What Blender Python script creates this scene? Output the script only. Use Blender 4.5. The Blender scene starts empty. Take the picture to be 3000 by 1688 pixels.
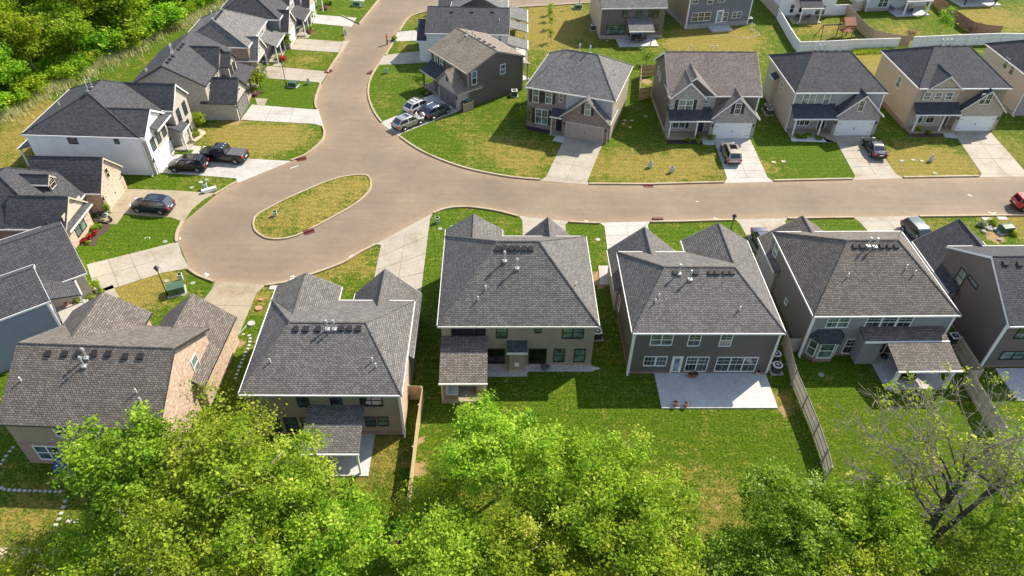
import bpy, bmesh, math, random
import numpy as np
from mathutils import Vector, Matrix
from math import sin, cos, pi, radians, atan2, hypot
random.seed(7); rng = np.random.default_rng(7)
C = bpy.context.scene
COL = C.collection

# ------------------------------------------------------------------ camera
CAM_R = np.array([[0.99981764, 0.01909669, 0.0], [0.01270537, -0.66519693, 0.74655986], [0.01425682, -0.74642372, -0.66531825]])
CAM_H, CAM_F = 48.0, 2100.0
cam = bpy.data.cameras.new('camera'); cam.lens = 36.0 * CAM_F / 3000.0; cam.sensor_width = 36.0
cam.clip_start = 0.5; cam.clip_end = 3000
co = bpy.data.objects.new('camera', cam); COL.objects.link(co)
rt, dn, fw = CAM_R[:, 0], CAM_R[:, 1], CAM_R[:, 2]
co.matrix_world = Matrix(((rt[0], -dn[0], -fw[0], 0), (rt[1], -dn[1], -fw[1], 0), (rt[2], -dn[2], -fw[2], CAM_H), (0, 0, 0, 1)))
C.camera = co
# ------------------------------------------------------------------ light
SUN_AZ, SUN_EL = 41.0, 43.0          # azimuth from +x towards +y
w = bpy.data.worlds.new('World'); C.world = w; w.use_nodes = True
nt = w.node_tree; bg = nt.nodes['Background']
sky = nt.nodes.new('ShaderNodeTexSky'); sky.sky_type = 'NISHITA'; sky.sun_disc = False
sky.sun_elevation = radians(SUN_EL); sky.sun_rotation = radians(90 - SUN_AZ); sky.air_density = 1.0; sky.dust_density = 0.6
hs = nt.nodes.new('ShaderNodeHueSaturation'); hs.inputs['Saturation'].default_value = .78; nt.links.new(sky.outputs[0], hs.inputs['Color']); nt.links.new(hs.outputs[0], bg.inputs[0]); bg.inputs[1].default_value = 0.15
sl = bpy.data.lights.new('sun', 'SUN'); sl.energy = 4.7; sl.angle = radians(0.5); sl.color = (1.0, 0.91, 0.77)
so = bpy.data.objects.new('sun', sl); COL.objects.link(so)
sd = Vector((cos(radians(SUN_EL)) * cos(radians(SUN_AZ)), cos(radians(SUN_EL)) * sin(radians(SUN_AZ)), sin(radians(SUN_EL))))
so.rotation_euler = (-sd).to_track_quat('-Z', 'Y').to_euler(); so.location = sd * 200
C.view_settings.view_transform = 'Standard'; C.view_settings.look = 'None'
C.view_settings.exposure = 0.8; C.view_settings.gamma = 1.0
C.cycles.max_bounces = 6; C.cycles.transparent_max_bounces = 6

# ------------------------------------------------------------------ surveying: photo point -> point on a horizontal plane
FRM = {'a': (0, 0, .3885), 'b': (1000, 0, .3885), 'c': (2000, 0, .3885), 'd': (0, 562.7, .3885), 'e': (1000, 562.7, .3885), 'f': (2000, 562.7, .3885),
       'g': (0, 1125.3, .3885), 'h': (1000, 1125.3, .3885), 'i': (2000, 1125.3, .3885), 'z1': (2000, 100, .31056), 'z2': (1050, 0, .2761),
       'z3': (1700, 0, .22088), 'z4': (2200, 0, .31056), 'z5': (600, 0, .20704), 'z6': (0, 420, .4003), 'z7': (480, 440, .28986),
       'z8': (1240, 920, .20701), 'z9': (680, 1130, .24157), 'u': (0, 0, 1.16505)}
def ray(k, x, y):
    X, Y, s = FRM[k]
    return CAM_R @ np.array([X + x * s - 1500, Y + y * s - 844, CAM_F])
def G(k, x, y, z=0.0):
    d = ray(k, x, y); t = (z - CAM_H) / d[2]
    return (float(d[0] * t), float(d[1] * t))

# ------------------------------------------------------------------ materials
MATS = {}
def newmat(name):
    m = bpy.data.materials.new(name); m.use_nodes = True
    return m, m.node_tree, m.node_tree.nodes['Principled BSDF']
def N(nt, t, **kw):
    n = nt.nodes.new(t)
    for k, v in kw.items():
        if k.startswith('i_'): n.inputs[k[2:].replace('_', ' ')].default_value = v
        else: setattr(n, k, v)
    return n
def L(nt, a, b): nt.links.new(a, b)
def ramp(nt, fac, stops):
    r = nt.nodes.new('ShaderNodeValToRGB'); e = r.color_ramp.elements
    while len(e) < len(stops): e.new(0.5)
    for el, (p, c) in zip(e, stops): el.position = p; el.color = (*c, 1)
    if fac is not None: L(nt, fac, r.inputs[0])
    return r
def mixc(nt, fac, a, b, mode='MIX'):
    n = nt.nodes.new('ShaderNodeMix'); n.data_type = 'RGBA'; n.blend_type = mode
    for sock, v in ((0, fac), (6, a), (7, b)):
        if hasattr(v, 'links'): L(nt, v, n.inputs[sock])
        elif sock == 0: n.inputs[0].default_value = v
        else: n.inputs[sock].default_value = (*v, 1)
    return n.outputs[2]
def noise(nt, vec, scale, detail=4, rough=.6):
    n = N(nt, 'ShaderNodeTexNoise'); n.inputs['Scale'].default_value = scale; n.inputs['Detail'].default_value = detail; n.inputs['Roughness'].default_value = rough
    if vec is not None: L(nt, vec, n.inputs['Vector'])
    return n.outputs['Fac']
def bump(nt, bs, h, s=.3, d=.02):
    b = N(nt, 'ShaderNodeBump'); b.inputs['Strength'].default_value = s; b.inputs['Distance'].default_value = d
    L(nt, h, b.inputs['Height']); L(nt, b.outputs[0], bs.inputs['Normal'])
def plain(name, col, rough=.6, metal=0., var=.12, scale=3.):
    if name in MATS: return MATS[name]
    m, nt, b = newmat(name); tc = N(nt, 'ShaderNodeNewGeometry').outputs['Position']
    f = noise(nt, tc, scale)
    c2 = tuple(max(0, x * (1 - var)) for x in col); c3 = tuple(min(1, x * (1 + var)) for x in col)
    r = ramp(nt, f, [(.3, c2), (.7, c3)]); L(nt, r.outputs[0], b.inputs['Base Color'])
    b.inputs['Roughness'].default_value = rough; b.inputs['Metallic'].default_value = metal
    MATS[name] = m; return m
def shingle(name, dark, mid, light):
    m, nt, b = newmat(name); uv = N(nt, 'ShaderNodeUVMap').outputs[0]
    br = N(nt, 'ShaderNodeTexBrick'); L(nt, uv, br.inputs['Vector'])
    br.inputs['Scale'].default_value = 1; br.inputs['Brick Width'].default_value = .3; br.inputs['Row Height'].default_value = .165
    br.inputs['Mortar Size'].default_value = .022; br.inputs['Mortar Smooth'].default_value = .4; br.offset = .37; br.squash = 1
    br.inputs['Color1'].default_value = (0, 0, 0, 1); br.inputs['Color2'].default_value = (1, 1, 1, 1); br.inputs['Mortar'].default_value = (.0, .0, .0, 1)
    rp = ramp(nt, br.outputs['Color'], [(0, dark), (.45, mid), (.8, light), (1, tuple(x * 1.15 for x in light))])
    n1 = noise(nt, uv, 14., 3, .7); n2 = noise(nt, uv, .45, 3, .6); st = N(nt, 'ShaderNodeMapping'); st.inputs['Scale'].default_value = (2.2, .12, 1); L(nt, uv, st.inputs[0]); n5 = noise(nt, st.outputs[0], 1., 4, .6)
    c = mixc(nt, .6, rp.outputs[0], ramp(nt, n1, [(.3, tuple(x * .6 for x in dark)), (.7, tuple(min(1, x * 1.3) for x in light))]).outputs[0])
    c = mixc(nt, 1., c, ramp(nt, n2, [(.25, (.86, .86, .86)), (.75, (1.1, 1.1, 1.1))]).outputs[0], 'MULTIPLY')
    c = mixc(nt, .5, c, ramp(nt, n5, [(.3, (.82, .82, .83)), (.65, (1.06, 1.05, 1.04))]).outputs[0], 'MULTIPLY')
    inv = N(nt, 'ShaderNodeMath', operation='SUBTRACT'); inv.inputs[0].default_value = 1; L(nt, br.outputs['Fac'], inv.inputs[1])
    c = mixc(nt, br.outputs['Fac'], c, tuple(x * .6 for x in dark))
    L(nt, c, b.inputs['Base Color']); b.inputs['Roughness'].default_value = .85; b.inputs['Specular IOR Level'].default_value = .25
    bump(nt, b, inv.outputs[0], .5, .03); MATS[name] = m; return m
def siding(name, col, pitch=.16, vert=False):
    m, nt, b = newmat(name); uv = N(nt, 'ShaderNodeUVMap').outputs[0]
    sp = N(nt, 'ShaderNodeSeparateXYZ'); L(nt, uv, sp.inputs[0])
    mt = N(nt, 'ShaderNodeMath', operation='FRACT'); dv = N(nt, 'ShaderNodeMath', operation='DIVIDE'); dv.inputs[1].default_value = pitch
    L(nt, sp.outputs[0 if vert else 1], dv.inputs[0]); L(nt, dv.outputs[0], mt.inputs[0])
    gap = ramp(nt, mt.outputs[0], [(0, (.55, .55, .55)), (.1, (.8, .8, .8)), (.18, (1, 1, 1)), (.95, (1.0, 1.0, 1.0))])
    n = noise(nt, uv, .8, 5, .6)
    c = ramp(nt, n, [(.3, tuple(x * .92 for x in col)), (.7, tuple(min(1, x * 1.06) for x in col))])
    L(nt, mixc(nt, 1., c.outputs[0], gap.outputs[0], 'MULTIPLY'), b.inputs['Base Color']); b.inputs['Roughness'].default_value = .6
    bump(nt, b, mt.outputs[0], .6, .02); MATS[name] = m; return m
def brick(name, a, bb, c, mortar):
    m, nt, b = newmat(name); uv = N(nt, 'ShaderNodeUVMap').outputs[0]
    br = N(nt, 'ShaderNodeTexBrick'); L(nt, uv, br.inputs['Vector']); br.inputs['Scale'].default_value = 1
    br.inputs['Brick Width'].default_value = .24; br.inputs['Row Height'].default_value = .085; br.inputs['Mortar Size'].default_value = .009
    br.inputs['Color1'].default_value = (0, 0, 0, 1); br.inputs['Color2'].default_value = (1, 1, 1, 1)
    rp = ramp(nt, br.outputs['Color'], [(0, a), (.5, bb), (1, c)])
    n = noise(nt, uv, 2.6, 5, .9); cc = mixc(nt, .6, rp.outputs[0], ramp(nt, n, [(.35, a), (.5, bb), (.62, c)]).outputs[0])
    cc = mixc(nt, br.outputs['Fac'], cc, mortar)
    L(nt, cc, b.inputs['Base Color']); b.inputs['Roughness'].default_value = .85
    inv = N(nt, 'ShaderNodeMath', operation='SUBTRACT'); inv.inputs[0].default_value = 1; L(nt, br.outputs['Fac'], inv.inputs[1])
    bump(nt, b, inv.outputs[0], .4, .01); MATS[name] = m; return m
def concrete(name, col, stain=(.6, .5, .36)):
    m, nt, b = newmat(name); p = N(nt, 'ShaderNodeNewGeometry').outputs['Position']
    n1 = noise(nt, p, .35, 6, .65); n2 = noise(nt, p, 3., 5, .7); n3 = noise(nt, p, 30., 2, .5)
    c = ramp(nt, n1, [(.3, tuple(x * y for x, y in zip(col, stain))), (.5, tuple(x * .9 for x in col)), (.7, col)]).outputs[0]
    c = mixc(nt, .7, c, ramp(nt, n2, [(.3, (.72, .7, .66)), (.6, (1, 1, 1))]).outputs[0], 'MULTIPLY')
    c = mixc(nt, .35, c, ramp(nt, n3, [(.3, (.7, .7, .7)), (.7, (1.1, 1.1, 1.1))]).outputs[0], 'MULTIPLY')
    L(nt, c, b.inputs['Base Color']); b.inputs['Roughness'].default_value = .8
    bump(nt, b, n3, .15, .01); MATS[name] = m; return m
def glassmat(name, col, rough=.06):
    m, nt, b = newmat(name); p = N(nt, 'ShaderNodeNewGeometry').outputs['Position']
    n = noise(nt, p, .9, 2, .5)
    r = ramp(nt, n, [(.35, tuple(x * .35 for x in col)), (.5, col), (.65, tuple(min(1, x * 1.7) for x in col))])
    L(nt, r.outputs[0], b.inputs['Base Color']); b.inputs['Roughness'].default_value = rough
    oi = N(nt, 'ShaderNodeObjectInfo'); mr = N(nt, 'ShaderNodeMapRange'); mr.inputs[3].default_value = .35; mr.inputs[4].default_value = 1.7; L(nt, oi.outputs['Random'], mr.inputs[0]); L(nt, mixc(nt, 1., r.outputs[0], mr.outputs[0], 'MULTIPLY'), b.inputs['Base Color'])
    b.inputs['Specular IOR Level'].default_value = .9; b.inputs['Coat Weight'].default_value = .6; b.inputs['Coat Roughness'].default_value = .03
    MATS[name] = m; return m
def paint(name, col, metal=.35, rough=.28):
    m, nt, b = newmat(name); p = N(nt, 'ShaderNodeNewGeometry').outputs['Position']
    n = noise(nt, p, 6., 3, .6); r = ramp(nt, n, [(.3, tuple(x * .93 for x in col)), (.7, col)])
    L(nt, r.outputs[0], b.inputs['Base Color']); b.inputs['Metallic'].default_value = metal; b.inputs['Roughness'].default_value = rough
    b.inputs['Coat Weight'].default_value = .8; b.inputs['Coat Roughness'].default_value = .06; MATS[name] = m; return m
def leafmat(name, cols, trans=.5):
    m, nt, b = newmat(name); at = N(nt, 'ShaderNodeAttribute', attribute_name='tint')
    oi = N(nt, 'ShaderNodeObjectInfo')
    r = ramp(nt, at.outputs['Fac'], [(i / (len(cols) - 1), c) for i, c in enumerate(cols)])
    hv = N(nt, 'ShaderNodeHueSaturation'); L(nt, r.outputs[0], hv.inputs['Color'])
    mr = N(nt, 'ShaderNodeMapRange'); mr.inputs[3].default_value = .82; mr.inputs[4].default_value = 1.15; L(nt, oi.outputs['Random'], mr.inputs[0]); L(nt, mr.outputs[0], hv.inputs['Value'])
    mh = N(nt, 'ShaderNodeMapRange'); mh.inputs[3].default_value = .485; mh.inputs[4].default_value = .515; L(nt, oi.outputs['Random'], mh.inputs[0]); L(nt, mh.outputs[0], hv.inputs['Hue'])
    L(nt, hv.outputs[0], b.inputs['Base Color']); b.inputs['Roughness'].default_value = .6; b.inputs['Specular IOR Level'].default_value = .12
    tr = N(nt, 'ShaderNodeBsdfTranslucent'); L(nt, hv.outputs[0], tr.inputs[0])
    mx = N(nt, 'ShaderNodeMixShader'); mx.inputs[0].default_value = trans
    out = nt.nodes['Material Output']; L(nt, b.outputs[0], mx.inputs[1]); L(nt, tr.outputs[0], mx.inputs[2]); L(nt, mx.outputs[0], out.inputs[0])
    MATS[name] = m; return m

M = MATS
shingle('sh_char', (.028, .029, .034), (.066, .066, .073), (.118, .117, .122))
shingle('sh_mix', (.06, .056, .052), (.136, .128, .119), (.236, .223, .208))
shingle('sh_brown', (.06, .05, .043), (.14, .119, .1), (.25, .22, .19))
shingle('sh_tan', (.11, .092, .07), (.22, .183, .14), (.34, .29, .225))
shingle('sh_grey', (.07, .068, .066), (.155, .15, .143), (.27, .262, .25))
shingle('sh_warm', (.095, .075, .066), (.2, .162, .142), (.31, .262, .232))
shingle('sh_navy', (.03, .033, .043), (.06, .063, .072), (.1, .104, .112))
siding('sd_char', (.135, .122, .112)); siding('sd_olive', (.31, .265, .215)); siding('sd_slate', (.16, .175, .205)); siding('sd_brown', (.13, .112, .096))
siding('sd_taupe', (.32, .25, .185)); siding('sd_tan', (.5, .41, .3)); siding('sd_beige', (.56, .48, .39)); siding('sd_white', (.82, .82, .82)); siding('sd_blue', (.27, .3, .37))
siding('sd_dark', (.15, .126, .11)); siding('sd_green', (.18, .172, .158)); siding('bb_grey', (.36, .36, .36), .4, True); siding('sd_bluegrey', (.27, .265, .29)); siding('sd_pale', (.5, .52, .55))
brick('bk_brown', (.05, .03, .027), (.16, .095, .075), (.34, .25, .21), (.33, .3, .27))
brick('bk_grey', (.13, .12, .11), (.3, .27, .245), (.5, .47, .43), (.42, .4, .37))
brick('bk_tan', (.24, .17, .12), (.38, .3, .23), (.52, .44, .36), (.48, .43, .37))
brick('bk_pink', (.2, .105, .07), (.46, .3, .205), (.8, .64, .5), (.64, .52, .4))
brick('bk_red', (.14, .06, .045), (.26, .13, .09), (.4, .26, .2), (.4, .34, .3))
brick('bk_stone', (.24, .21, .17), (.4, .35, .29), (.56, .5, .43), (.5, .46, .41))
plain('white', (.78, .77, .74), .5, var=.05); plain('offwhite', (.66, .64, .58), .55); plain('black', (.016, .016, .018), .4); plain('dark_trim', (.045, .042, .04), .5)
plain('tan_trim', (.5, .42, .32), .55); plain('grey_trim', (.25, .23, .21), .5); plain('shutter', (.02, .021, .025), .5); plain('door_navy', (.03, .045, .07), .4)
plain('metal', (.45, .46, .48), .35, .7); plain('flue', (.5, .5, .49), .4, .4); plain('vent', (.022, .021, .021), .6); plain('rubber', (.012, .012, .013), .7)
plain('garage_white', (.74, .74, .72), .5, var=.03); plain('garage_tan', (.36, .29, .24), .5, var=.04); plain('garage_beige', (.5, .43, .33), .5, var=.04); plain('garage_grey', (.17, .155, .14), .5, var=.04)
plain('ac_grey', (.1, .1, .1), .5); plain('ac_white', (.6, .6, .58), .5); plain('util_green', (.05, .11, .06), .55); plain('util_pale', (.42, .5, .42), .55); plain('lid', (.26, .31, .22), .7)
plain('rust', (.12, .028, .022), .6, var=.3, scale=8.); plain('cushion', (.5, .5, .5), .9); plain('wicker', (.05, .035, .028), .8); plain('red_cloth', (.6, .03, .03), .8); plain('black_cloth', (.02, .02, .025), .9)
plain('skin', (.5, .3, .2), .6); plain('hair', (.03, .02, .015), .7); plain('green_plastic', (.02, .25, .14), .45); plain('playset', (.3, .12, .06), .7, var=.25); plain('blue_canvas', (.04, .06, .22), .7)
plain('mulch', (.075, .045, .035), .95, var=.5, scale=9.); plain('mulch_dark', (.03, .025, .022), .95, var=.5, scale=9.); plain('clay', (.55, .3, .16), .95, var=.35, scale=2.); plain('sand', (.5, .4, .28), .95, var=.3, scale=2.)
plain('pebble', (.42, .41, .39), .9, var=.75, scale=14.); plain('white_rock', (.62, .62, .62), .9, var=.5, scale=12.); plain('terracotta', (.45, .2, .12), .8); plain('paver', (.43, .41, .37), .8, var=.2)
plain('twig', (.27, .225, .175), .95, var=.3, scale=4.); plain('bark', (.2, .165, .13), .95, var=.4, scale=5.); plain('bark_dark', (.085, .07, .055), .95, var=.4, scale=5.); plain('bark_pale', (.36, .31, .26), .95, var=.35, scale=5.)
plain('straw', (.5, .42, .24), .9, var=.4, scale=1.5); plain('hose', (.65, .62, .5), .6); plain('orange', (.6, .15, .03), .6); plain('grey_stone', (.33, .32, .3), .9, var=.4, scale=4.)
def wood(name, col, vert=True):
    m, nt, b = newmat(name); uv = N(nt, 'ShaderNodeUVMap').outputs[0]; sp = N(nt, 'ShaderNodeSeparateXYZ'); L(nt, uv, sp.inputs[0])
    n = noise(nt, uv, 3., 5, .7); c = ramp(nt, n, [(.25, tuple(x * .6 for x in col)), (.5, col), (.75, tuple(min(1, x * 1.3) for x in col))])
    L(nt, c.outputs[0], b.inputs['Base Color']); b.inputs['Roughness'].default_value = .85; MATS[name] = m
wood('wood_grey', (.45, .385, .3)); wood('wood_new', (.5, .39, .22)); wood('wood_red', (.3, .17, .1)); wood('wood_tan', (.4, .3, .2)); plain('vinyl', (.78, .79, .8), .4, var=.03)
concrete('concrete', (.42, .375, .3), (.68, .62, .5)); concrete('concrete_old', (.39, .33, .225), (.7, .64, .52)); concrete('concrete_new', (.5, .475, .43), (.74, .7, .65)); concrete('kerb', (.46, .37, .25), (.75, .68, .56)); concrete('slab', (.56, .56, .55), (.88, .88, .88)); plain('joint', (.2, .15, .1), .95, var=.3)
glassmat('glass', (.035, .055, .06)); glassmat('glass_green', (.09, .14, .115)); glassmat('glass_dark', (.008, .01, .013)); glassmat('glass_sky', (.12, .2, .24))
for nm, col, me in (('car_black', (.008, .008, .01), .2), ('car_navy', (.008, .012, .045), .3), ('car_silver', (.42, .4, .37), .6), ('car_white', (.62, .6, .56), .3), ('car_bluegrey', (.05, .07, .1), .5),
                    ('car_tan', (.42, .35, .26), .5), ('car_red', (.62, .03, .02), .1), ('car_grey', (.12, .12, .125), .6), ('car_green', (.05, .08, .075), .4)): paint(nm, col, me)
plain('tail_red', (.5, .01, .01), .2, var=.02); plain('headlight', (.75, .78, .8), .12, var=.02); plain('rim', (.5, .5, .52), .3, .8)
LY = [(.075, .15, .01), (.25, .39, .022), (.45, .56, .055), (.66, .68, .14)]
LG = [(.06, .13, .01), (.19, .32, .018), (.36, .47, .04), (.55, .6, .12)]
LB = [(.065, .155, .008), (.22, .4, .02), (.42, .57, .045), (.64, .68, .12)]
leafmat('leaf_yellow', LY); leafmat('leaf_mid', [(.07, .15, .008), (.25, .4, .02), (.45, .56, .05), (.68, .7, .13)]); leafmat('leaf_green', LG); leafmat('leaf_bright', LB)
leafmat('leaf_olive', [(.09, .15, .01), (.29, .39, .02), (.5, .56, .05), (.66, .64, .12)]); leafmat('leaf_blossom', [(.05, .1, .006), (.15, .24, .014), (.3, .41, .03), (.68, .68, .34)])
leafmat('leaf_red', [(.2, .02, .02), (.45, .05, .03), (.65, .12, .06), (.7, .25, .12)]); leafmat('leaf_pink', [(.15, .06, .06), (.3, .12, .12), (.42, .2, .2), (.5, .3, .3)]); leafmat('leaf_white', [(.06, .14, .02), (.3, .35, .2), (.6, .6, .5), (.75, .75, .7)])
leafmat('leaf_wood', [(.08, .17, .008), (.3, .47, .02), (.52, .64, .05), (.74, .74, .14)], .65); leafmat('leaf_wood_bright', [(.07, .18, .01), (.25, .48, .025), (.46, .66, .05), (.7, .76, .14)], .65)
leafmat('leaf_straw', [(.22, .26, .07), (.44, .43, .17), (.64, .59, .32), (.76, .72, .5)], .25)

# ------------------------------------------------------------------ mesh collector
class MB:
    def __init__(s): s.v = []; s.f = []; s.smooth = False
    def poly(s, pts):
        i = len(s.v); s.v += [tuple(p) for p in pts]; s.f.append(tuple(range(i, i + len(pts))))
    def mesh(s, vs, fs):
        i = len(s.v); s.v += [tuple(p) for p in vs]; s.f += [tuple(i + k for k in f) for f in fs]
    def box(s, x0, y0, z0, x1, y1, z1):
        if x0 > x1: x0, x1 = x1, x0
        if y0 > y1: y0, y1 = y1, y0
        if z0 > z1: z0, z1 = z1, z0
        s.mesh([(x0, y0, z0), (x1, y0, z0), (x1, y1, z0), (x0, y1, z0), (x0, y0, z1), (x1, y0, z1), (x1, y1, z1), (x0, y1, z1)],
               [(0, 3, 2, 1), (4, 5, 6, 7), (0, 1, 5, 4), (1, 2, 6, 5), (2, 3, 7, 6), (3, 0, 4, 7)])
        return s
    def prism(s, pts, z0, z1):        # plan polygon, counter-clockwise
        a = sum(p[0] * q[1] - q[0] * p[1] for p, q in zip(pts, pts[1:] + pts[:1]))
        if a < 0: pts = pts[::-1]
        n = len(pts); s.mesh([(x, y, z0) for x, y in pts] + [(x, y, z1) for x, y in pts],
                             [tuple(range(n - 1, -1, -1)), tuple(range(n, 2 * n))] + [(k, (k + 1) % n, n + (k + 1) % n, n + k) for k in range(n)])
        return s
    def extr(s, prof, a0, a1, axis):  # profile (h, z), extruded along 'v' (h is u) or 'u' (h is v)
        n = len(prof); T = (lambda h, a, z: (h, a, z)) if axis == 'v' else (lambda h, a, z: (a, h, z))
        vs = [T(h, a0, z) for h, z in prof] + [T(h, a1, z) for h, z in prof]
        fs = [tuple(range(n)), tuple(range(2 * n - 1, n - 1, -1))] + [(k, n + k, n + (k + 1) % n, (k + 1) % n) for k in range(n)]
        area = sum(p[0] * q[1] - q[0] * p[1] for p, q in zip(prof, prof[1:] + prof[:1]))
        flip = (area < 0) != (a1 < a0)
        if axis == 'u': flip = not flip
        if flip: fs = [f[::-1] for f in fs]
        s.mesh(vs, fs); return s
    def tube(s, pts, rads, n=6, cap=True):
        pts = [Vector(p) for p in pts]; base = len(s.v); t0 = None
        for k, p in enumerate(pts):
            t = (pts[min(k + 1, len(pts) - 1)] - pts[max(k - 1, 0)])
            if t.length < 1e-6: t = Vector((0, 0, 1))
            t.normalize(); ref = Vector((1, 0, 0)) if abs(t.x) < .8 else Vector((0, 1, 0))
            a = t.cross(ref).normalized(); b = t.cross(a)
            for j in range(n):
                w_ = 2 * pi * j / n; s.v.append(tuple(p + (a * cos(w_) + b * sin(w_)) * rads[k]))
        for k in range(len(pts) - 1):
            for j in range(n):
                s.f.append((base + k * n + j, base + (k + 1) * n + j, base + (k + 1) * n + (j + 1) % n, base + k * n + (j + 1) % n))
        if cap:
            s.f.append(tuple(base + j for j in range(n))); s.f.append(tuple(base + (len(pts) - 1) * n + j for j in range(n - 1, -1, -1)))
        return s
    def cyl(s, x, y, z0, z1, r, n=12, r2=None): return s.tube([(x, y, z0), (x, y, z1)], [r, r if r2 is None else r2], n)
    def build(s, name, m, parent=None, smooth=False, bevel=0.):
        me = bpy.data.meshes.new(name); me.from_pydata(s.v, [], s.f); me.update()
        uvl = me.uv_layers.new(name='UVMap'); nl = len(me.loops)
        vi = np.empty(nl, np.int32); me.loops.foreach_get('vertex_index', vi)
        cv = np.array(s.v, float); nrm = np.empty(len(me.polygons) * 3); me.polygons.foreach_get('normal', nrm); nrm = nrm.reshape(-1, 3)
        tot = np.empty(len(me.polygons), np.int32); me.polygons.foreach_get('loop_total', tot); nn = np.repeat(nrm, tot, 0)
        h = np.stack([-nn[:, 1], nn[:, 0], np.zeros(nl)], 1); hl = np.linalg.norm(h, axis=1); flat = hl < .05
        h[flat] = (1, 0, 0); hl[flat] = 1; h /= hl[:, None]; v = np.cross(nn, h); p = cv[vi]
        uv = np.stack([(p * h).sum(1), (p * v).sum(1)], 1).astype(np.float32); uvl.data.foreach_set('uv', uv.ravel())
        mm = M[m] if isinstance(m, str) else m; me.materials.append(mm)
        if smooth: me.polygons.foreach_set('use_smooth', np.ones(len(me.polygons), bool))
        o = bpy.data.objects.new(name, me); COL.objects.link(o)
        if parent is not None: o.parent = parent
        if bevel: md = o.modifiers.new('bevel', 'BEVEL'); md.width = bevel; md.segments = 2; md.limit_method = 'ANGLE'
        return o
def tag(o, label=None, cat=None, group=None, kind=None):
    for k, v in (('label', label), ('category', cat), ('group', group), ('kind', kind)):
        if v: o[k] = v
    return o
def empty(name, loc, rz=0.):
    o = bpy.data.objects.new(name, None); COL.objects.link(o); o.location = loc; o.rotation_euler = (0, 0, rz); o.empty_display_size = .5; return o
def copy_tree(o, parent=None):
    c = o.copy(); COL.objects.link(c)
    if parent is not None: c.parent = parent
    for ch in list(o.children): copy_tree(ch, c)
    return c
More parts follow.
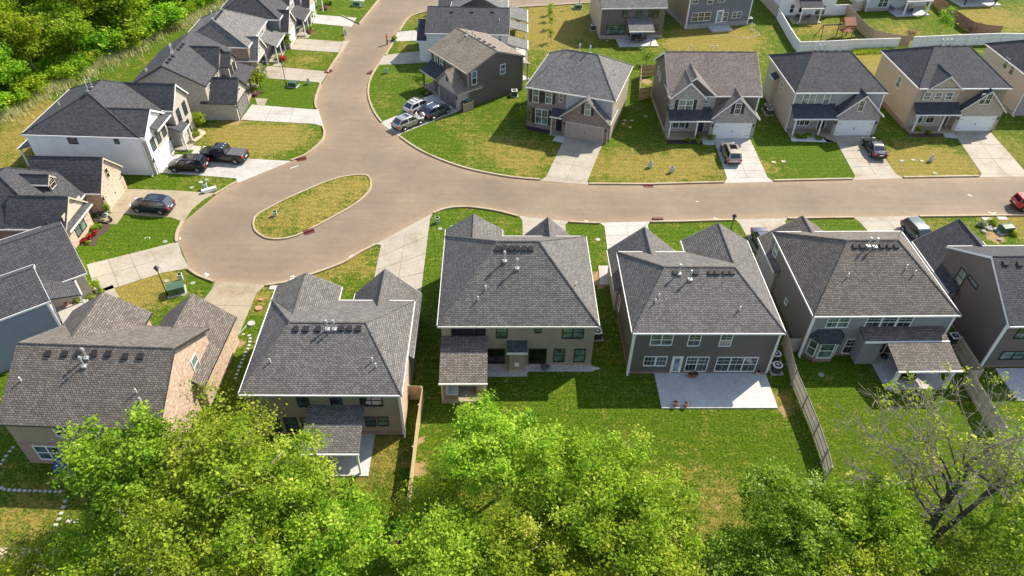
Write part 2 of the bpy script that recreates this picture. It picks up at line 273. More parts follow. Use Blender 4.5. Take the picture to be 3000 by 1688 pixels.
# ------------------------------------------------------------------ houses
class House:
    def __init__(s, name, label, x, y, th, trim='white', gut='white', group='houses of the neighbourhood'):
        s.root = empty(name, (x, y, 0), th); tag(s.root, label, 'house', group)
        s.x, s.y, s.th, s.trim, s.gut = x, y, th, trim, gut
        s.c, s.s = cos(th), sin(th); s.roofs = []
    def loc(s, P):
        dx, dy = P[0] - s.x, P[1] - s.y
        return np.array([dx * s.c + dy * s.s, -dx * s.s + dy * s.c, P[2]])
    def pt(s, px, z):                       # photo point on a horizontal plane, in house coordinates
        g = G(*px, z); q = s.loc((g[0], g[1], z)); return float(q[0]), float(q[1])
    def hit(s, px, face, pl):               # photo point on a wall plane -> (along, z)
        o = s.loc((0, 0, CAM_H)); d = ray(*px); d = np.array([d[0] * s.c + d[1] * s.s, -d[0] * s.s + d[1] * s.c, d[2]])
        k = 1 if face in 'nf' else 0; t = (pl - o[k]) / d[k]; q = o + d * t
        return float(q[1 - k]), float(q[2])
    def fb(s, mb, face, pl, a0, a1, d0, d1, z0, z1):    # box on a wall: along, out, up
        sg = -1 if face in 'nl' else 1
        if face in 'nf': mb.box(a0, pl + sg * d0, z0, a1, pl + sg * d1, z1)
        else: mb.box(pl + sg * d0, a0, z0, pl + sg * d1, a1, z1)
    # --- masses
    def wall(s, m, u0, v0, u1, v1, z1, z0=0., name='wall'):
        if name.endswith('_front'): u0 -= .012 if abs(u0) < .05 else 0
        return MB().box(u0, v0, z0, u1, v1, z1).build(name, m, s.root)
    def skirt(s, m, u0, v0, u1, v1, z1=.35): return MB().box(u0 - .04, v0 - .04, 0, u1 + .04, v1 + .04, z1).build('foundation', m, s.root)
    def gutter(s, roof, segs, z):
        mb = MB()
        for x0, y0, x1, y1 in segs:
            if abs(x1 - x0) > abs(y1 - y0): mb.box(min(x0, x1), y0 - .045, z - .15, max(x0, x1), y0 + .045, z + .012)
            else: mb.box(x0 - .045, min(y0, y1), z - .15, x0 + .045, max(y0, y1), z + .012)
        return mb.build('gutter', s.gut, roof)
    def hip(s, m, u0, v0, u1, v1, ze, zr, il, ir, axis='u', o=.3, name='roof'):
        U0, V0, U1, V1 = u0 - o, v0 - o, u1 + o, v1 + o
        if axis == 'u': r0, r1 = (u0 + il, (v0 + v1) / 2, zr), (u1 - ir, (v0 + v1) / 2, zr)
        else: r0, r1 = ((u0 + u1) / 2, v0 + il, zr), ((u0 + u1) / 2, v1 - ir, zr)
        A, B, Cc, D = (U0, V0, ze), (U1, V0, ze), (U1, V1, ze), (U0, V1, ze); lo = lambda p: (p[0], p[1], ze - .14)
        mb = MB(); vs = [A, B, Cc, D, lo(A), lo(B), lo(Cc), lo(D), r0, r1]
        fs = [(0, 1, 9, 8), (1, 2, 9), (2, 3, 8, 9), (3, 0, 8)] if axis == 'u' else [(0, 1, 8), (1, 2, 9, 8), (2, 3, 9), (3, 0, 8, 9)]
        mb.mesh(vs, fs + [(7, 6, 5, 4), (0, 4, 5, 1), (1, 5, 6, 2), (2, 6, 7, 3), (3, 7, 4, 0)])
        rf = mb.build(name, m, s.root)
        s.gutter(rf, [(U0, V0, U1, V0), (U0, V1, U1, V1), (U0, V0 + .06, U0, V1 - .06), (U1, V0 + .06, U1, V1 - .06)], ze)
        cap = MB()                      # ridge and hip caps
        for p, q in ((r0, r1), (A, r0), (D if axis == 'u' else B, r0), (B if axis == 'u' else Cc, r1), ((Cc if axis == 'u' else D), r1)):
            cap.tube([p, q], [.075, .075], 5)
        cap.build('ridge_cap', m, rf)
        rf['ze'] = 0; s.roofs.append((rf, dict(kind='hip', u0=U0, v0=V0, u1=U1, v1=V1, ze=ze, zr=zr, r0=r0, r1=r1, axis=axis)))
        return rf
    def gable(s, m, wm, u0, v0, u1, v1, ze, zr, axis='u', o=.3, oe=.3, z0=0., name='roof', rake=True, ends='both', wallname='wall', gut=True):
        """axis: direction of the ridge; oe overhang at the gable ends"""
        if axis == 'u': h0, h1, a0, a1 = v0, v1, u0, u1
        else: h0, h1, a0, a1 = u0, u1, v0, v1
        mid = (h0 + h1) / 2; sl_ = (zr - ze) / (mid - h0 + o); zw = ze + sl_ * o - .16; zt = zr - .2
        wl = None
        if wm: wl = MB().extr([(h0, z0), (h1, z0), (h1, zw), (mid, zt), (h0, zw)], a0, a1, axis).build(wallname, wm, s.root)
        A0, A1 = a0 - oe, a1 + oe
        rf = MB().extr([(h0 - o, ze - .13), (mid, zr - .15), (h1 + o, ze - .13), (h1 + o, ze), (mid, zr), (h0 - o, ze)], A0, A1, axis).build(name, m, s.root)
        if rake:
            pr = [(h0 - o - .02, ze - .22), (mid, zr - .26), (h1 + o + .02, ze - .22), (h1 + o + .02, ze - .025), (mid, zr - .025), (h0 - o - .02, ze - .025)]
            if ends in ('both', 'low'): MB().extr(pr, A0 - .025, A0 + .06, axis).build('rake_trim', s.trim, rf)
            if ends in ('both', 'high'): MB().extr(pr, A1 - .06, A1 + .025, axis).build('rake_trim', s.trim, rf)
        if gut:
            e0, e1 = A0 + .07, A1 - .07
            for hh in (h0 - o, h1 + o):
                if axis == 'u': mb = MB().box(e0, hh - .05, ze - .15, e1, hh + .04, ze + .008)
                else: mb = MB().box(hh - .05, e0, ze - .15, hh + .04, e1, ze + .008)
                mb.build('gutter', s.gut, rf)
        cap = MB(); T = (lambda h, a, z: (a, h, z)) if axis == 'u' else (lambda h, a, z: (h, a, z))
        cap.tube([T(mid, A0 + .08, zr), T(mid, A1 - .08, zr)], [.07, .07], 5); cap.build('ridge_cap', m, rf)
        s.roofs.append((rf, dict(kind='gable', axis=axis, h0=h0 - o, h1=h1 + o, mid=mid, ze=ze, zr=zr)))
        return rf
    def shed(s, m, u0, v0, u1, v1, zl, zh, low='n', name='porch_roof', th=.14):
        if low == 'n': q = [(u0, v0, zl), (u1, v0, zl), (u1, v1, zh), (u0, v1, zh)]
        elif low == 'f': q = [(u0, v0, zh), (u1, v0, zh), (u1, v1, zl), (u0, v1, zl)]
        elif low == 'l': q = [(u0, v0, zl), (u1, v0, zh), (u1, v1, zh), (u0, v1, zl)]
        else: q = [(u0, v0, zh), (u1, v0, zl), (u1, v1, zl), (u0, v1, zh)]
        b = [(x, y, z - th) for x, y, z in q]
        mb = MB(); mb.mesh(q + b, [(0, 1, 2, 3), (7, 6, 5, 4)] + [(k, k + 4, (k + 1) % 4 + 4, (k + 1) % 4) for k in range(4)])
        rf = mb.build(name, m, s.root); g = MB()
        if low == 'n': g.box(u0 - .03, v0 - .09, zl - .15, u1 + .03, v0 + .02, zl + .01)
        elif low == 'f': g.box(u0 - .03, v1 - .02, zl - .15, u1 + .03, v1 + .09, zl + .01)
        elif low == 'l': g.box(u0 - .09, v0 - .03, zl - .15, u0 + .02, v1 + .03, zl + .01)
        else: g.box(u1 - .02, v0 - .03, zl - .15, u1 + .09, v1 + .03, zl + .01)
        g.build('gutter', s.gut, rf); return rf
    # --- openings
    def win(s, face, pl, p, q, cols=1, frame='white', glass='glass', grid=2, shutters=False, rows=2, top=None, label=None):
        """p, q: opposite corners, as photo points or as (along, z)"""
        a0, zt = s.hit(p, face, pl) if len(p) == 3 else p
        a1, zb = s.hit(q, face, pl) if len(q) == 3 else q
        if len(p) == 3 and len(q) == 3 and face == 'n' and FRM[p[0]][0] + p[1] * FRM[p[0]][2] > 1460:   # verticals lean outward to the right of the middle
            b1, zt = s.hit((p[0], q[1], p[2]), face, pl); b0, zb = s.hit((p[0], p[1], q[2]), face, pl); a0, a1 = a0 * .3 + b0 * .7, a1 * .3 + b1 * .7
        if a0 > a1: a0, a1 = a1, a0
        if zb > zt: zb, zt = zt, zb
        if top: zt = top
        fr = .07 if a1 - a0 > .6 else .05; mb = MB(); f = lambda *k: s.fb(mb, face, pl, *k)
        f(a0 - fr, a0, -.02, .06, zb - fr, zt + fr); f(a1, a1 + fr, -.02, .06, zb - fr, zt + fr); f(a0, a1, -.02, .06, zt, zt + fr); f(a0, a1, -.02, .09, zb - fr, zb)
        W = (a1 - a0) / cols
        for k in range(1, cols): f(a0 + W * k - .045, a0 + W * k + .045, -.02, .055, zb, zt)
        if rows == 2: f(a0, a1, .0, .045, (zb + zt) / 2 - .03, (zb + zt) / 2 + .03)
        if grid:
            for k in range(cols):
                for j in range(1, grid): f(a0 + W * k + W * j / grid - .008, a0 + W * k + W * j / grid + .008, .0, .02, zb, zt)
            for zz in ((.75,) if rows == 2 else (.5,)): f(a0, a1, .0, .03, zb + (zt - zb) * zz - .008, zb + (zt - zb) * zz + .008)
        o = mb.build('window', frame, s.root); tag(o, label); g = MB(); s.fb(g, face, pl, a0, a1, -.03, .012, zb, zt); g.build('pane', glass, o)
        if shutters:
            for x0, x1 in ((a0 - fr - .42, a0 - fr - .03), (a1 + fr + .03, a1 + fr + .42)):
                g = MB(); s.fb(g, face, pl, x0, x1, -.01, .05, zb - .04, zt + .04); g.build('shutter', 'shutter' if shutters is True else shutters, s.root)
        return o
    def winc(s, face, pl, px, w_, h_, *k, **kw):
        a, z = s.hit(px, face, pl); return s.win(face, pl, (a - w_ / 2, z + h_ / 2), (a + w_ / 2, z - h_ / 2), *k, **kw)
    def garage(s, face, pl, a0, a1, h=2.15, m='garage_white', trim=None, handles=True):
        mb = MB(); n = 4
        for k in range(n):
            for j in range(4):
                w_ = (a1 - a0) / 4; s.fb(mb, face, pl, a0 + w_ * j + .06, a0 + w_ * (j + 1) - .06, -.01, .035, h * k / n + .05, h * (k + 1) / n - .04)
        s.fb(mb, face, pl, a0, a1, -.02, .015, 0.01, h); d = mb.build('garage_door', m, s.root)
        t = MB()
        s.fb(t, face, pl, a0 - .12, a0, -.02, .06, .0, h + .12); s.fb(t, face, pl, a1, a1 + .12, -.02, .06, .0, h + .12); s.fb(t, face, pl, a0, a1, -.02, .06, h, h + .12)
        t.build('door_frame', trim or s.trim, d)
        if handles:
            t = MB(); mid = (a0 + a1) / 2
            s.fb(t, face, pl, mid - .05, mid + .05, .03, .07, h * .45, h * .45 + .2)
            for x0, x1 in ((a0 + .05, a0 + .45), (a1 - .45, a1 - .05)):
                for zz in (h * .2, h * .8): s.fb(t, face, pl, x0, x1, .03, .05, zz, zz + .05)
            t.build('handle', 'black', d)
        for a in (a0 - .35, a1 + .35):
            t = MB(); s.fb(t, face, pl, a - .07, a + .07, 0, .14, 1.75, 2.1); t.build('wall_lamp', 'black', s.root)
        return d
    def door(s, face, pl, a0, a1, h=2.1, z0=.15, m='door_navy', glass=None):
        mb = MB(); s.fb(mb, face, pl, a0, a1, -.02, .03, z0, z0 + h); d = mb.build('door', m, s.root); t = MB()
        s.fb(t, face, pl, a0 - .1, a0, -.02, .06, z0, z0 + h + .1); s.fb(t, face, pl, a1, a1 + .1, -.02, .06, z0, z0 + h + .1); s.fb(t, face, pl, a0, a1, -.02, .06, z0 + h, z0 + h + .1); t.build('door_frame', s.trim, d)
        if glass: g = MB(); s.fb(g, face, pl, a0 + .14, a1 - .14, .02, .04, z0 + .25, z0 + h - .15); g.build('pane', glass, d)
        g = MB(); s.fb(g, face, pl, a1 - .13, a1 - .07, .03, .09, z0 + .95, z0 + 1.1); g.build('handle', 'metal', d); return d
    def post(s, u, v, h, z0=0., w_=.15, m=None): return MB().box(u - w_ / 2, v - w_ / 2, z0, u + w_ / 2, v + w_ / 2, h).build('porch_post', m or s.trim, s.root)
    def slab(s, m, u0, v0, u1, v1, h=.12, name='porch_floor'): return MB().box(u0, v0, 0, u1, v1, h).build(name, m, s.root)
    def downpipe(s, u, v, z1, m=None):
        mb = MB().box(u - .06, v - .06, .12, u + .06, v + .06, z1); mb.box(u - .06, v - .35, .06, u + .06, v - .04, .16); return mb.build('downpipe', m or s.gut, s.root)
    def corner(s, us, vs, z1, z0=.1, m=None):
        for u, v in zip(us, vs): MB().box(u - .09, v - .09, z0, u + .09, v + .09, z1).build('corner_board', m or s.trim, s.root)
    # --- things on the roof
    def zroof(s, u, v, k=0):
        d = s.roofs[k][1]
        if d['kind'] == 'gable':
            h = v if d['axis'] == 'u' else u; half = d['mid'] - d['h0']; return d['zr'] - (d['zr'] - d['ze']) * abs(h - d['mid']) / half
        r0, r1 = d['r0'], d['r1']; zz = []
        mid = r0[1] if d['axis'] == 'u' else r0[0]
        if d['axis'] == 'u': e = [(v - d['v0']) / (mid - d['v0']), (d['v1'] - v) / (d['v1'] - mid), (u - d['u0']) / (r0[0] - d['u0']), (d['u1'] - u) / (d['u1'] - r1[0])]
        else: e = [(u - d['u0']) / (mid - d['u0']), (d['u1'] - u) / (d['u1'] - mid), (v - d['v0']) / (r0[1] - d['v0']), (d['v1'] - v) / (d['v1'] - r1[1])]
        return d['ze'] + (d['zr'] - d['ze']) * min(1, min(e))
    def rpx(s, px, k=0):                    # photo point on the roof
        z = s.roofs[k][1]['zr']
        for _ in range(25):
            u, v = s.pt(px, z); z = .5 * z + .5 * max(s.roofs[k][1]['ze'], s.zroof(u, v, k))
        return u, v
    def vents(s, pts, k=0, near=True):
        rf = s.roofs[k][0]
        for p in pts:
            u, v = s.rpx(p, k) if len(p) == 3 else p
            z = s.zroof(u, v, k); dz = (s.zroof(u, v + .2, k) - s.zroof(u, v - .2, k)) / .4
            mb = MB(); sx, sy = .21, .19
            b = [(u + i * sx, v + j * sy, z + dz * j * sy) for i, j in ((-1, -1), (1, -1), (1, 1), (-1, 1))]
            t = [(x * 1, y, q + .16) for x, y, q in b]
            mb.mesh(b + t, [(3, 2, 1, 0), (4, 5, 6, 7)] + [(q, (q + 1) % 4, (q + 1) % 4 + 4, q + 4) for q in range(4)]); mb.build('roof_vent', 'vent', rf)
    def flues(s, pts, k=0, h=1.25):
        rf = s.roofs[k][0]
        for p in pts:
            u, v = s.rpx(p, k) if len(p) == 3 else p
            z = s.zroof(u, v, k); h_ = h * .72; mb = MB().cyl(u, v, z - .1, z + h_, .06, 8); mb.cyl(u, v, z + h_ - .05, z + h_ + .17, .13, 10, .09)
            mb.box(u - .19, v - .19, z - .06, u + .19, v + .19, z + .08); mb.build('flue_pipe', 'flue', rf, smooth=False)
    def pipes(s, pts, k=0):
        rf = s.roofs[k][0]
        for p in pts:
            u, v = s.rpx(p, k) if len(p) == 3 else p
            z = s.zroof(u, v, k); MB().cyl(u, v, z - .1, z + .42, .06, 7).build('vent_pipe', 'offwhite', rf)

def rowx(frame, y, xs): return [(frame, x, y) for x in xs]

# ---- far side of the street, from the middle to the right
h = House('brick_house', 'brown brick house with a grey hip roof and tan garage door at the street bend', 1.56, 86.79, -.3122, 'tan_trim', 'offwhite')
h.wall('sd_tan', 0, .04, 11.37, 10.56, 5.74); h.wall('bk_brown', .0, 0, 5.2, .3, 5.72, name='brick_front'); h.wall('bb_grey', 5.2, .01, 11.36, .3, 5.72, name='siding_front')
h.hip('sh_grey', 0, 0, 11.37, 10.56, 5.74, 9.04, 3.39, 3.65)
h.gable('sh_grey', 'bk_brown', 5.1, -.95, 11.2, 3., 2.95, 5.95, 'v', o=.3, ends='low', name='garage_roof', wallname='garage_wall')
h.win('n', 0, ('b', 1445, 672), ('b', 1488, 765), 1, 'offwhite', 'glass_green', 2, True); h.win('n', 0, ('b', 1543, 688), ('b', 1588, 775), 1, 'offwhite', 'glass_green', 2, True)
h.win('n', 0, ('b', 1645, 708), ('b', 1672, 765), 1, 'offwhite', 'glass', 2); h.win('n', 0, ('b', 1465, 835), ('b', 1555, 925), 2, 'offwhite', 'glass_green', 2, True)
h.win('n', -.95, ('b', 1838, 787), ('b', 1880, 862), 1, 'offwhite', 'glass_green', 2, True); h.garage('n', -.95, 5.75, 10.6, 2.15, 'garage_tan')
h.shed('sh_navy', 3.5, -1.3, 5.1, 0.02, 2.75, 3.4); h.post(3.7, -1.1, 2.62, .1); h.slab('concrete', 3.5, -1.3, 5.1, 0); h.door('n', 0, 4.05, 4.95, m='black')
h.flues([(5.2, 5.6), (6.6, 5.6)]); h.pipes([('b', 2065, 565)]); h.corner([11.37], [0.0], 5.6, m='offwhite')
R1 = h

h = House('brick_house', 'grey brick house with a brown gable roof above the beige sport utility car', 19.9, 85.69, .0318, 'white', 'offwhite')
h.gable('sh_warm', 'sd_brown', 0, 0, 11.62, 10.54, 5.44, 8.95, 'u'); h.wall('bk_grey', 0.02, -.06, 6, .1, 5.4, name='brick_front'); h.wall('sd_dark', 6, -.03, 11.6, .1, 5.4, name='siding_front')
h.gable('sh_warm', 'bk_grey', .1, -.45, 4.4, 3., 5.35, 7.5, 'v', o=.2, ends='low', name='gable_roof', z0=2.9, wallname='gable_wall')
h.gable('sh_warm', 'sd_dark', .35, .05, 5.6, 4., 5.6, 8.0, 'v', o=.2, ends='low', name='gable_roof', z0=5.2, wallname='gable_wall')
h.gable('sh_warm', 'bk_grey', 5.6, -1.5, 11.5, 3., 2.95, 6.1, 'v', o=.3, ends='low', name='garage_roof', wallname='garage_wall')
h.win('n', -.45, (1.2, 4.95), (3.0, 3.45), 2, 'white', 'glass_green', 2, True); h.win('n', -.06, ('z3', 1657, 1290), ('z3', 1712, 1370), 1, 'white', 'glass', 2)
h.win('n', -1.5, ('c', 393, 782), ('c', 440, 858), 1, 'white', 'glass_dark', 3, True); h.garage('n', -1.5, 6.2, 10.9, 2.15)
h.shed('sh_char', -.1, -2.1, 5.55, -.0, 2.85, 3.85); h.slab('concrete_old', 0, -1.9, 5.55, -.06, .25)
for u in (.25, 3.75): h.post(u, -1.75, 2.7, .25)
h.win('n', -.06, (1.0, 2.3), (2.6, .8), 2, 'white', 'glass', 2, True); h.door('n', -.06, 4.3, 5.2, 2.0, .25); h.win('n', -.06, (5.22, 2.2), (5.45, .4), 1, 'white', 'glass', 0, rows=1)
for z, px in ((0, ('z3', 1040, 940)), (0, ('z3', 1060, 1020))):
    a, zz = h.hit(px, 'l', 0); h.win('l', 0, (a - .35, zz + .55), (a + .35, zz - .55), 1, 'offwhite', 'glass', 0)
h.flues([(3.3, 5.9), (6.0, 5.9), (6.6, 5.9)], h=1.15); h.vents([(x, 5.75) for x in (1.2, 2.2, 3.6, 5.1, 7.4, 8.6, 9.6)]); h.skirt('bk_tan', 0, .1, 11.6, 10.5, .5); h.corner([11.6], [0], 5.3)
h = House('brick_house', 'mottled grey brick house with a charcoal hip roof behind the black sedan', 36.51, 86.94, .0445)
h.wall('sd_beige', 0, .04, 11.72, 11.11, 5.58); h.wall('bk_grey', 0, 0, 5.5, .3, 5.56, name='brick_front'); h.wall('bb_grey', 5.5, .01, 11.7, .3, 5.56, name='siding_front')
h.hip('sh_char', 0, 0, 11.72, 11.11, 5.58, 8.61, 3.21, 3.4)
h.gable('sh_char', 'bk_grey', 5.6, -1.45, 11.5, 3., 2.95, 5.95, 'v', ends='low', name='garage_roof', wallname='garage_wall')
h.win('n', 0, ('c', 902, 710), ('c', 1003, 785), 2, 'white', 'glass_green', 1); h.win('n', 0, ('c', 1062, 710), ('c', 1113, 782), 1, 'white', 'glass_green', 1); h.win('n', -1.45, ('c', 1325, 764), ('c', 1370, 836), 1, 'white', 'glass_dark', 3)
h.garage('n', -1.45, 6.1, 10.85, 2.15); h.shed('sh_navy', -.2, -2.05, 5.55, -.0, 2.8, 3.95); h.slab('concrete_old', 0, -1.85, 5.55, 0, .25)
for u in (.3, 3.75): h.post(u, -1.7, 2.65, .25)
h.win('n', 0, (1.0, 2.3), (2.9, .8), 3, 'white', 'glass', 2); h.door('n', 0, 4.2, 5.1, 2.0, .25, 'black')
h.winc('l', 0, ('c', 747, 657), .6, 1.3, 1, 'white', 'glass_green', 0)
a, _ = h.hit(('c', 655, 690), 'l', -.5); h.wall('sd_beige', -.55, a - .7, .05, a + .7, 4.3, 1.0, name='chimney_bay'); h.shed('sh_navy', -.75, a - .85, .0, a + .85, 4.25, 4.65, 'l', 'bay_roof')
h.flues([(4.2, 6.2), (4.9, 6.2)]); h.vents([(x, 5.9) for x in (3.6, 4.4, 5.2, 6.4, 7.4, 8.)]); h.skirt('bk_tan', 0, .1, 11.7, 11.1, .45); h.downpipe(-.05, -.05, 5.4); h.corner([11.72], [0], 5.4)
h = House('brick_house', 'tan brick house with three upper windows under a front gable', 52.86, 88.05, .0481, 'offwhite')
h.wall('sd_tan', 0, .04, 11.94, 11.34, 5.9); h.wall('bk_tan', 0, 0, 5.7, .3, 5.88, name='brick_front'); h.wall('sd_taupe', 5.7, .01, 11.92, .3, 5.88, name='siding_front')
h.hip('sh_char', 0, 0, 11.94, 11.34, 5.98, 9.12, 3.36, 3.68)
h.gable('sh_char', 'bk_tan', 1.0, -.2, 5.4, 4., 5.9, 7.8, 'v', o=.15, ends='low', name='gable_roof', z0=4.5, wallname='gable_wall')
h.gable('sh_char', 'bk_tan', 6.2, -.75, 12.2, 3., 2.95, 6.0, 'v', ends='low', name='garage_roof', wallname='garage_wall')
for x in (1820, 1902, 1985): h.win('n', -.2, ('c', x, 672), ('c', x + 60, 750), 1, 'white', 'glass', 2, top=5.35)
h.win('n', -.75, ('c', 2240, 712), ('c', 2332, 783), 2, 'white', 'glass_dark', 3); h.garage('n', -.75, 6.75, 11.6, 2.15)
h.shed('sh_navy', .05, -1.5, 6.1, -.0, 2.85, 3.9); h.slab('concrete_old', .2, -1.4, 6.1, 0, .3)
for u in (.6, 4.2): h.post(u, -1.2, 2.7, .3, .2)
h.win('n', 0, (1.1, 2.4), (2.1, .9), 1, 'white', 'glass', 2); h.win('n', 0, (2.7, 2.4), (3.7, .9), 1, 'white', 'glass', 2); h.door('n', 0, 4.7, 5.65, 2.1, .3, 'dark_trim')
h.winc('l', 0, ('c', 1631, 620), .9, 1.4, 1, 'white', 'glass_green', 3); h.flues([(4.6, 6.4), (5.2, 6.4), (5.8, 6.4)]); h.vents([(x, 6.) for x in (3.6, 4.2, 5.4, 6.6, 7.6)]); h.skirt('bk_red', 0, .1, 11.9, 11.3, .6)
h = House('brick_house', 'pale beige house cut off by the right edge of the far row', 69.9, 92.3, .05)
h.wall('sd_beige', 0, .04, 12, 11.2, 5.6); h.wall('bk_grey', 0, 0, 12, .3, 5.55, name='brick_front'); h.hip('sh_char', 0, 0, 12, 11.2, 5.6, 8.8, 3.4, 3.4)
h.winc('l', 0, ('z4', 2410, 600), .9, 1.4, 1, 'white', 'glass_green', 0); h.winc('l', 0, ('z4', 2466, 656), .9, 1.4, 1, 'white', 'glass_green', 0); h.downpipe(-.05, -.05, 5.4); h.skirt('bk_grey', 0, .1, 12, 11.2, .5)
h.gable('sh_char', 'bk_grey', 6, -1, 12, 3, 2.95, 6, 'v', ends='low', name='garage_roof', wallname='garage_wall')

# ---- middle block by the bend
h = House('siding_house', 'dark brown siding house with a tan gable roof beside three parked cars', -6.53, 91.6, .6611, 'grey_trim', 'tan_trim')
h.gable('sh_tan', 'sd_brown', 0, 0, 9.37, 9.3, 5.2, 7.15, 'v', oe=.25); h.gable('sh_tan', 'bk_stone', -1.75, .05, 2, 5.0, 2.6, 5.1, 'u', o=.25, ends='low', name='garage_roof', wallname='garage_wall')
h.garage('l', -1.75, .55, 4.5, 2.15, 'garage_grey'); h.shed('sh_navy', -1.9, 5.1, .02, 9.4, 2.6, 3.7, 'l'); h.slab('concrete', -1.8, 5.1, 0, 9.2, .3); h.post(-1.65, 9.0, 2.5, .3, .2, 'grey_trim'); h.post(-1.65, 6.2, 2.5, .3, .2, 'grey_trim')
for p, q in ((6.2, 7.0), (7.6, 8.4)): h.win('l', 0, (p, 4.7), (q, 3.3), 1, 'white', 'glass', 2, True)
h.win('l', -1.75, (2.3, 4.1), (2.75, 3.5), 1, 'grey_trim', 'glass_dark', 0, rows=1)
h.win('n', 0, ('z2', 1203, 768), ('z2', 1253, 888), 1, 'white', 'glass_sky', 0); h.win('n', 0, ('z2', 1506, 678), ('z2', 1555, 790), 1, 'white', 'glass_sky', 0)
h.flues([(4.4, 6.6), (4.9, 5.8)], h=.9); h.vents([(5.2, x) for x in (1.2, 2.3, 3.5, 4.7, 6.)]); h.corner([0, 9.37], [0, 0], 5.1, m='grey_trim'); h.slab('slab', 9.4, 2, 12.4, 7, .12, 'patio'); h.shed('sh_tan', 9.37, 1.8, 12.2, 7, 2.6, 3.5, 'r'); h.post(12, 2.1, 2.5, .1); h.post(12, 6.8, 2.5, .1)
h.win('f', 9.3, (2, 5), (3, 3.6))
h = House('siding_house', 'white siding house with a dark gable roof behind the tan roofed house', -13.5, 105.9, .0)
h.gable('sh_char', 'sd_white', 0, 0, 12.1, 9.6, 4.75, 6.9, 'u'); h.gable('sh_char', 'sd_white', -1.4, .4, 3, 6.5, 3.4, 5.4, 'u', name='garage_roof', wallname='garage_wall', ends='low'); h.garage('l', -1.4, 1.0, 5.8)
h.win('n', 0, ('z2', 1489, 374), ('z2', 1516, 436), 1, 'white', 'glass_sky', 0); h.pipes([('z2', 1497, 225)]); h.vents([('z2', x, 128) for x in (992, 1208, 1424)])
h.slab('concrete_new', 12.2, .2, 15.2, 8.5, .12, 'patio'); h.shed('sh_grey', 12.0, -.4, 15.2, 3.0, 2.6, 3.4, 'r'); h.shed('sh_grey', 12.0, 6.2, 15.2, 9.4, 2.6, 3.4, 'r'); h.post(15, -.2, 2.5); h.post(15, 2.8, 2.5); h.post(15, 6.4, 2.5); h.corner([0, 12.1], [0, 0], 4.6); h.downpipe(-.06, -.06, 4.6)
h = House('siding_house', 'dark gabled siding house farthest up the middle block with white rake trim', -11.8, 117.2, .0)
h.gable('sh_grey', 'sd_dark', 1.2, 0, 10, 10, 4.2, 6.6, 'v', oe=.5); h.gable('sh_char', 'sd_dark', -1, 2.2, 3, 8, 3.6, 5.2, 'u', name='garage_roof', wallname='garage_wall'); h.shed('sh_grey', 10.0, -1.2, 13.5, 4, 2.7, 3.6, 'r'); h.post(13.2, -1., 2.6); h.post(13.2, 3.8, 2.6); h.pipes([(5, 3.)])

# ---- houses along the back
h = House('siding_house', 'charcoal siding house with black windows and a covered patio at the back', 13.69, 116.17, .0851, 'dark_trim', 'offwhite')
h.gable('sh_grey', 'sd_dark', 0, 0, 10.37, 11, 5.15, 8.5, 'u'); h.wall('sd_tan', -.03, .05, .1, 10.9, 5.1, name='side_wall')
for p, q, c_, t in (((562, 122), (628, 228), 1, 5.05), ((748, 122), (812, 228), 1, 5.05), ((910, 122), (1040, 230), 2, 5.05), ((350, 337), (585, 452), 3, None), ((970, 340), (1023, 402), 1, None)):
    h.win('n', 0, ('z3', *p), ('z3', *q), c_, 'black', 'glass_green', 2, top=t)
h.win('n', 0, ('z3', 648, 408), ('z3', 828, 485), 3, 'white', 'glass_sky', 0, rows=1); h.skirt('bk_grey', 0, 0, 10.37, 11, .6)
h.shed('sh_grey', 4.1, -3.2, 8.2, 0.02, 2.5, 3.6); h.slab('slab', 2.7, -3.3, 9.2, -.05, .12, 'patio'); h.post(4.4, -3., 2.4, .1, .12, 'grey_trim'); h.post(7.9, -3., 2.4, .1, .12, 'grey_trim')
h = House('siding_house', 'slate grey siding house with white windows and a bare concrete step', 28.7, 121.0, .23)
h.gable('sh_grey', 'sd_slate', 0, 0, 11.4, 10, 5.3, 8.5, 'u'); h.wall('sd_taupe', -.03, .05, .1, 9.9, 5.2, name='side_wall'); h.skirt('grey_stone', 0, 0, 11.4, 10, .8)
for p, q, c_ in (((1492, -40), (1565, 50), 1), ((1688, -40), (1762, 50), 1), ((1832, -30), (1915, 28), 1), ((1480, 162), (1727, 284), 3), ((1870, 166), (1957, 284), 1), ((2012, 158), (2135, 240), 2)):
    h.win('n', 0, ('z3', *p), ('z3', *q), c_, 'white', 'glass', 2)
a0, z0 = h.hit(('z3', 1790, 308), 'n', 0); a1, z1 = h.hit(('z3', 1868, 308), 'n', 0); h.door('n', 0, a0, a1, 2.1, .7, 'white', 'glass_sky'); h.corner([0, 11.4], [0, 0], 5.1); h.slab('slab', a0 - 1.4, -2.2, a1 + 1.2, -.1, .3, 'patio')
h = House('siding_house', 'white house with a small blue grey porch roof behind the white fence and playset', 46.1, 127.4, .08)
h.gable('sh_char', 'sd_white', 0, 0, 10, 10, 5.2, 8.3, 'u'); h.shed('sh_navy', 2.6, -3., 6.6, .02, 2.6, 4.0); h.slab('concrete_old', 1.6, -3.2, 6.8, 0, .12, 'patio'); h.post(2.9, -2.8, 2.5); h.post(6.3, -2.8, 2.5)
h.win('n', 0, ('z4', 607, 54), ('z4', 703, 138), 2, 'white', 'glass_green', 0); h.win('n', 0, ('z4', 367, 44), ('z4', 408, 118), 1, 'white', 'glass', 0); h.win('n', 0, ('z4', 455, 75), ('z4', 480, 110), 1, 'black', 'glass_dark', 0); h.skirt('bk_grey', 0, 0, 10, 10, .3)
h = House('siding_house', 'pale blue grey house with a double window and a furnished covered patio', 62.8, 130.8, .15)
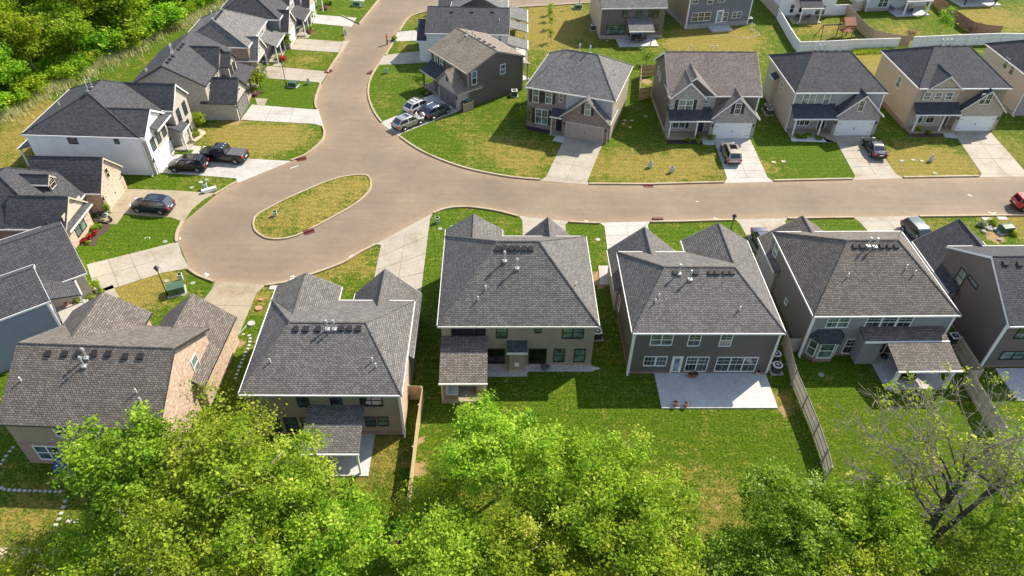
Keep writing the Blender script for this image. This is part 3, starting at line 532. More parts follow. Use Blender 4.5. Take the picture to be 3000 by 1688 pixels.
h.gable('sh_grey', 'sd_pale', 0, 0, 11.6, 10, 5.2, 8.3, 'u'); h.shed('sh_grey', 5.6, -2.8, 10.6, .02, 2.6, 3.6); h.slab('slab', 4.4, -3.0, 10.8, 0, .12, 'patio'); h.post(5.9, -2.6, 2.5, 0, .25); h.post(10.3, -2.6, 2.5, 0, .25)
h.win('n', 0, ('z4', 1202, -25), ('z4', 1298, 66), 2, 'white', 'glass', 0); h.win('n', 0, ('z4', 1485, 35), ('z4', 1530, 66), 1, 'white', 'glass_dark', 0); h.skirt('bk_grey', 0, 0, 11.6, 10, .6); h.downpipe(0, -.06, 5)
h = House('siding_house', 'house at the top right corner showing only its shaded patio', 81.5, 138.5, .15)
h.gable('sh_grey', 'sd_taupe', 0, 0, 12, 10, 5.2, 8.3, 'u'); h.shed('sh_grey', 0, -4.2, 7, .02, 2.6, 3.6); h.slab('slab', -.6, -4.6, 7.5, 0, .12, 'patio'); h.post(.4, -4., 2.5, 0, .2, 'dark_trim'); h.post(6.6, -4., 2.5, 0, .2, 'dark_trim'); h.win('n', 0, (8, 2.2), (9.2, 1))

# ---- near row, seen from the back
h = House('brick_house', 'brown roofed house with pale pinkish brick sides at the left end of the near row', -37.29, 32.37, -.0204, 'dark_trim', 'dark_trim')
h.gable('sh_brown', 'bk_pink', 0, 0, 11.44, 9.94, 5.11, 8.2, 'u', oe=.3); h.wall('sd_taupe', .0, -.05, 11.4, .1, 5.05, 2.6, name='siding_band'); h.wall('bk_red', 0, -.12, 11.43, .1, 2.6, name='brick_base')
h.gable('sh_brown', 'bk_pink', -.3, 5, 5.9, 11.6, 5.05, 7.3, 'v', ends='high', name='gable_roof', wallname='gable_wall'); h.gable('sh_brown', 'bk_pink', 6.2, 6, 12., 13.6, 2.9, 5.6, 'v', ends='high', name='garage_roof', wallname='garage_wall')
for p, q, c_ in (((392, 318), (515, 388), 1), ((648, 331), (757, 399), 1), ((872, 340), (1060, 408), 2)): h.win('n', -.05, ('g', *p), ('g', *q), c_, 'white', 'glass', 0, top=4.85)
h.win('n', -.12, ('g', 250, 467), ('g', 592, 570), 3, 'white', 'glass', 0); h.win('n', -.12, (6.6, 2.1), (7.8, .8), 1, 'white', 'glass', 0)
a, z = h.hit(('d', 1475, 1300), 'r', 11.44); h.win('r', 11.44, (a - .45, z + .8), (a + .45, z - .8), 1, 'white', 'glass_green', 0)
h.flues([('d', 655, 1250), ('d', 635, 1312)], h=1.2); h.vents(rowx('d', 1225, (365, 490, 590, 712, 818)) + rowx('d', 1247, (945, 1060))); h.pipes([('d', 160, 1425), ('g', 1030, 65), ('g', 1062, 130)])
h = House('siding_house', 'brown siding house with a covered patio behind the broad yellow tree', -20.43, 35.4, .0196)
h.wall('sd_taupe', 0, 0, 11.85, 10.11, 5.25); h.wall('bk_pink', 11.8, .1, 11.9, 10, 5.2, name='side_wall'); h.hip('sh_mix', 0, 0, 11.85, 10.11, 5.27, 7.79, 2.96, 2.91)
h.gable('sh_mix', 'bk_brown', -.05, 5.5, 5.2, 11.9, 5.25, 6.9, 'v', ends='high', name='gable_roof', wallname='gable_wall'); h.gable('sh_mix', 'bk_brown', 6.4, 6, 12.0, 13.6, 2.95, 6.0, 'v', ends='high', name='garage_roof', wallname='garage_wall')
for p, q, c_ in (((782, 130), (938, 246), 1), ((1187, 130), (1333, 242), 1), ((1548, 125), (1825, 239), 2)): h.win('n', 0, ('z9', *p), ('z9', *q), c_, 'black', 'glass', 3, top=4.95)
for p, q in (((470, 390), (605, 548)), ((628, 390), (812, 550)), ((830, 390), (960, 550)), ((1612, 382), (1745, 481)), ((1764, 382), (1895, 477))): h.win('n', 0, ('z9', *p), ('z9', *q), 1, 'black', 'glass_green', 3)
h.skirt('bk_red', 0, 0, 11.85, 10.11, .4); h.shed('sh_mix', 4.7, -3.9, 9.1, .02, 2.8, 3.8); h.slab('slab', 3.4, -4.0, 9.5, -.05, .1, 'patio'); h.post(8.9, -3.75, 2.7, .1, .16); h.post(4.9, -3.75, 2.7, .1, .16)
h.downpipe(11.95, -.05, 5.1); h.flues([('d', 2470, 1035), ('d', 2523, 1035)], h=1.15); h.vents(rowx('d', 1040, (2232, 2308, 2400)) + rowx('e', 1035, (0, 62, 130))); h.pipes([('d', 2040, 1285), ('e', 235, 1278), ('e', 262, 1320)]); h.corner([11.87], [0.0], 5.1)
h = House('siding_house', 'olive grey house with a tall hip roof, black windows and a cedar patio', -5.95, 43.11, .0275, 'offwhite', 'offwhite')
h.wall('sd_olive', 0, 0, 13.13, 11.89, 5.3); h.hip('sh_mix', 0, 0, 13.13, 11.89, 5.34, 9.58, 4.8, 4.77)
h.gable('sh_mix', 'bk_brown', -.02, 6, 5, 13., 5.3, 7.2, 'v', ends='high', name='gable_roof', wallname='gable_wall'); h.gable('sh_mix', 'bk_brown', 7.0, 7, 12.6, 14.2, 2.95, 6.0, 'v', ends='high', name='garage_roof', wallname='garage_wall')
for p, q, c_ in (((405, 185), (548, 330), 1), ((570, 185), (708, 330), 1), ((733, 185), (872, 330), 1)): h.win('n', 0, ('z8', *p), ('z8', *q), c_, 'black', 'glass_dark', 0, top=4.95)
for p, q, c_ in (((1040, 185), (1180, 330), 1), ((1975, 185), (2265, 335), 2)): h.win('n', 0, ('z8', *p), ('z8', *q), c_, 'black', 'glass_green', 3, top=4.95)
h.win('n', 0, ('z8', 1578, 185), ('z8', 1668, 258), 1, 'black', 'glass', 2, rows=1, top=4.95)
for p, q in (((912, 497), (1143, 688)), ((1500, 497), (1733, 688))): h.win('n', 0, ('z8', *p), ('z8', *q), 2, 'black', 'glass_dark', 0)
for p, q in (((1850, 499), (1994, 666)), ((2140, 499), (2284, 666))): h.win('n', 0, ('z8', *p), ('z8', *q), 1, 'black', 'glass_green', 3)
a0, _ = h.hit(('z8', 1215, 700), 'n', -.6); a1, _ = h.hit(('z8', 1430, 700), 'n', -.6); h.wall('sd_olive', a0, -.65, a1, .05, 2.7, .3, name='chimney_bay'); h.shed('sh_navy', a0 - .2, -.9, a1 + .2, .02, 2.75, 3.4, 'n', 'bay_roof')
MB().box((a0 + a1) / 2 - .2, -.8, .9, (a0 + a1) / 2 + .2, -.65, 1.2).build('fire_vent', 'white', h.root)
h.skirt('bk_tan', 0, 0, 13.13, 11.89, .33); h.skirt('bk_tan', a0, -.65, a1, .05, .33); h.shed('sh_brown', -.05, -4.35, 3.95, .02, 2.75, 3.95); h.slab('concrete_old', .05, -4.2, 3.9, -.05, .3, 'patio')
for u in (.15, 3.75): h.post(u, -4.1, 2.65, .0, .16, 'tan_trim')
h.flues([('e', 1232, 520), ('e', 1325, 575)], h=1.25); h.vents(rowx('e', 432, (1185, 1232, 1283, 1328, 1382, 1430))); h.pipes([('e', 1090, 735), ('e', 1032, 815), ('e', 1768, 708)])
h = House('siding_house', 'dark siding house with a large bare concrete patio in front of the wooden fence', 10.45, 42.75, .0255)
h.wall('sd_char', 0, 0, 12.39, 10.32, 5.3); h.hip('sh_mix', 0, 0, 12.39, 10.32, 5.34, 8.03, 2.96, 3.29, name='roof')
h.gable('sh_mix', 'bk_grey', -.3, 8, 5.9, 13.6, 2.95, 5.9, 'v', ends='high', name='garage_roof', wallname='garage_wall'); h.gable('sh_mix', 'bk_grey', 6.5, 5, 12.41, 12.2, 5.3, 7.4, 'v', ends='high', name='gable_roof', wallname='gable_wall')
h.win('n', 0, ('e', 2333, 1075), ('e', 2498, 1150), 2, 'white', 'glass_green', 1, top=4.9)
for p, q in (((42, 1073), (135, 1155)), ((280, 1073), (372, 1156))): h.win('n', 0, ('f', *p), ('f', *q), 1, 'white', 'glass', 2, top=4.9)
for p, q in (((2282, 1242), (2364, 1305)), ((2372, 1242), (2450, 1305))): h.win('n', 0, ('e', *p), ('e', *q), 1, 'white', 'glass', 3, rows=1)
a0, _ = h.hit(('e', 2495, 1300), 'n', 0); a1, _ = h.hit(('e', 2558, 1300), 'n', 0); h.door('n', 0, a0, a1, 2.0, .12, 'white', 'glass_sky')
h.win('n', 0, ('f', 20, 1245), ('f', 190, 1347), 2, 'white', 'glass', 3); h.win('n', 0, ('f', 247, 1247), ('f', 558, 1347), 3, 'white', 'glass', 2)
h.winc('l', 0, ('e', 2097, 838), .8, 1.4, 1, 'white', 'glass', 0); h.slab('slab', 2.35, -4.0, 12.3, -.06, .1, 'patio'); h.corner([0, 12.39], [0, 0], 5.2); h.skirt('bk_red', 0, 0, 12.39, 10.32, .22); h.downpipe(-.08, -.02, 5.1)
h.flues([('e', 2545, 615), ('f', 55, 660)], h=1.2); h.vents(rowx('e', 612, (2520,)) + rowx('f', 612, (100, 212, 260, 320, 370))); h.pipes([('e', 2395, 795), ('e', 2368, 835), ('f', 430, 890)])
h = House('siding_house', 'slate house with a brown hip roof, bay window and covered corner patio', 26.45, 45.32, .0387)
h.wall('sd_bluegrey', 0, 0, 12.44, 11.52, 5.2); h.wall('sd_green', -.04, .05, .1, 11.5, 5.18, name='side_wall'); h.hip('sh_brown', 0, 0, 12.44, 11.52, 5.23, 8.85, 3.81, 4.03)
h.gable('sh_brown', 'bk_grey', -.3, 8.5, 6.9, 13.6, 2.95, 5.7, 'v', ends='high', name='garage_roof', wallname='garage_wall')
h.win('n', 0, ('f', 1088, 937), ('f', 1260, 1017), 2, 'white', 'glass_green', 2, top=4.85)
for x in (1380, 1497, 1614): h.win('n', 0, ('f', x, 937), ('f', x + 118, 1017), 1, 'white', 'glass', 2, top=4.85)
h.win('n', 0, ('f', 1212, 1112), ('f', 1335, 1211), 1, 'white', 'glass', 3)
by = [(.35, 0.02), (1.0, -.75), (2.6, -.75), (3.2, 0.02)]                # bay window
MB().prism(by, .3, 2.6).build('bay_wall', 'sd_bluegrey', h.root)
ctr = (1.8, 0.0, 3.35); mb = MB(); eo = [(.1, 0, 2.6), (.85, -1.0, 2.6), (2.75, -1.0, 2.6), (3.45, 0, 2.6)]; rp = [(.75, .02, 3.4), (2.8, .02, 3.4)]
mb.mesh(eo + rp + [(p[0], p[1], 2.48) for p in eo], [(0, 1, 4), (1, 2, 5, 4), (2, 3, 5), (0, 4, 5, 3), (9, 8, 7, 6), (0, 6, 7, 1), (1, 7, 8, 2), (2, 8, 9, 3)]); mb.build('bay_roof', 'sh_navy', h.root)
h.win('n', -.75, (1.2, 2.25), (2.4, .55), 1, 'white', 'glass_green', 0)
def skew_window(h, p, q, z0, z1):                                         # window on a slanted bay side
    ang = atan2(q[1] - p[1], q[0] - p[0]); ln = hypot(q[0] - p[0], q[1] - p[1]); f = MB(); g = MB()
    f.box(.1, -.06, z0, .18, .02, z1); f.box(ln - .18, -.06, z0, ln - .1, .02, z1); f.box(.18, -.06, z1 - .08, ln - .18, .02, z1); f.box(.18, -.06, z0, ln - .18, .02, z0 + .08); f.box(.18, -.05, (z0 + z1) / 2 - .03, ln - .18, .02, (z0 + z1) / 2 + .03)
    g.box(.17, -.03, z0 + .07, ln - .17, .01, z1 - .07); o = f.build('window', 'white', h.root); g.build('pane', 'glass_green', o); o.location = (p[0], p[1], 0); o.rotation_euler = (0, 0, ang)
skew_window(h, by[0], by[1], .5, 2.35); skew_window(h, by[2], by[3], .5, 2.35)
h.wall('sd_bluegrey', 4.55, -1.3, 6.3, .05, 3.1, .2, name='porch_wall'); h.shed('sh_brown', 6.35, -4.45, 11.9, -1.0, 2.7, 3.38); h.shed('sh_brown', 4.45, -1.5, 11.9, .02, 3.3, 3.7); h.win('n', 0, (6.7, 2.3), (8.6, .3), 2, 'white', 'glass_dark', 0, rows=1)
h.slab('slab', 6.3, -4.2, 11.8, -.05, .12, 'patio')
for u in (6.75, 11.5): h.post(u, -4.05, 2.65, .1, .28)
h.skirt('bk_red', 0, 0, 12.44, 11.52, .3); MB().prism([(x, y - (.05 if y < 0 else 0)) for x, y in by], 0, .3).build('foundation', 'bk_red', h.root); h.corner([0, 12.44], [0, 0], 5.1); h.downpipe(-.08, -.02, 5.1)
h.winc('l', -.04, ('f', 705, 436), .85, 1.3, 1, 'white', 'glass_green', 0); h.winc('l', -.04, ('f', 781, 827), .5, .5, 1, 'white', 'glass_sky', 0, rows=1)
h.flues([('f', 1398, 408), ('f', 1448, 412)], h=1.1); h.vents(rowx('f', 412, (1300, 1352, 1502, 1557, 1610))); h.pipes([('f', 1245, 640), ('f', 1685, 575), ('f', 1748, 618)])
h = House('siding_house', 'dark brown gable end house at the right edge of the near row', 42.6, 44.34, .041)
h.gable('sh_char', 'sd_dark', 0, 0, 14, 10.46, 5.43, 8.64, 'u', oe=.1); h.gable('sh_char', 'bk_grey', -.5, 7, 6.3, 14.4, 2.95, 5.8, 'v', ends='high', name='garage_roof', wallname='garage_wall')
h.winc('l', 0, ('f', 2096, 643), 1.0, 1.6, 1, 'black', 'glass_green', 0); h.winc('l', 0, ('f', 2188, 677), 1.5, .35, 1, 'black', 'glass_sky', 0, rows=1); h.vents([('f', 2432, 542), ('f', 2540, 548)])
h.win('n', 0, ('f', 2512, 1030), ('f', 2600, 1100), 1, 'black', 'glass_green', 2, top=4.9); h.win('n', 0, ('f', 2395, 1202), ('f', 2590, 1258), 2, 'black', 'glass_green', 2, rows=1); h.corner([0], [0], 5.3); h.downpipe(-.08, -.02, 5.2); h.skirt('bk_red', 0, 0, 14, 10.4, .2); h.slab('slab', 1.2, -4, 7, -.3, .1, 'patio')

# ---- left side of the street
h = House('siding_house', 'blue grey sided house with wide charcoal garage roof at the left edge', -40.2, 44.9, .672, 'white', 'white')
h.gable('sh_char', 'sd_blue', -10, 0, 0, 5.6, 5.5, 7.2, 'u', oe=.3); h.gable('sh_char', 'bk_stone', -8, 5.7, 3.5, 15.6, 3.0, 5.6, 'u', o=.3, oe=.3, name='garage_roof', wallname='garage_wall')
h.garage('r', 3.5, 8.6, 13.4); h.shed('sh_char', .05, 2.9, 2.6, 6.2, 2.7, 3.5, 'r'); h.slab('concrete_new', .1, .8, 2.9, 5.6, .15); h.post(2.4, 3.1, 2.6, .15); h.post(2.4, 5.3, 2.6, .15); h.corner([0, 0], [0, 5.6], 5.3)
h.win('r', 0, (1.4, 4.6), (2.4, 3.2)); h.door('r', 0, 3.8, 4.7, m='white'); h.gable('sh_grey', 'sd_blue', -9, 14, -3, 19, 3.0, 5.0, 'u', name='rear_roof', wallname='rear_wall')
h = House('brick_house', 'low brick house with a roof dormer and beige garage door at the left edge', -60, 58.6, .0, 'tan_trim', 'offwhite')
h.wall('bk_red', 0, 0, 12.7, 9.8, 2.7); h.hip('sh_char', 0, 0, 12.7, 9.8, 2.75, 6.4, 4.2, 4.2, 'v'); h.gable('sh_char', 'bk_pink', 8, .1, 13.8, 4.5, 2.8, 5.2, 'u', oe=.25, ends='high', name='wing_roof', wallname='wing_wall'); h.gable('sh_char', 'bk_pink', 7, 6.6, 14.5, 11.7, 2.8, 5.7, 'u', oe=.25, ends='high', name='garage_roof', wallname='garage_wall')
h.shed('sh_char', 13.8, -.15, 14.35, 4.75, 2.55, 2.95, 'r', 'pent_roof'); h.wall('garage_beige', 13.75, .4, 13.86, 4.2, 4.0, 3.0, name='gable_panel')
h.win('r', 13.8, (1.3, 2.25), (3.2, .75), 2, 'black', 'glass_green', 2); h.garage('r', 14.5, 7.0, 11.2, 2.15, 'garage_beige'); h.win('r', 14.5, (8.9, 4.2), (9.4, 3.1), 1, 'tan_trim', 'glass_dark', 0)
h.gable('sh_char', 'dark_trim', 7.5, 4.75, 10.6, 6.15, 4.95, 5.75, 'u', o=.12, oe=.1, ends='high', name='dormer_roof', wallname='dormer', z0=3.2); h.win('r', 10.6, (5.0, 5.1), (5.9, 4.2), 1, 'tan_trim', 'glass_dark', 2); h.door('r', 12.7, 5.0, 5.9, m='dark_trim')
h = House('brick_house', 'white sided house with a dark hip roof and brick front facing the black pickup', -56.9, 73.3, -.02)
h.wall('sd_white', 0, 0, 13.3, 11, 5.2); h.wall('bk_stone', 13.25, 0, 13.42, 11, 5.15, name='brick_front'); h.hip('sh_char', 0, 0, 13.3, 11, 5.25, 8.4, 4.2, 3.3, 'v')
h.gable('sh_char', 'sd_white', 6, .05, 13.9, 5.6, 5.25, 7.3, 'u', o=.25, oe=.25, ends='high', name='gable_roof', wallname='gable_wall', z0=4.6); h.wall('bk_stone', 13.3, .06, 13.88, 5.55, 4.6, 0, 'garage_wall'); h.shed('sh_char', 13.9, 1.9, 14.7, 5.8, 5.0, 5.5, 'r', 'pent_roof'); h.wall('sd_white', 13.9, .1, 14.0, 1.9, 4.8, 2.4, name='gable_panel')
h.gable('sh_char', 'bk_stone', 6, 6.6, 14.6, 11, 5.2, 7.6, 'u', o=.25, oe=.3, ends='high', name='gable_roof', wallname='gable_wall', z0=0)
h.garage('r', 13.88, .6, 5.0, 2.15); h.shed('sh_char', 13.4, 5.7, 15.6, 7.9, 2.7, 3.5, 'r'); h.post(15.4, 5.85, 2.6, .15); h.post(15.4, 7.7, 2.6, .15); h.slab('concrete', 13.4, 5.7, 15.6, 7.9, .2); h.door('r', 13.42, 6.1, 6.5, m='dark_trim')
h.win('n', 0, ('a', 502, 1024), ('a', 590, 1082), 1, 'black', 'glass_green', 0, rows=1); h.win('n', 0, ('a', 853, 1037), ('a', 903, 1084), 1, 'black', 'glass_green', 2)
for a_ in (.8, 2.6, 4.2): h.win('r', 14.0 if a_ < 2 else 13.88, (a_, 4.3), (a_ + .85, 2.9), 1, 'black', 'glass', 2)
for a_ in (7.5, 9.4): h.win('r', 14.6, (a_, 4.6), (a_ + .8, 3.0), 1, 'black', 'glass', 2)
h.win('r', 14.6, (8.8, 2.3), (9.7, .7), 1, 'black', 'glass', 2); h.flues([(6.1, 5.2), (6.3, 5.9)], h=1.5); h.vents([(6.3, x) for x in (4.0, 4.5, 5.5, 6.4, 7.0)]); h.pipes([(2., 5)]); h.shed('sh_grey', -2.6, 1, 0, 7, 2.5, 3.2, 'l'); h.post(-2.4, 1.2, 2.4); h.post(-2.4, 6.8, 2.4); h.downpipe(13.45, -.05, 5.)
h = House('brick_house', 'grey brown brick gable house with dormers and a brick garage wing', -49.8, 86.7, .0, 'dark_trim', 'dark_trim')
h.gable('sh_char', 'bk_stone', 0, 0, 9.2, 10.8, 5.1, 7.8, 'v'); h.gable('sh_char', 'bk_stone', 8.4, .06, 12.6, 4.9, 2.6, 5.0, 'u', o=.25, ends='high', name='garage_roof', wallname='garage_wall'); h.garage('r', 12.6, .6, 4.4, 2.1, 'garage_grey')
h.gable('sh_char', 'bk_stone', 4.6, 4.6, 9.3, 9.2, 5.0, 7.3, 'u', o=.25, ends='high', name='dormer_roof', wallname='dormer', z0=2.5); h.gable('sh_char', 'bk_stone', 8, 6., 10.4, 9.0, 4.9, 6.3, 'u', o=.2, ends='high', name='gable_roof', wallname='gable_wall', z0=2.9)
h.shed('sh_char', 9.2, 5.0, 12.4, 10.6, 2.7, 3.7, 'r'); h.slab('concrete', 9.2, 5.0, 12.3, 10.6, .2)
for v in (5.2, 7.8, 10.4): h.post(12.2, v, 2.6, .2, .2, 'dark_trim')
for a_ in (6.4, 7.7): h.win('r', 10.4, (a_, 4.6), (a_ + .8, 3.2), 1, 'dark_trim', 'glass_dark', 0)
h.win('r', 12.6, (2.2, 4.1), (2.7, 3.1), 1, 'white', 'glass_dark', 0); h.win('r', 9.2, (1.0, 4.5), (1.8, 3.3)); h.flues([(4.5, 3.6), (4.3, 4.3)], h=1.3); h.vents([(4.9, x) for x in (.9, 1.8, 2.8, 4.9, 5.8, 6.6)]); h.pipes([(1.4, 1.5), (1.6, 1.5)])
h = House('siding_house', 'taupe house with a speckled grey hip roof and an open garage beside the lamp post', -48.7, 99.8, .0)
h.wall('sd_taupe', 0, 0, 9.8, 10, 4.6); h.wall('bk_stone', 9.75, 5, 9.9, 10, 4.55, name='brick_front'); h.hip('sh_grey', 0, 0, 9.8, 10, 4.65, 7.6, 2.2, 3.6, 'v'); h.gable('sh_grey', 'bk_stone', 7.2, .05, 10.7, 4.6, 2.6, 5.2, 'u', o=.25, ends='high', name='garage_roof', wallname='garage_wall')
h.garage('r', 10.7, .5, 3.9, 2.1, 'glass_dark', handles=False); h.shed('sh_grey', 9.9, 4.9, 12.4, 9.8, 2.6, 3.6, 'r'); h.slab('concrete', 9.9, 4.9, 12.2, 9.8, .2); h.win('r', 9.9, (6, 4.3), (7.6, 3.), 2, 'white', 'glass', 2); h.win('r', 10.7, (2., 4.2), (2.5, 3.2), 1, 'white', 'glass', 0)  # open garage: dark panel fills the doorway, inner shade painted as its colour
for v in (5.1, 7.4, 9.6): h.post(12.1, v, 2.5, .2)
h.flues([(4.6, 3.2), (4.7, 4.8)], h=1.3); h.vents([(5.1, x) for x in (2.8, 3.3, 3.9, 4.5, 5.3, 5.8)])
h = House('siding_house', 'dark slate house with a white garage farther up the left row', -46.8, 110., .0)
h.wall('sd_slate', 0, 0, 9.8, 10, 4.7); h.hip('sh_char', 0, 0, 9.8, 10, 4.75, 7.9, 3.4, 3.4, 'v'); h.gable('sh_char', 'bk_tan', 7., .05, 10.8, 4.6, 2.7, 5.3, 'u', o=.25, ends='high', name='garage_roof', wallname='garage_wall')
h.garage('r', 10.8, .5, 4.1, 2.1); h.shed('sh_char', 9.8, 4.9, 12.4, 9.6, 2.6, 3.6, 'r'); h.slab('concrete', 9.8, 4.9, 12.2, 9.6, .2); h.win('r', 10.8, (2, 4.3), (2.6, 3.2)); h.gable('sh_char', 'bk_tan', 7, 5.5, 10, 9, 4.7, 6.6, 'u', o=.2, ends='high', name='gable_roof', wallname='gable_wall', z0=2.5)
for a_ in (6.2, 7.4): h.win('r', 10, (a_, 4.4), (a_ + .7, 3.1))
for v in (5.1, 7.4, 9.4): h.post(12.1, v, 2.5, .2)
h = House('siding_house', 'grey house with white garage door cut off by the top edge of the left row', -45.9, 120.2, .0)
h.wall('sd_bluegrey', 0, 0, 9.8, 10, 4.7); h.hip('sh_char', 0, 0, 9.8, 10, 4.75, 7.9, 3.4, 3.4, 'v'); h.gable('sh_char', 'bk_tan', 7., .05, 10.9, 4.6, 2.7, 5.3, 'u', o=.25, ends='high', name='garage_roof', wallname='garage_wall'); h.garage('r', 10.9, .5, 4.1, 2.1)
h.win('n', 0, (7.6, 4.2), (8.6, 3.0)); h.shed('sh_char', 9.8, 4.9, 12.2, 9.6, 2.6, 3.6, 'r')
for v in (5.1, 9.4): h.post(12., v, 2.5, .2)
# ------------------------------------------------------------------ ground, road, kerbs, driveways
def grassmat(name, lush_a, lush_b, dry_a, dry_b):
    m, nt, b = newmat(name); p = N(nt, 'ShaderNodeNewGeometry').outputs['Position']; at = N(nt, 'ShaderNodeAttribute', attribute_name='dry'); ad = N(nt, 'ShaderNodeAttribute', attribute_name='dirt')
    big = noise(nt, p, .12, 5, .6); med = noise(nt, p, 1.3, 6, .72); fine = noise(nt, p, 5., 4, .75); tiny = noise(nt, p, 16., 2, .7)
    def math_(op, x, y):
        n = N(nt, 'ShaderNodeMath', operation=op)
        for i, q in enumerate((x, y)):
            if hasattr(q, 'links'): L(nt, q, n.inputs[i])
            else: n.inputs[i].default_value = q
        return n.outputs[0]
    lush = ramp(nt, fine, [(.36, lush_a), (.64, lush_b)]).outputs[0]; dry = ramp(nt, fine, [(.3, dry_a), (.65, dry_b)]).outputs[0]
    f = math_('ADD', at.outputs['Fac'], math_('MULTIPLY', math_('SUBTRACT', med, .5), 2.0)); f = math_('ADD', f, math_('MULTIPLY', math_('SUBTRACT', big, .5), .9)); f = math_('ADD', f, math_('MULTIPLY', math_('SUBTRACT', fine, .5), 2.0))
    f = math_('ADD', f, math_('MULTIPLY', math_('SUBTRACT', noise(nt, p, .45, 5, .7), .5), 1.9))
    fr = ramp(nt, f, [(.25, (0, 0, 0)), (.9, (1, 1, 1))])
    c = mixc(nt, fr.outputs[0], lush, dry)
    c = mixc(nt, .8, c, ramp(nt, tiny, [(.32, (.4, .4, .4)), (.68, (1.45, 1.45, 1.45))]).outputs[0], 'MULTIPLY')
    c = mixc(nt, .8, c, ramp(nt, med, [(.3, (.7, .74, .7)), (.7, (1.18, 1.15, 1.1))]).outputs[0], 'MULTIPLY')
    wv = N(nt, 'ShaderNodeTexWave'); wv.inputs['Scale'].default_value = .38; wv.inputs['Distortion'].default_value = 2.5; wv.inputs['Detail'].default_value = 2; wv.bands_direction = 'Y'; L(nt, p, wv.inputs['Vector'])
    c = mixc(nt, .55, c, ramp(nt, wv.outputs['Fac'], [(.2, (.88, .9, .86)), (.8, (1.1, 1.09, 1.05))]).outputs[0], 'MULTIPLY')
    dm = math_('ADD', ad.outputs['Fac'], math_('MULTIPLY', math_('SUBTRACT', med, .5), 1.2)); dr = ramp(nt, dm, [(.45, (0, 0, 0)), (.6, (1, 1, 1))])
    c = mixc(nt, dr.outputs[0], c, (.36, .24, .12))
    L(nt, c, b.inputs['Base Color']); b.inputs['Roughness'].default_value = .9; b.inputs['Specular IOR Level'].default_value = .1
    bump(nt, b, math_('ADD', fine, tiny), .9, .09); MATS[name] = m
grassmat('grass', (.022, .06, .003), (.135, .215, .01), (.12, .11, .016), (.37, .285, .075))
m, nt, b = newmat('asphalt'); p = N(nt, 'ShaderNodeNewGeometry').outputs['Position']
n1 = noise(nt, p, .12, 6, .6); n2 = noise(nt, p, 1.3, 5, .7); n3 = noise(nt, p, 18., 3, .7)
mp = N(nt, 'ShaderNodeMapping'); mp.inputs['Scale'].default_value = (.08, 1.4, 1); L(nt, p, mp.inputs[0]); n4 = noise(nt, mp.outputs[0], 1., 4, .6)
c = ramp(nt, n1, [(.3, (.172, .132, .088)), (.55, (.218, .168, .114)), (.75, (.262, .202, .136))]).outputs[0]
c = mixc(nt, .5, c, ramp(nt, n2, [(.3, (.78, .77, .76)), (.7, (1.08, 1.06, 1.04))]).outputs[0], 'MULTIPLY'); c = mixc(nt, .55, c, ramp(nt, n3, [(.3, (.7, .7, .7)), (.7, (1.25, 1.25, 1.25))]).outputs[0], 'MULTIPLY')
c = mixc(nt, .35, c, ramp(nt, n4, [(.35, (.8, .79, .78)), (.65, (1.08, 1.07, 1.06))]).outputs[0], 'MULTIPLY')
ae = N(nt, 'ShaderNodeAttribute', attribute_name='edge'); ed = N(nt, 'ShaderNodeMath', operation='MULTIPLY'); L(nt, ae.outputs['Fac'], ed.inputs[0]); L(nt, n2, ed.inputs[1])
c = mixc(nt, ed.outputs[0], c, (.38, .255, .145)); vo_ = N(nt, 'ShaderNodeTexVoronoi', feature='DISTANCE_TO_EDGE'); vo_.inputs['Scale'].default_value = .16; wp = N(nt, 'ShaderNodeVectorMath', operation='ADD'); L(nt, p, wp.inputs[0]); nv_ = N(nt, 'ShaderNodeTexNoise'); nv_.inputs['Scale'].default_value = .9; L(nt, p, nv_.inputs['Vector']); L(nt, nv_.outputs['Color'], wp.inputs[1]); L(nt, wp.outputs[0], vo_.inputs['Vector']); ck = ramp(nt, vo_.outputs['Distance'], [(0, (.55, .53, .5)), (.006, (.9, .9, .9)), (.012, (1, 1, 1))]); c = mixc(nt, .1, c, ck.outputs[0], 'MULTIPLY'); L(nt, c, b.inputs['Base Color']); b.inputs['Roughness'].default_value = .85; bump(nt, b, n3, .3, .01); MATS['asphalt'] = m

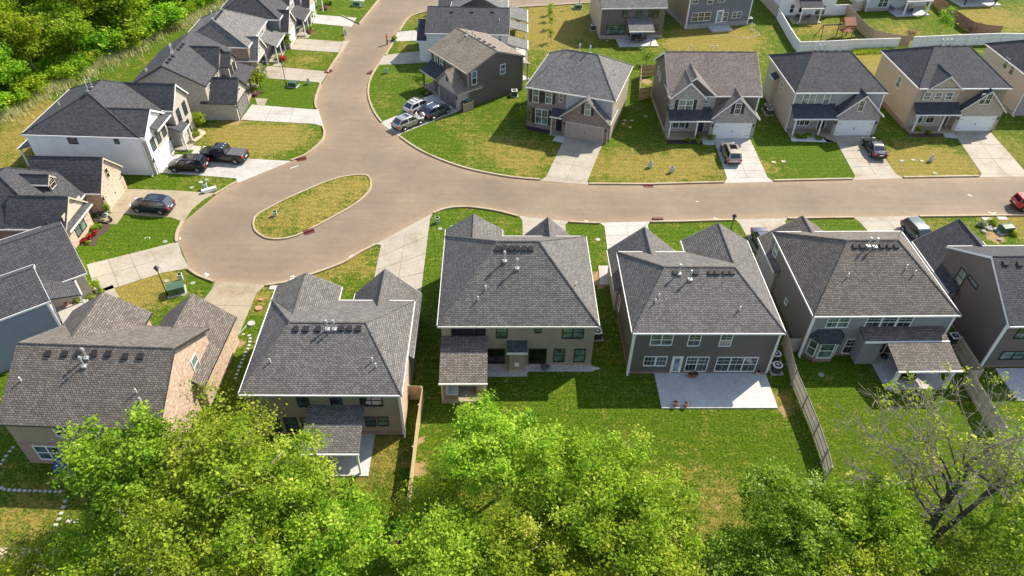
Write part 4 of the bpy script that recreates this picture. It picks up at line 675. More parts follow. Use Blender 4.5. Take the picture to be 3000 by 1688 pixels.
blobs = []; dirts = []
def dry(k, x, y, r, v=.6): g = G(k, x, y); blobs.append((g[0], g[1], r, v))
def dirt(k, x, y, r, v=.9): g = G(k, x, y); dirts.append((g[0], g[1], r, v))
for a in (('b', 1400, 1200, 4.5, .5), ('b', 1150, 1100, 3, .35), ('b', 2100, 1250, 4.5, .6), ('b', 2450, 1280, 3.5, .5), ('c', 100, 1230, 4, .5), ('c', 1850, 1200, 4, .8), ('c', 1700, 1280, 3, .6), ('c', 2050, 1250, 3, .6), ('c', 580, 1250, 2, .6), ('c', 2500, 1150, 4, .35),
          ('a', 1900, 1050, 4, .85), ('a', 2150, 1050, 3.5, .7), ('a', 1700, 1000, 3, .6), ('a', 150, 1100, 6, .65), ('a', 300, 850, 4, .6), ('d', 1050, 720, 3.5, .75), ('d', 900, 800, 2.5, .6), ('d', 2000, 250, 3, .6), ('d', 2300, 150, 4, .7), ('d', 2500, 60, 4, .8), ('d', 2700, -30, 3, .7),
          ('z3', 1700, 470, 6, .75), ('z3', 2000, 560, 5, .7), ('z3', 1300, 620, 4, .45), ('z4', 2300, 180, 8, .6), ('z4', 650, 260, 5, .45), ('z4', 1400, 300, 5, .4), ('b', 1500, 250, 9, .5), ('b', 1650, 130, 9, .45), ('z4', 1100, 560, 6, .6), ('c', 1430, 450, 5, .5), ('h', 280, 500, 2.5, .45), ('h', 120, 600, 3, .4), ('i', 300, 780, 3.5, .16), ('i', 250, 950, 3.5, .24), ('i', 750, 120, 1.2, .8),
          ('a', 2300, 450, 3, .35), ('b', 600, 150, 5, .3), ('b', 480, 360, 3, .3), ('b', 900, 950, 3, .3), ('f', 2500, 220, 3, .6), ('f', 1900, 250, 3, .3), ('g', 250, 1000, 3, .3), ('d', 1500, 670, 1.5, -.2), ('d', 1100, 300, 5, -.25), ('d', 2400, 600, 3, .3), ('e', 150, 520, 3, .35), ('d', 1900, 800, 2, .5),
          ('b', 600, 1000, 4, -.15), ('a', 2200, 720, 4, -.25), ('c', 950, 1200, 3.5, -.3), ('c', 2450, 1250, 3, -.1), ('i', 400, 350, 7, -.09), ('i', 1500, 400, 8, -.09), ('h', 1700, 350, 6, -.08)): dry(*a)
for a in (('i', 300, 760, 2.2, .28), ('i', 260, 930, 2.6, .38), ('i', 740, 200, .8, .8), ('h', 590, 430, .6, .9), ('h', 575, 640, .9, .9), ('a', 1780, 925, 1.0, .9), ('e', 1950, 660, 1.5, .9), ('f', 2350, 340, 1.6, .8), ('i', 450, 1400, 3, .8), ('z3', 860, 1080, 1.5, .8), ('d', 1800, 1150, .8, .9), ('c', 600, 460, 1.2, .6), ('z4', 1560, 140, 1.2, .5), ('i', 250, 1050, 2, .35)): dirt(*a)
def axis_(lo, hi, st, far): return np.concatenate([-np.geomspace(far, -lo + st, 8) if lo < 0 else lo - np.geomspace(st, far, 8)[::-1], np.arange(lo, hi, st), np.geomspace(hi, far, 8)])
gx = axis_(-100., 105., .8, 900.); gy = axis_(8., 165., .8, 900.); X, Y = np.meshgrid(gx, gy); nx, ny = len(gx), len(gy)
idx = np.arange(nx * ny).reshape(ny, nx); F = np.stack([idx[:-1, :-1], idx[:-1, 1:], idx[1:, 1:], idx[1:, :-1]], -1).reshape(-1, 4)
def gridmesh(name, V, F, mat, **attrs):
    me = bpy.data.meshes.new(name); me.vertices.add(len(V)); me.vertices.foreach_set('co', V.astype(np.float32).ravel()); k = F.shape[1]
    me.loops.add(F.size); me.loops.foreach_set('vertex_index', F.astype(np.int32).ravel()); me.polygons.add(len(F)); me.polygons.foreach_set('loop_start', np.arange(0, F.size, k, dtype=np.int32)); me.polygons.foreach_set('loop_total', np.full(len(F), k, np.int32))
    me.update(calc_edges=True); me.validate()
    for an, (dom, val) in attrs.items():
        at = me.attributes.new(an, 'FLOAT', dom); at.data.foreach_set('value', val.astype(np.float32).ravel())
    me.materials.append(M[mat]); return me
D = np.full(X.shape, .16); T = np.zeros(X.shape)
for x, y, r, v in blobs: D += 1.4 * v * np.exp(-((X - x) ** 2 + (Y - y) ** 2) / (r * r))
for x, y, r, v in dirts: T = np.maximum(T, v * np.exp(-((X - x) ** 2 + (Y - y) ** 2) / (r * r)))
me = gridmesh('ground', np.stack([X, Y, np.zeros_like(X)], -1).reshape(-1, 3), F, 'grass', dry=('POINT', D.ravel()), dirt=('POINT', T.ravel()))
o = bpy.data.objects.new('ground', me); COL.objects.link(o); tag(o, kind='structure')

def pl(*pts):                       # 'frame', (x,y), (x,y), 'frame', ...
    out = []; k = None
    for q in pts:
        if isinstance(q, str): k = q
        else: out.append(G(k, *q))
    return out
def smooth(pts, n=4):
    out = []
    for i in range(len(pts) - 1):
        p0, p1, p2, p3 = [np.array(pts[max(0, min(len(pts) - 1, i + j))]) for j in (-1, 0, 1, 2)]
        for k in range(n):
            t = k / n; out.append(tuple(.5 * (2 * p1 + (p2 - p0) * t + (2 * p0 - 5 * p1 + 4 * p2 - p3) * t * t + (3 * p1 - p0 - 3 * p2 + p3) * t ** 3)))
    out.append(tuple(pts[-1])); return out
KL = {}   # kerb runs (road edge)
KL['l6'] = pl('u', (985, -40), (955, 0), (905, 62), 'z5', (1930, 230))
KL['l5'] = pl('z5', (1985, 590), 'a', (2574, 400), (2520, 480), (2478, 548)); KL['l4'] = smooth(pl('a', (2425, 640), (2395, 720), (2385, 780), (2396, 822)))
KL['l3'] = smooth(pl('a', (2440, 950), (2455, 1000), (2440, 1060), (2380, 1120), (2300, 1178), (2200, 1216))); KL['l2'] = smooth(pl('a', (1790, 1380), (1700, 1430), 'd', (1625, 25)))
KL['l1'] = smooth(pl('d', (1385, 225), (1352, 290), (1340, 345), (1345, 378))); KL['l0'] = smooth(pl('d', (1428, 575), (1500, 625), (1620, 672)))
KL['b0'] = smooth(pl('d', (2005, 700), (2200, 668), (2340, 622), (2574, 535), 'e', (130, 458), (258, 393))); KL['b1'] = smooth(pl('e', (692, 158), (760, 130), (850, 113), (960, 111), (1080, 124), (1200, 145), (1335, 180)))
KL['b2'] = smooth(pl('e', (1715, 222), (1850, 230), (1945, 232))); KL['b3'] = pl('e', (2330, 223), (2574, 220), 'f', (200, 213), (395, 208)); KL['b4'] = pl('f', (790, 197), (1000, 194), (1285, 190)); KL['b5'] = pl('f', (1780, 182), (2574, 173), (3200, 168))
KL['r5'] = pl('c', (4000, 1300), (2950, 1326)); KL['r4'] = pl('c', (2235, 1336), (1668, 1346)); KL['r3'] = pl('c', (1282, 1357), (688, 1370)); KL['r2'] = pl('c', (312, 1382), (0, 1390), 'b', (2300, 1397), (1870, 1394))
KL['r1'] = smooth(pl('b', (1495, 1362), (1300, 1345), (1100, 1312), (900, 1265), (700, 1192), (560, 1122), (438, 1038))); KL['m1'] = smooth(pl('b', (298, 928), (250, 862), (215, 790), (198, 720), (200, 650), (225, 570), (268, 503)))
KL['m2'] = smooth(pl('b', (328, 418), (355, 375), (382, 330))); KL['m3'] = smooth(pl('b', (432, 238), (462, 190), (510, 132), (600, 98), (700, 80), (1000, 70), (1400, 52), (1905, 20), (2600, -30)))
order = ['l6', 'l5', 'l4', 'l3', 'l2', 'l1', 'l0', 'b0', 'b1', 'b2', 'b3', 'b4', 'b5', 'r5', 'r4', 'r3', 'r2', 'r1', 'm1', 'm2', 'm3']
ring = [p for k in order for p in KL[k]]; e = KL['m3'][-1]; s0 = KL['l6'][0]
ring += [(e[0] + 60, e[1] + 16), (e[0] + 58, e[1] + 26), (e[0], e[1] + 12), (s0[0] + 14, s0[1] + 12), (s0[0] + 3, s0[1] + 40), (s0[0] - 6, s0[1] + 40)]
from mathutils.geometry import tessellate_polygon, delaunay_2d_cdt
# road surface as a fine sheet, so that the dirty margin along the kerb can be stored on it
rp = np.array(ring); xs, ys = np.meshgrid(np.arange(rp[:, 0].min(), rp[:, 0].max(), 1.1), np.arange(rp[:, 1].min(), rp[:, 1].max(), 1.1)); q = np.stack([xs.ravel(), ys.ravel()], 1)
def inside(P_, poly):
    r = np.zeros(len(P_), bool); n = len(poly)
    for i in range(n):
        x1, y1 = poly[i]; x2, y2 = poly[(i + 1) % n]
        c_ = ((y1 > P_[:, 1]) != (y2 > P_[:, 1])) & (P_[:, 0] < (x2 - x1) * (P_[:, 1] - y1) / (y2 - y1 + 1e-12) + x1); r ^= c_
    return r
def dist(P_, poly, closed=True):
    d = np.full(len(P_), 1e9); n = len(poly)
    for i in range(n if closed else n - 1):
        a = np.array(poly[i]); b_ = np.array(poly[(i + 1) % n]); ab = b_ - a; t = np.clip(((P_ - a) @ ab) / (ab @ ab + 1e-12), 0, 1); d = np.minimum(d, np.linalg.norm(P_ - (a + t[:, None] * ab), axis=1))
    return d
q = q[inside(q, ring)]; q = q[dist(q, ring) > .5]
allp = [Vector(p) for p in ring] + [Vector(p) for p in q]
vo, ee, ff, *_ = delaunay_2d_cdt(allp, [], [list(range(len(ring)))], 1, 1e-4)
V = np.array([(v.x, v.y, .004) for v in vo]); F3 = np.array([f for f in ff if len(f) == 3])
edge = .8 * np.exp(-dist(V[:, :2], ring) / .6)
me = gridmesh('road', V, F3, 'asphalt', edge=('POINT', edge)); o = bpy.data.objects.new('road', me); COL.objects.link(o); tag(o, kind='structure')
if me.polygons[0].normal.z < 0: me.flip_normals()

def offset(pts, d):
    out = []; P_ = [np.array(p) for p in pts]
    for i, p in enumerate(P_):
        t = P_[min(i + 1, len(P_) - 1)] - P_[max(i - 1, 0)]; t = t / (np.linalg.norm(t) + 1e-9); out.append((p[0] - t[1] * d, p[1] + t[0] * d))
    return out
def kerb(pts, w_=.26, h=.17, closed=False, side=1):
    if closed: pts = pts[:-1]
    P0, P1 = pts, offset(pts, w_ * side); n = len(pts); mb = MB()
    if closed:
        pp = pts + pts[:2]; P1 = offset([pts[-1]] + pp, w_ * side)[1:n + 1]
    vs = [(x, y, z) for (x, y), (X_, Y_) in zip(P0, P1) for x, y, z in ((x, y, 0), (x * .94 + X_ * .06, y * .94 + Y_ * .06, h), (X_, Y_, h), (X_, Y_, 0))]
    fs = [(4 * i + j, 4 * ((i + 1) % n) + j, 4 * ((i + 1) % n) + (j + 1) % 4, 4 * i + (j + 1) % 4) for i in range(n if closed else n - 1) for j in range(3)]
    if not closed: fs += [(0, 1, 2, 3), tuple(4 * (n - 1) + j for j in (3, 2, 1, 0))]
    mb.mesh(vs, fs); o = mb.build('kerb', 'kerb'); tag(o, kind='structure')
    bm = bmesh.new(); bm.from_mesh(o.data); bmesh.ops.recalc_face_normals(bm, faces=bm.faces); bm.to_mesh(o.data); bm.free()
for k in order: kerb(KL[k], side=-1 if False else (1 if False else -1))
isl = smooth(pl('z7', (895, 750), (910, 690), (960, 640), (1050, 590), (1200, 510), (1400, 420), (1600, 335), (1750, 285), (1900, 255), (2030, 250), (2085, 275), (2105, 330), (2095, 400), (2050, 460), (1980, 525), (1850, 610), (1650, 720), (1500, 800), (1380, 860), (1270, 895), (1150, 910), (1040, 900), (960, 860), (910, 810), (895, 750)), 3)
kerb(isl, .22, .15, True, -1)
isl_in = np.array(isl[:-1]); ic = isl_in.mean(0)
xs, ys = np.meshgrid(np.arange(isl_in[:, 0].min(), isl_in[:, 0].max(), .7), np.arange(isl_in[:, 1].min(), isl_in[:, 1].max(), .7)); q = np.stack([xs.ravel(), ys.ravel()], 1); q = q[inside(q, isl[:-1])]; q = q[dist(q, isl[:-1]) > .4]
bd = [tuple(ic + (p - ic) * (1 - .12 / np.linalg.norm(p - ic))) for p in isl_in]
vo, ee, ff, *_ = delaunay_2d_cdt([Vector(p) for p in bd] + [Vector(p) for p in q], [], [list(range(len(bd)))], 1, 1e-4)
V = np.array([(v.x, v.y, .06) for v in vo]); dd = dist(V[:, :2], isl[:-1]); V[:, 2] = .06 + .16 * np.clip(dd / 2.5, 0, 1)
Dr = .3 + 0 * dd; Dt = 0 * dd
for x, y, r, v in blobs: Dr += .6 * v * np.exp(-((V[:, 0] - x) ** 2 + (V[:, 1] - y) ** 2) / (r * r))
me = gridmesh('traffic_island', V, np.array([f for f in ff if len(f) == 3]), 'grass', dry=('POINT', Dr), dirt=('POINT', Dt)); o = bpy.data.objects.new('island_grass', me); COL.objects.link(o); tag(o, kind='structure')
if me.polygons[0].normal.z < 0: me.flip_normals()

def drive(A, B, Cc, Dd, apron=(), nv=4, nh=2, m='concrete', z=.03, name='driveway'):
    """slabs between garage side A-B and street side D-C, then a flared apron down to the road"""
    A, B, Cc, Dd = [np.array(p) for p in (A, B, Cc, Dd)]; mb = MB(); base = MB().poly([(*p, .008) for p in (A, B, Cc, Dd)])
    P_ = lambda s, t: (A * (1 - s) + B * s) * (1 - t) + (Dd * (1 - s) + Cc * s) * t
    Lv = np.linalg.norm(Dd - A); Lh = np.linalg.norm(B - A); gv, gh = .022 / Lv, .018 / Lh
    for i in range(nv):
        for j in range(nh):
            s0_, s1_, t0_, t1_ = j / nh + (gh if j else 0), (j + 1) / nh - (gh if j < nh - 1 else 0), i / nv + (gv if i else 0), (i + 1) / nv - gv
            mb.prism([tuple(P_(s0_, t0_)), tuple(P_(s1_, t0_)), tuple(P_(s1_, t1_)), tuple(P_(s0_, t1_))], .0, z)
    if apron: mb.prism([tuple(p) for p in apron], 0, z - .004)
    o = mb.build(name, m); tag(o, kind='structure'); mb = MB(); mb.poly([(*p, .009) for p in (A, B, Cc, Dd)]); o = mb.build('driveway_joint', 'joint'); tag(o, kind='structure')
g1 = lambda *a: G(*a)
drive(g1('b', 1690, 1030), g1('b', 1972, 1078), g1('b', 1855, 1370), g1('b', 1545, 1335), pl('b', (1545, 1335), (1855, 1370), (1868, 1396), (1495, 1363)), 3, 2, 'concrete')
drive(g1('c', 228, 1040), g1('c', 505, 1046), g1('c', 640, 1340), g1('c', 335, 1345), pl('c', (335, 1345), (640, 1340), (688, 1372), (312, 1384)), 6, 2, 'concrete_new')
drive(g1('c', 1130, 1018), g1('c', 1408, 1025), g1('c', 1605, 1312), g1('c', 1300, 1328), pl('c', (1300, 1328), (1605, 1312), (1668, 1347), (1282, 1359)), 5, 2, 'concrete')
drive(g1('c', 2032, 986), g1('c', 2315, 990), g1('c', 2600, 1315), g1('c', 2255, 1312), pl('c', (2255, 1312), (2600, 1315), (2660, 1335), (2235, 1338)), 3, 2, 'concrete')
drive(g1('z2', 850, 1040), g1('z2', 1058, 1180), g1('z2', 460, 1420), g1('z2', 260, 1290), pl('z2', (260, 1290), (460, 1420), (430, 1449), (235, 1305)), 3, 2, 'concrete_new')
tag(MB().prism(pl('z2', (690, 1040), (790, 1003), (860, 1045), (760, 1085)), 0, .04).build('path', 'slab'), kind='structure')
drive(g1('z2', 760, 530), g1('z2', 765, 665), g1('z2', 230, 690), g1('z2', 290, 585), pl('z2', (290, 585), (230, 690), (192, 705), (275, 580)), 3, 2, 'concrete')
drive(g1('z2', 720, 310), g1('z2', 720, 430), g1('z2', 400, 440), g1('z2', 440, 338), pl('z2', (440, 338), (400, 440), (360, 460), (425, 330)), 2, 2, 'concrete_new')
drive(g1('a', 1900, 790), g1('a', 1815, 905), g1('a', 2370, 935), g1('a', 2370, 828), pl('a', (2370, 828), (2370, 935), (2442, 955), (2420, 890), (2398, 820)), 3, 2, 'concrete_new')
drive(g1('a', 1280, 1162), g1('a', 1185, 1303), g1('a', 1520, 1325), g1('a', 1860, 1198), pl('a', (1860, 1198), (1520, 1325), (1780, 1346), (1790, 1382), (2200, 1216)), 2, 2, 'concrete_new')
drive(g1('z6', 915, 335), g1('z6', 805, 505), g1('d', 1130, 185), g1('d', 1320, -10), pl('d', (1320, -10), (1130, 185), (1290, 192), (1385, 226), (1450, 130), (1540, 55), (1630, 10)), 2, 2, 'concrete_old')
drive(g1('d', 655, 548), g1('d', 725, 770), g1('d', 1225, 610), g1('d', 1130, 430), pl('d', (1130, 430), (1225, 610), (1428, 574), (1370, 470), (1344, 374)), 3, 2, 'concrete')
tag(MB().prism(pl('d', (735, 745), (850, 702), (900, 795), (815, 826)), 0, .03).build('path', 'concrete'), kind='structure')
drive(g1('z5', 890, 935), g1('z5', 770, 1100), g1('z5', 1600, 1165), g1('z5', 1700, 1012), pl('z5', (1700, 1012), (1600, 1165), (1640, 1190), (1690, 1110), (1745, 1022)), 3, 2, 'concrete')
drive(g1('z5', 1310, 545), g1('z5', 1215, 700), g1('z5', 1890, 745), g1('z5', 1932, 592), pl('z5', (1932, 592), (1890, 745), (1925, 768), (2050, 580)), 3, 2, 'concrete')
drive(g1('z5', 1580, 210), g1('z5', 1525, 330), g1('z5', 2080, 385), g1('z5', 2150, 255), (), 3, 2, 'concrete_new')
drive(g1('z5', 1750, -90), g1('z5', 1740, -30), g1('z5', 2250, 25), g1('z5', 2300, -40), (), 3, 2, 'concrete_new')
dr = lambda k, a, b_, c_, d_, ap, m_, n=3: drive(G(k, *a), G(k, *b_), G(k, *c_), G(k, *d_), pl(*ap), n, 2, m_)
dr('d', (1330, 1080), (1800, 1080), (1935, 760), (1590, 745), ['d', (1590, 745), (1935, 760), (2005, 702), (1625, 672)], 'concrete_old')
dr('e', (215, 800), (600, 760), (668, 205), (300, 400), ['e', (300, 400), (668, 205), (690, 160), (258, 394)], 'concrete', 4)
dr('e', (1372, 400), (1700, 400), (1690, 245), (1365, 215), ['e', (1365, 215), (1690, 245), (1715, 223), (1338, 181)], 'concrete', 2)
dr('e', (2010, 470), (2360, 470), (2310, 250), (1985, 262), ['e', (1985, 262), (2310, 250), (2330, 224), (1948, 233)], 'concrete_new')
dr('f', (610, 560), (950, 540), (770, 222), (430, 240), ['f', (430, 240), (770, 222), (790, 198), (398, 209)], 'concrete')
dr('f', (1560, 470), (1990, 470), (1760, 215), (1330, 225), ['f', (1330, 225), (1760, 215), (1780, 183), (1285, 191)], 'concrete')
# paths, beds and loose ground
def patch(name, m, *pts, h=.02): return tag(MB().prism(smooth(pl(*pts), 2) if len(pts) > 6 else pl(*pts), 0, h).build(name, m), kind='structure')
patch('path', 'slab', 'b', (1632, 1005), (1675, 1002), (1685, 1052), (1668, 1078), (1592, 1062)); patch('path', 'slab', 'c', (140, 1035), (232, 1040), (240, 1095), (155, 1090)); patch('path', 'concrete', 'c', (1050, 1030), (1130, 1020), (1160, 1075), (1085, 1072)); patch('path', 'slab', 'c', (1935, 990), (2035, 990), (2075, 1042), (1985, 1040))
patch('path', 'concrete_new', 'a', (1395, 1100), (1517, 1105), (1480, 1160), (1440, 1160), (1462, 1132), (1390, 1130)); patch('path', 'concrete', 'a', (1925, 742), (2020, 745), (1995, 795), (1940, 790)); patch('path', 'concrete_old', 'd', (700, 205), (870, 150), (940, 160), (880, 245), (730, 240)); patch('path', 'concrete', 'z5', (985, 885), (1120, 890), (1090, 940), (960, 935)); patch('path', 'concrete', 'z5', (1370, 490), (1490, 495), (1470, 535), (1320, 540))
patch('flower_bed', 'mulch', 'd', (590, 400), (700, 300), (740, 225), (830, 245), (800, 300), (740, 340), (720, 405)); patch('flower_bed', 'mulch', 'd', (722, 735), (780, 718), (810, 775), (760, 795)); patch('flower_bed', 'mulch', 'd', (520, 850), (690, 790), (700, 812), (540, 880)); patch('flower_bed', 'sand', 'a', (1390, 1080), (1420, 1000), (1500, 975), (1555, 1000), (1500, 1050), (1430, 1100))
patch('flower_bed', 'mulch', 'a', (1905, 700), (1960, 670), (1985, 685), (1920, 740)); patch('flower_bed', 'mulch', 'z5', (1000, 840), (1090, 800), (1180, 800), (1130, 860), (1060, 890)); patch('flower_bed', 'mulch', 'z5', (1380, 460), (1450, 390), (1560, 420), (1500, 490)); patch('flower_bed', 'white_rock', 'c', (815, 1020), (1060, 1030), (1085, 1050), (1160, 1075), (820, 1065)); patch('flower_bed', 'mulch_dark', 'c', (-130, 1040), (140, 1045), (150, 1088), (-110, 1085)); patch('flower_bed', 'mulch', 'c', (1690, 990), (1960, 990), (1970, 1030), (1700, 1035))
patch('flower_bed', 'mulch_dark', 'z2', (640, 965), (720, 940), (830, 1000), (700, 1035)); patch('flower_bed', 'mulch_dark', 'b', (1400, 950), (1590, 990), (1585, 1010), (1400, 980)); patch('gravel_bed', 'pebble', 'z8', (905, 735), (2365, 730), (2372, 815), (1490, 815), (1480, 885), (905, 885)); patch('dirt_patch', 'sand', 'g', (0, 1235), (300, 1240), (620, 1250), (560, 1360), (400, 1400), (0, 1330)); patch('concrete_pad', 'concrete_new', 'e', (1937, 560), (2040, 560), (2060, 700), (1950, 702), h=.08)
patch('dirt_patch', 'clay', 'i', (390, 1390), (500, 1360), (570, 1380), (520, 1430), (420, 1445))

for k, pts in (('d', [(1540, 622), (1560, 615), (1580, 625), (1560, 632), (1545, 640)]), ('d', [(1550, 610), (1570, 636)]), ('d', [(2190, 640), (2215, 632), (2222, 645), (2200, 655), (2185, 662)]), ('d', [(2200, 632), (2230, 652)]), ('d', [(1355, 340), (1362, 360)]), ('d', [(1352, 355), (1368, 348)]), ('f', [(100, 70), (118, 75)]), ('f', [(230, 195), (270, 205)]), ('f', [(2305, 150), (2340, 165), (2360, 155)]), ('f', [(2150, 20), (2180, 28)]), ('e', [(60, 490), (90, 475)]), ('e', [(1835, 215), (1860, 222)]), ('a', [(2190, 1270), (2250, 1250)])):
    q = pl(k, *pts); l0, l1 = offset(q, .05), offset(q, -.05); mb = MB(); n = len(q); mb.mesh([(*p, .012) for p in l0] + [(*p, .012) for p in l1], [(i, i + 1, n + i + 1, n + i) for i in range(n - 1)]); o = mb.build('road_marking', 'white'); tag(o, kind='structure')
    if o.data.polygons[0].normal.z < 0: o.data.flip_normals()
# ------------------------------------------------------------------ cars
def finish(o, bev, seg=2):
    o.data.polygons.foreach_set('use_smooth', np.ones(len(o.data.polygons), bool)); md = o.modifiers.new('bevel', 'BEVEL'); md.width = bev; md.segments = seg; md.limit_method = 'ANGLE'; md.angle_limit = radians(22); md.harden_normals = True; return o
STY = {'suv': dict(L=4.7, W=1.88, H=1.68, wb=2.75, r=.36, hood=(.98, .82), belt=1.02, tail=1.0, cab=(-2.25, 1.35), roof=(-1.85, .45)),
       'cuv': dict(L=4.4, W=1.82, H=1.6, wb=2.62, r=.35, hood=(.96, .78), belt=1.0, tail=.98, cab=(-2.1, 1.3), roof=(-1.35, .4)),
       'sedan': dict(L=4.85, W=1.84, H=1.44, wb=2.8, r=.33, hood=(.9, .7), belt=.93, tail=.95, cab=(-1.75, 1.25), roof=(-.95, .35)),
       'boxy': dict(L=4.25, W=1.82, H=1.68, wb=2.57, r=.35, hood=(1.02, .92), belt=1.05, tail=1.05, cab=(-2.05, 1.15), roof=(-1.85, .55)),
       'van': dict(L=4.6, W=1.85, H=1.66, wb=2.7, r=.35, hood=(1.0, .85), belt=1.0, tail=1.0, cab=(-2.2, 1.4), roof=(-1.8, .5)),
       'pickup': dict(L=5.9, W=2.02, H=1.93, wb=3.68, r=.42, hood=(1.2, 1.08), belt=1.18, tail=1.18, cab=(-.75, 1.75), roof=(-.55, .95))}
def car(name, label, fpx, rpx, side, sty, mat, glassm='glass_dark', rails=None, sunroof=False, spare=False, cat='car', roofm=None, dark_low=True):
    S = STY[sty]; f = np.array(G(*fpx)); r = np.array(G(*rpx)); d = (f - r) / np.linalg.norm(f - r); lf = np.array([-d[1], d[0]])
    c = (f + r) / 2 + lf * (-1 if side == 'L' else 1) * S['W'] * .46
    t = empty(name, (c[0], c[1], .03), atan2(d[1], d[0])); tag(t, label, cat, 'cars parked in the neighbourhood')
    Ln, W, H, hl = S['L'], S['W'], S['H'], S['L'] / 2
    x0, x1 = S['cab']; st = [(-hl, .8, .5, S['tail'] * .86), (-hl + .12, .93, .32, S['tail']), (-hl + .6, .99, .24, S['tail'] + .01), (x0 + .35 if sty == 'pickup' else -.9, 1., .22, S['belt']), (.3, 1., .22, S['belt']), (x1 - .15, .99, .22, S['hood'][0] + .03), (hl - .75, .96, .24, S['hood'][0] - .05), (hl - .22, .88, .26, S['hood'][1]), (hl, .72, .36, S['hood'][1] - .16)]
    if sty == 'pickup': st.sort()
    vs = []; fs = []
    for x, k, zb, zt in st:
        w_ = W / 2 * k; zm = zb + (zt - zb) * .55
        vs += [(x, -w_ * .9, zb), (x, -w_, zb + .14), (x, -w_ * 1.0, zm), (x, -w_ * .94, zt - .05), (x, -w_ * .8, zt), (x, 0, zt + .035), (x, w_ * .8, zt), (x, w_ * .94, zt - .05), (x, w_, zm), (x, w_, zb + .14), (x, w_ * .9, zb)]
    n = 11
    for i in range(len(st) - 1):
        for j in range(n): fs.append((i * n + j, i * n + (j + 1) % n, (i + 1) * n + (j + 1) % n, (i + 1) * n + j))
    fs += [tuple(range(n - 1, -1, -1)), tuple(range((len(st) - 1) * n, len(st) * n))]
    mb = MB(); mb.mesh(vs, fs); b = mb.build('body', mat, t); bm = bmesh.new(); bm.from_mesh(b.data); bmesh.ops.recalc_face_normals(bm, faces=bm.faces); bm.to_mesh(b.data); bm.free(); finish(b, .05, 2)
    q0, q1 = S['roof']; zb = S['belt'] - .06; wb_, wt = W / 2 * .93, W / 2 * .74; zt = H
    lo = [(x0, -wb_ * .94, zb), (x0 + .5, -wb_, zb), (x1 - .55, -wb_, zb), (x1, -wb_ * .9, zb), (x1, wb_ * .9, zb), (x1 - .55, wb_, zb), (x0 + .5, wb_, zb), (x0, wb_ * .94, zb)]
    hi = [(q0, -wt * .94, zt - .05), (q0 + .3, -wt, zt - .02), (q1 - .3, -wt, zt - .02), (q1, -wt * .92, zt - .07), (q1, wt * .92, zt - .07), (q1 - .3, wt, zt - .02), (q0 + .3, wt, zt - .02), (q0, wt * .94, zt - .05)]
    mb = MB(); mb.mesh(lo + hi + [(q0 + .3, 0, zt + .02), (q1 - .3, 0, zt + .02)], [(k, (k + 1) % 8, 8 + (k + 1) % 8, 8 + k) for k in range(8)] + [(8, 9, 16), (9, 10, 17, 16), (10, 11, 17), (11, 12, 17), (12, 13, 17), (13, 14, 16, 17), (14, 15, 16), (15, 8, 16)])
    cb = mb.build('cabin', roofm or mat, t); finish(cb, .05, 2)
    def pane(nm, A, B, Cc, D, k=.1, kz=.14, out=.014):
        A, B, Cc, D = [Vector(p) for p in (A, B, Cc, D)]; P_ = lambda s, u: (A * (1 - s) + B * s) * (1 - u) + (D * (1 - s) + Cc * s) * u
        nr = (B - A).cross(D - A).normalized() * out; mb = MB(); q = [P_(k, kz) + nr, P_(1 - k, kz) + nr, P_(1 - k, 1 - kz * .8) + nr, P_(k, 1 - kz * .8) + nr]
        mb.mesh([tuple(p) for p in q] + [tuple(p - nr * 1.6) for p in q], [(0, 1, 2, 3), (7, 6, 5, 4)] + [(j, j + 4, (j + 1) % 4 + 4, (j + 1) % 4) for j in range(4)]); return mb.build(nm, glassm, t)
    pane('windscreen', lo[3], lo[4], hi[4], hi[3], .07, .1); pane('rear_window', lo[7], lo[0], hi[0], hi[7], .1, .16)
    for sg in (0, 1):
        a, b_, c_, d_ = (lo[0], lo[3], hi[3], hi[0]) if sg == 0 else (lo[4], lo[7], hi[7], hi[4])
        P0 = [Vector(v) for v in ((lo[1], lo[2], hi[2], hi[1]) if sg == 0 else (lo[5], lo[6], hi[6], hi[5]))]; xr = 3 if sty in ('suv', 'van', 'boxy') else 2
        full = [Vector(v) for v in (a, b_, c_, d_)]; full = [Vector((p.x, (P0[0].y if i in (0, 1) else P0[2].y), p.z)) for i, p in enumerate(full)]
        for k in range(xr):
            s0_, s1_ = k / xr, (k + 1) / xr; A = full[0].lerp(full[1], s0_); B = full[0].lerp(full[1], s1_); Cc = full[3].lerp(full[2], s1_); D = full[3].lerp(full[2], s0_); pane('side_window', A, B, Cc, D, .06, .16, .02)
    for sx in (-1, 1):
        for sy in (-1, 1):
            x, y, rr = sx * S['wb'] / 2, sy * (W / 2 - .1), S['r']
            MB().tube([(x, y - .12, rr), (x, y + .118, rr)], [rr + .075, rr + .075], 18).build('wheel_arch', 'rubber', t)
            ty = MB().tube([(x, y - .13 + sy * .02, rr), (x, y + .13 + sy * .02, rr)], [rr, rr], 18).build('wheel', 'rubber', t); m2 = MB(); yo = y + sy * .155
            for k in range(5):
                a_ = 2 * pi * k / 5; m2.tube([(x, yo, rr), (x + cos(a_) * rr * .62, yo, rr + sin(a_) * rr * .62)], [.05, .045], 5)
            m2.tube([(x, yo - .012, rr), (x, yo + .012, rr)], [rr * .2, rr * .2], 8); m2.build('rim', 'rim' if mat not in ('car_black',) or sty == 'pickup' else 'metal', ty)
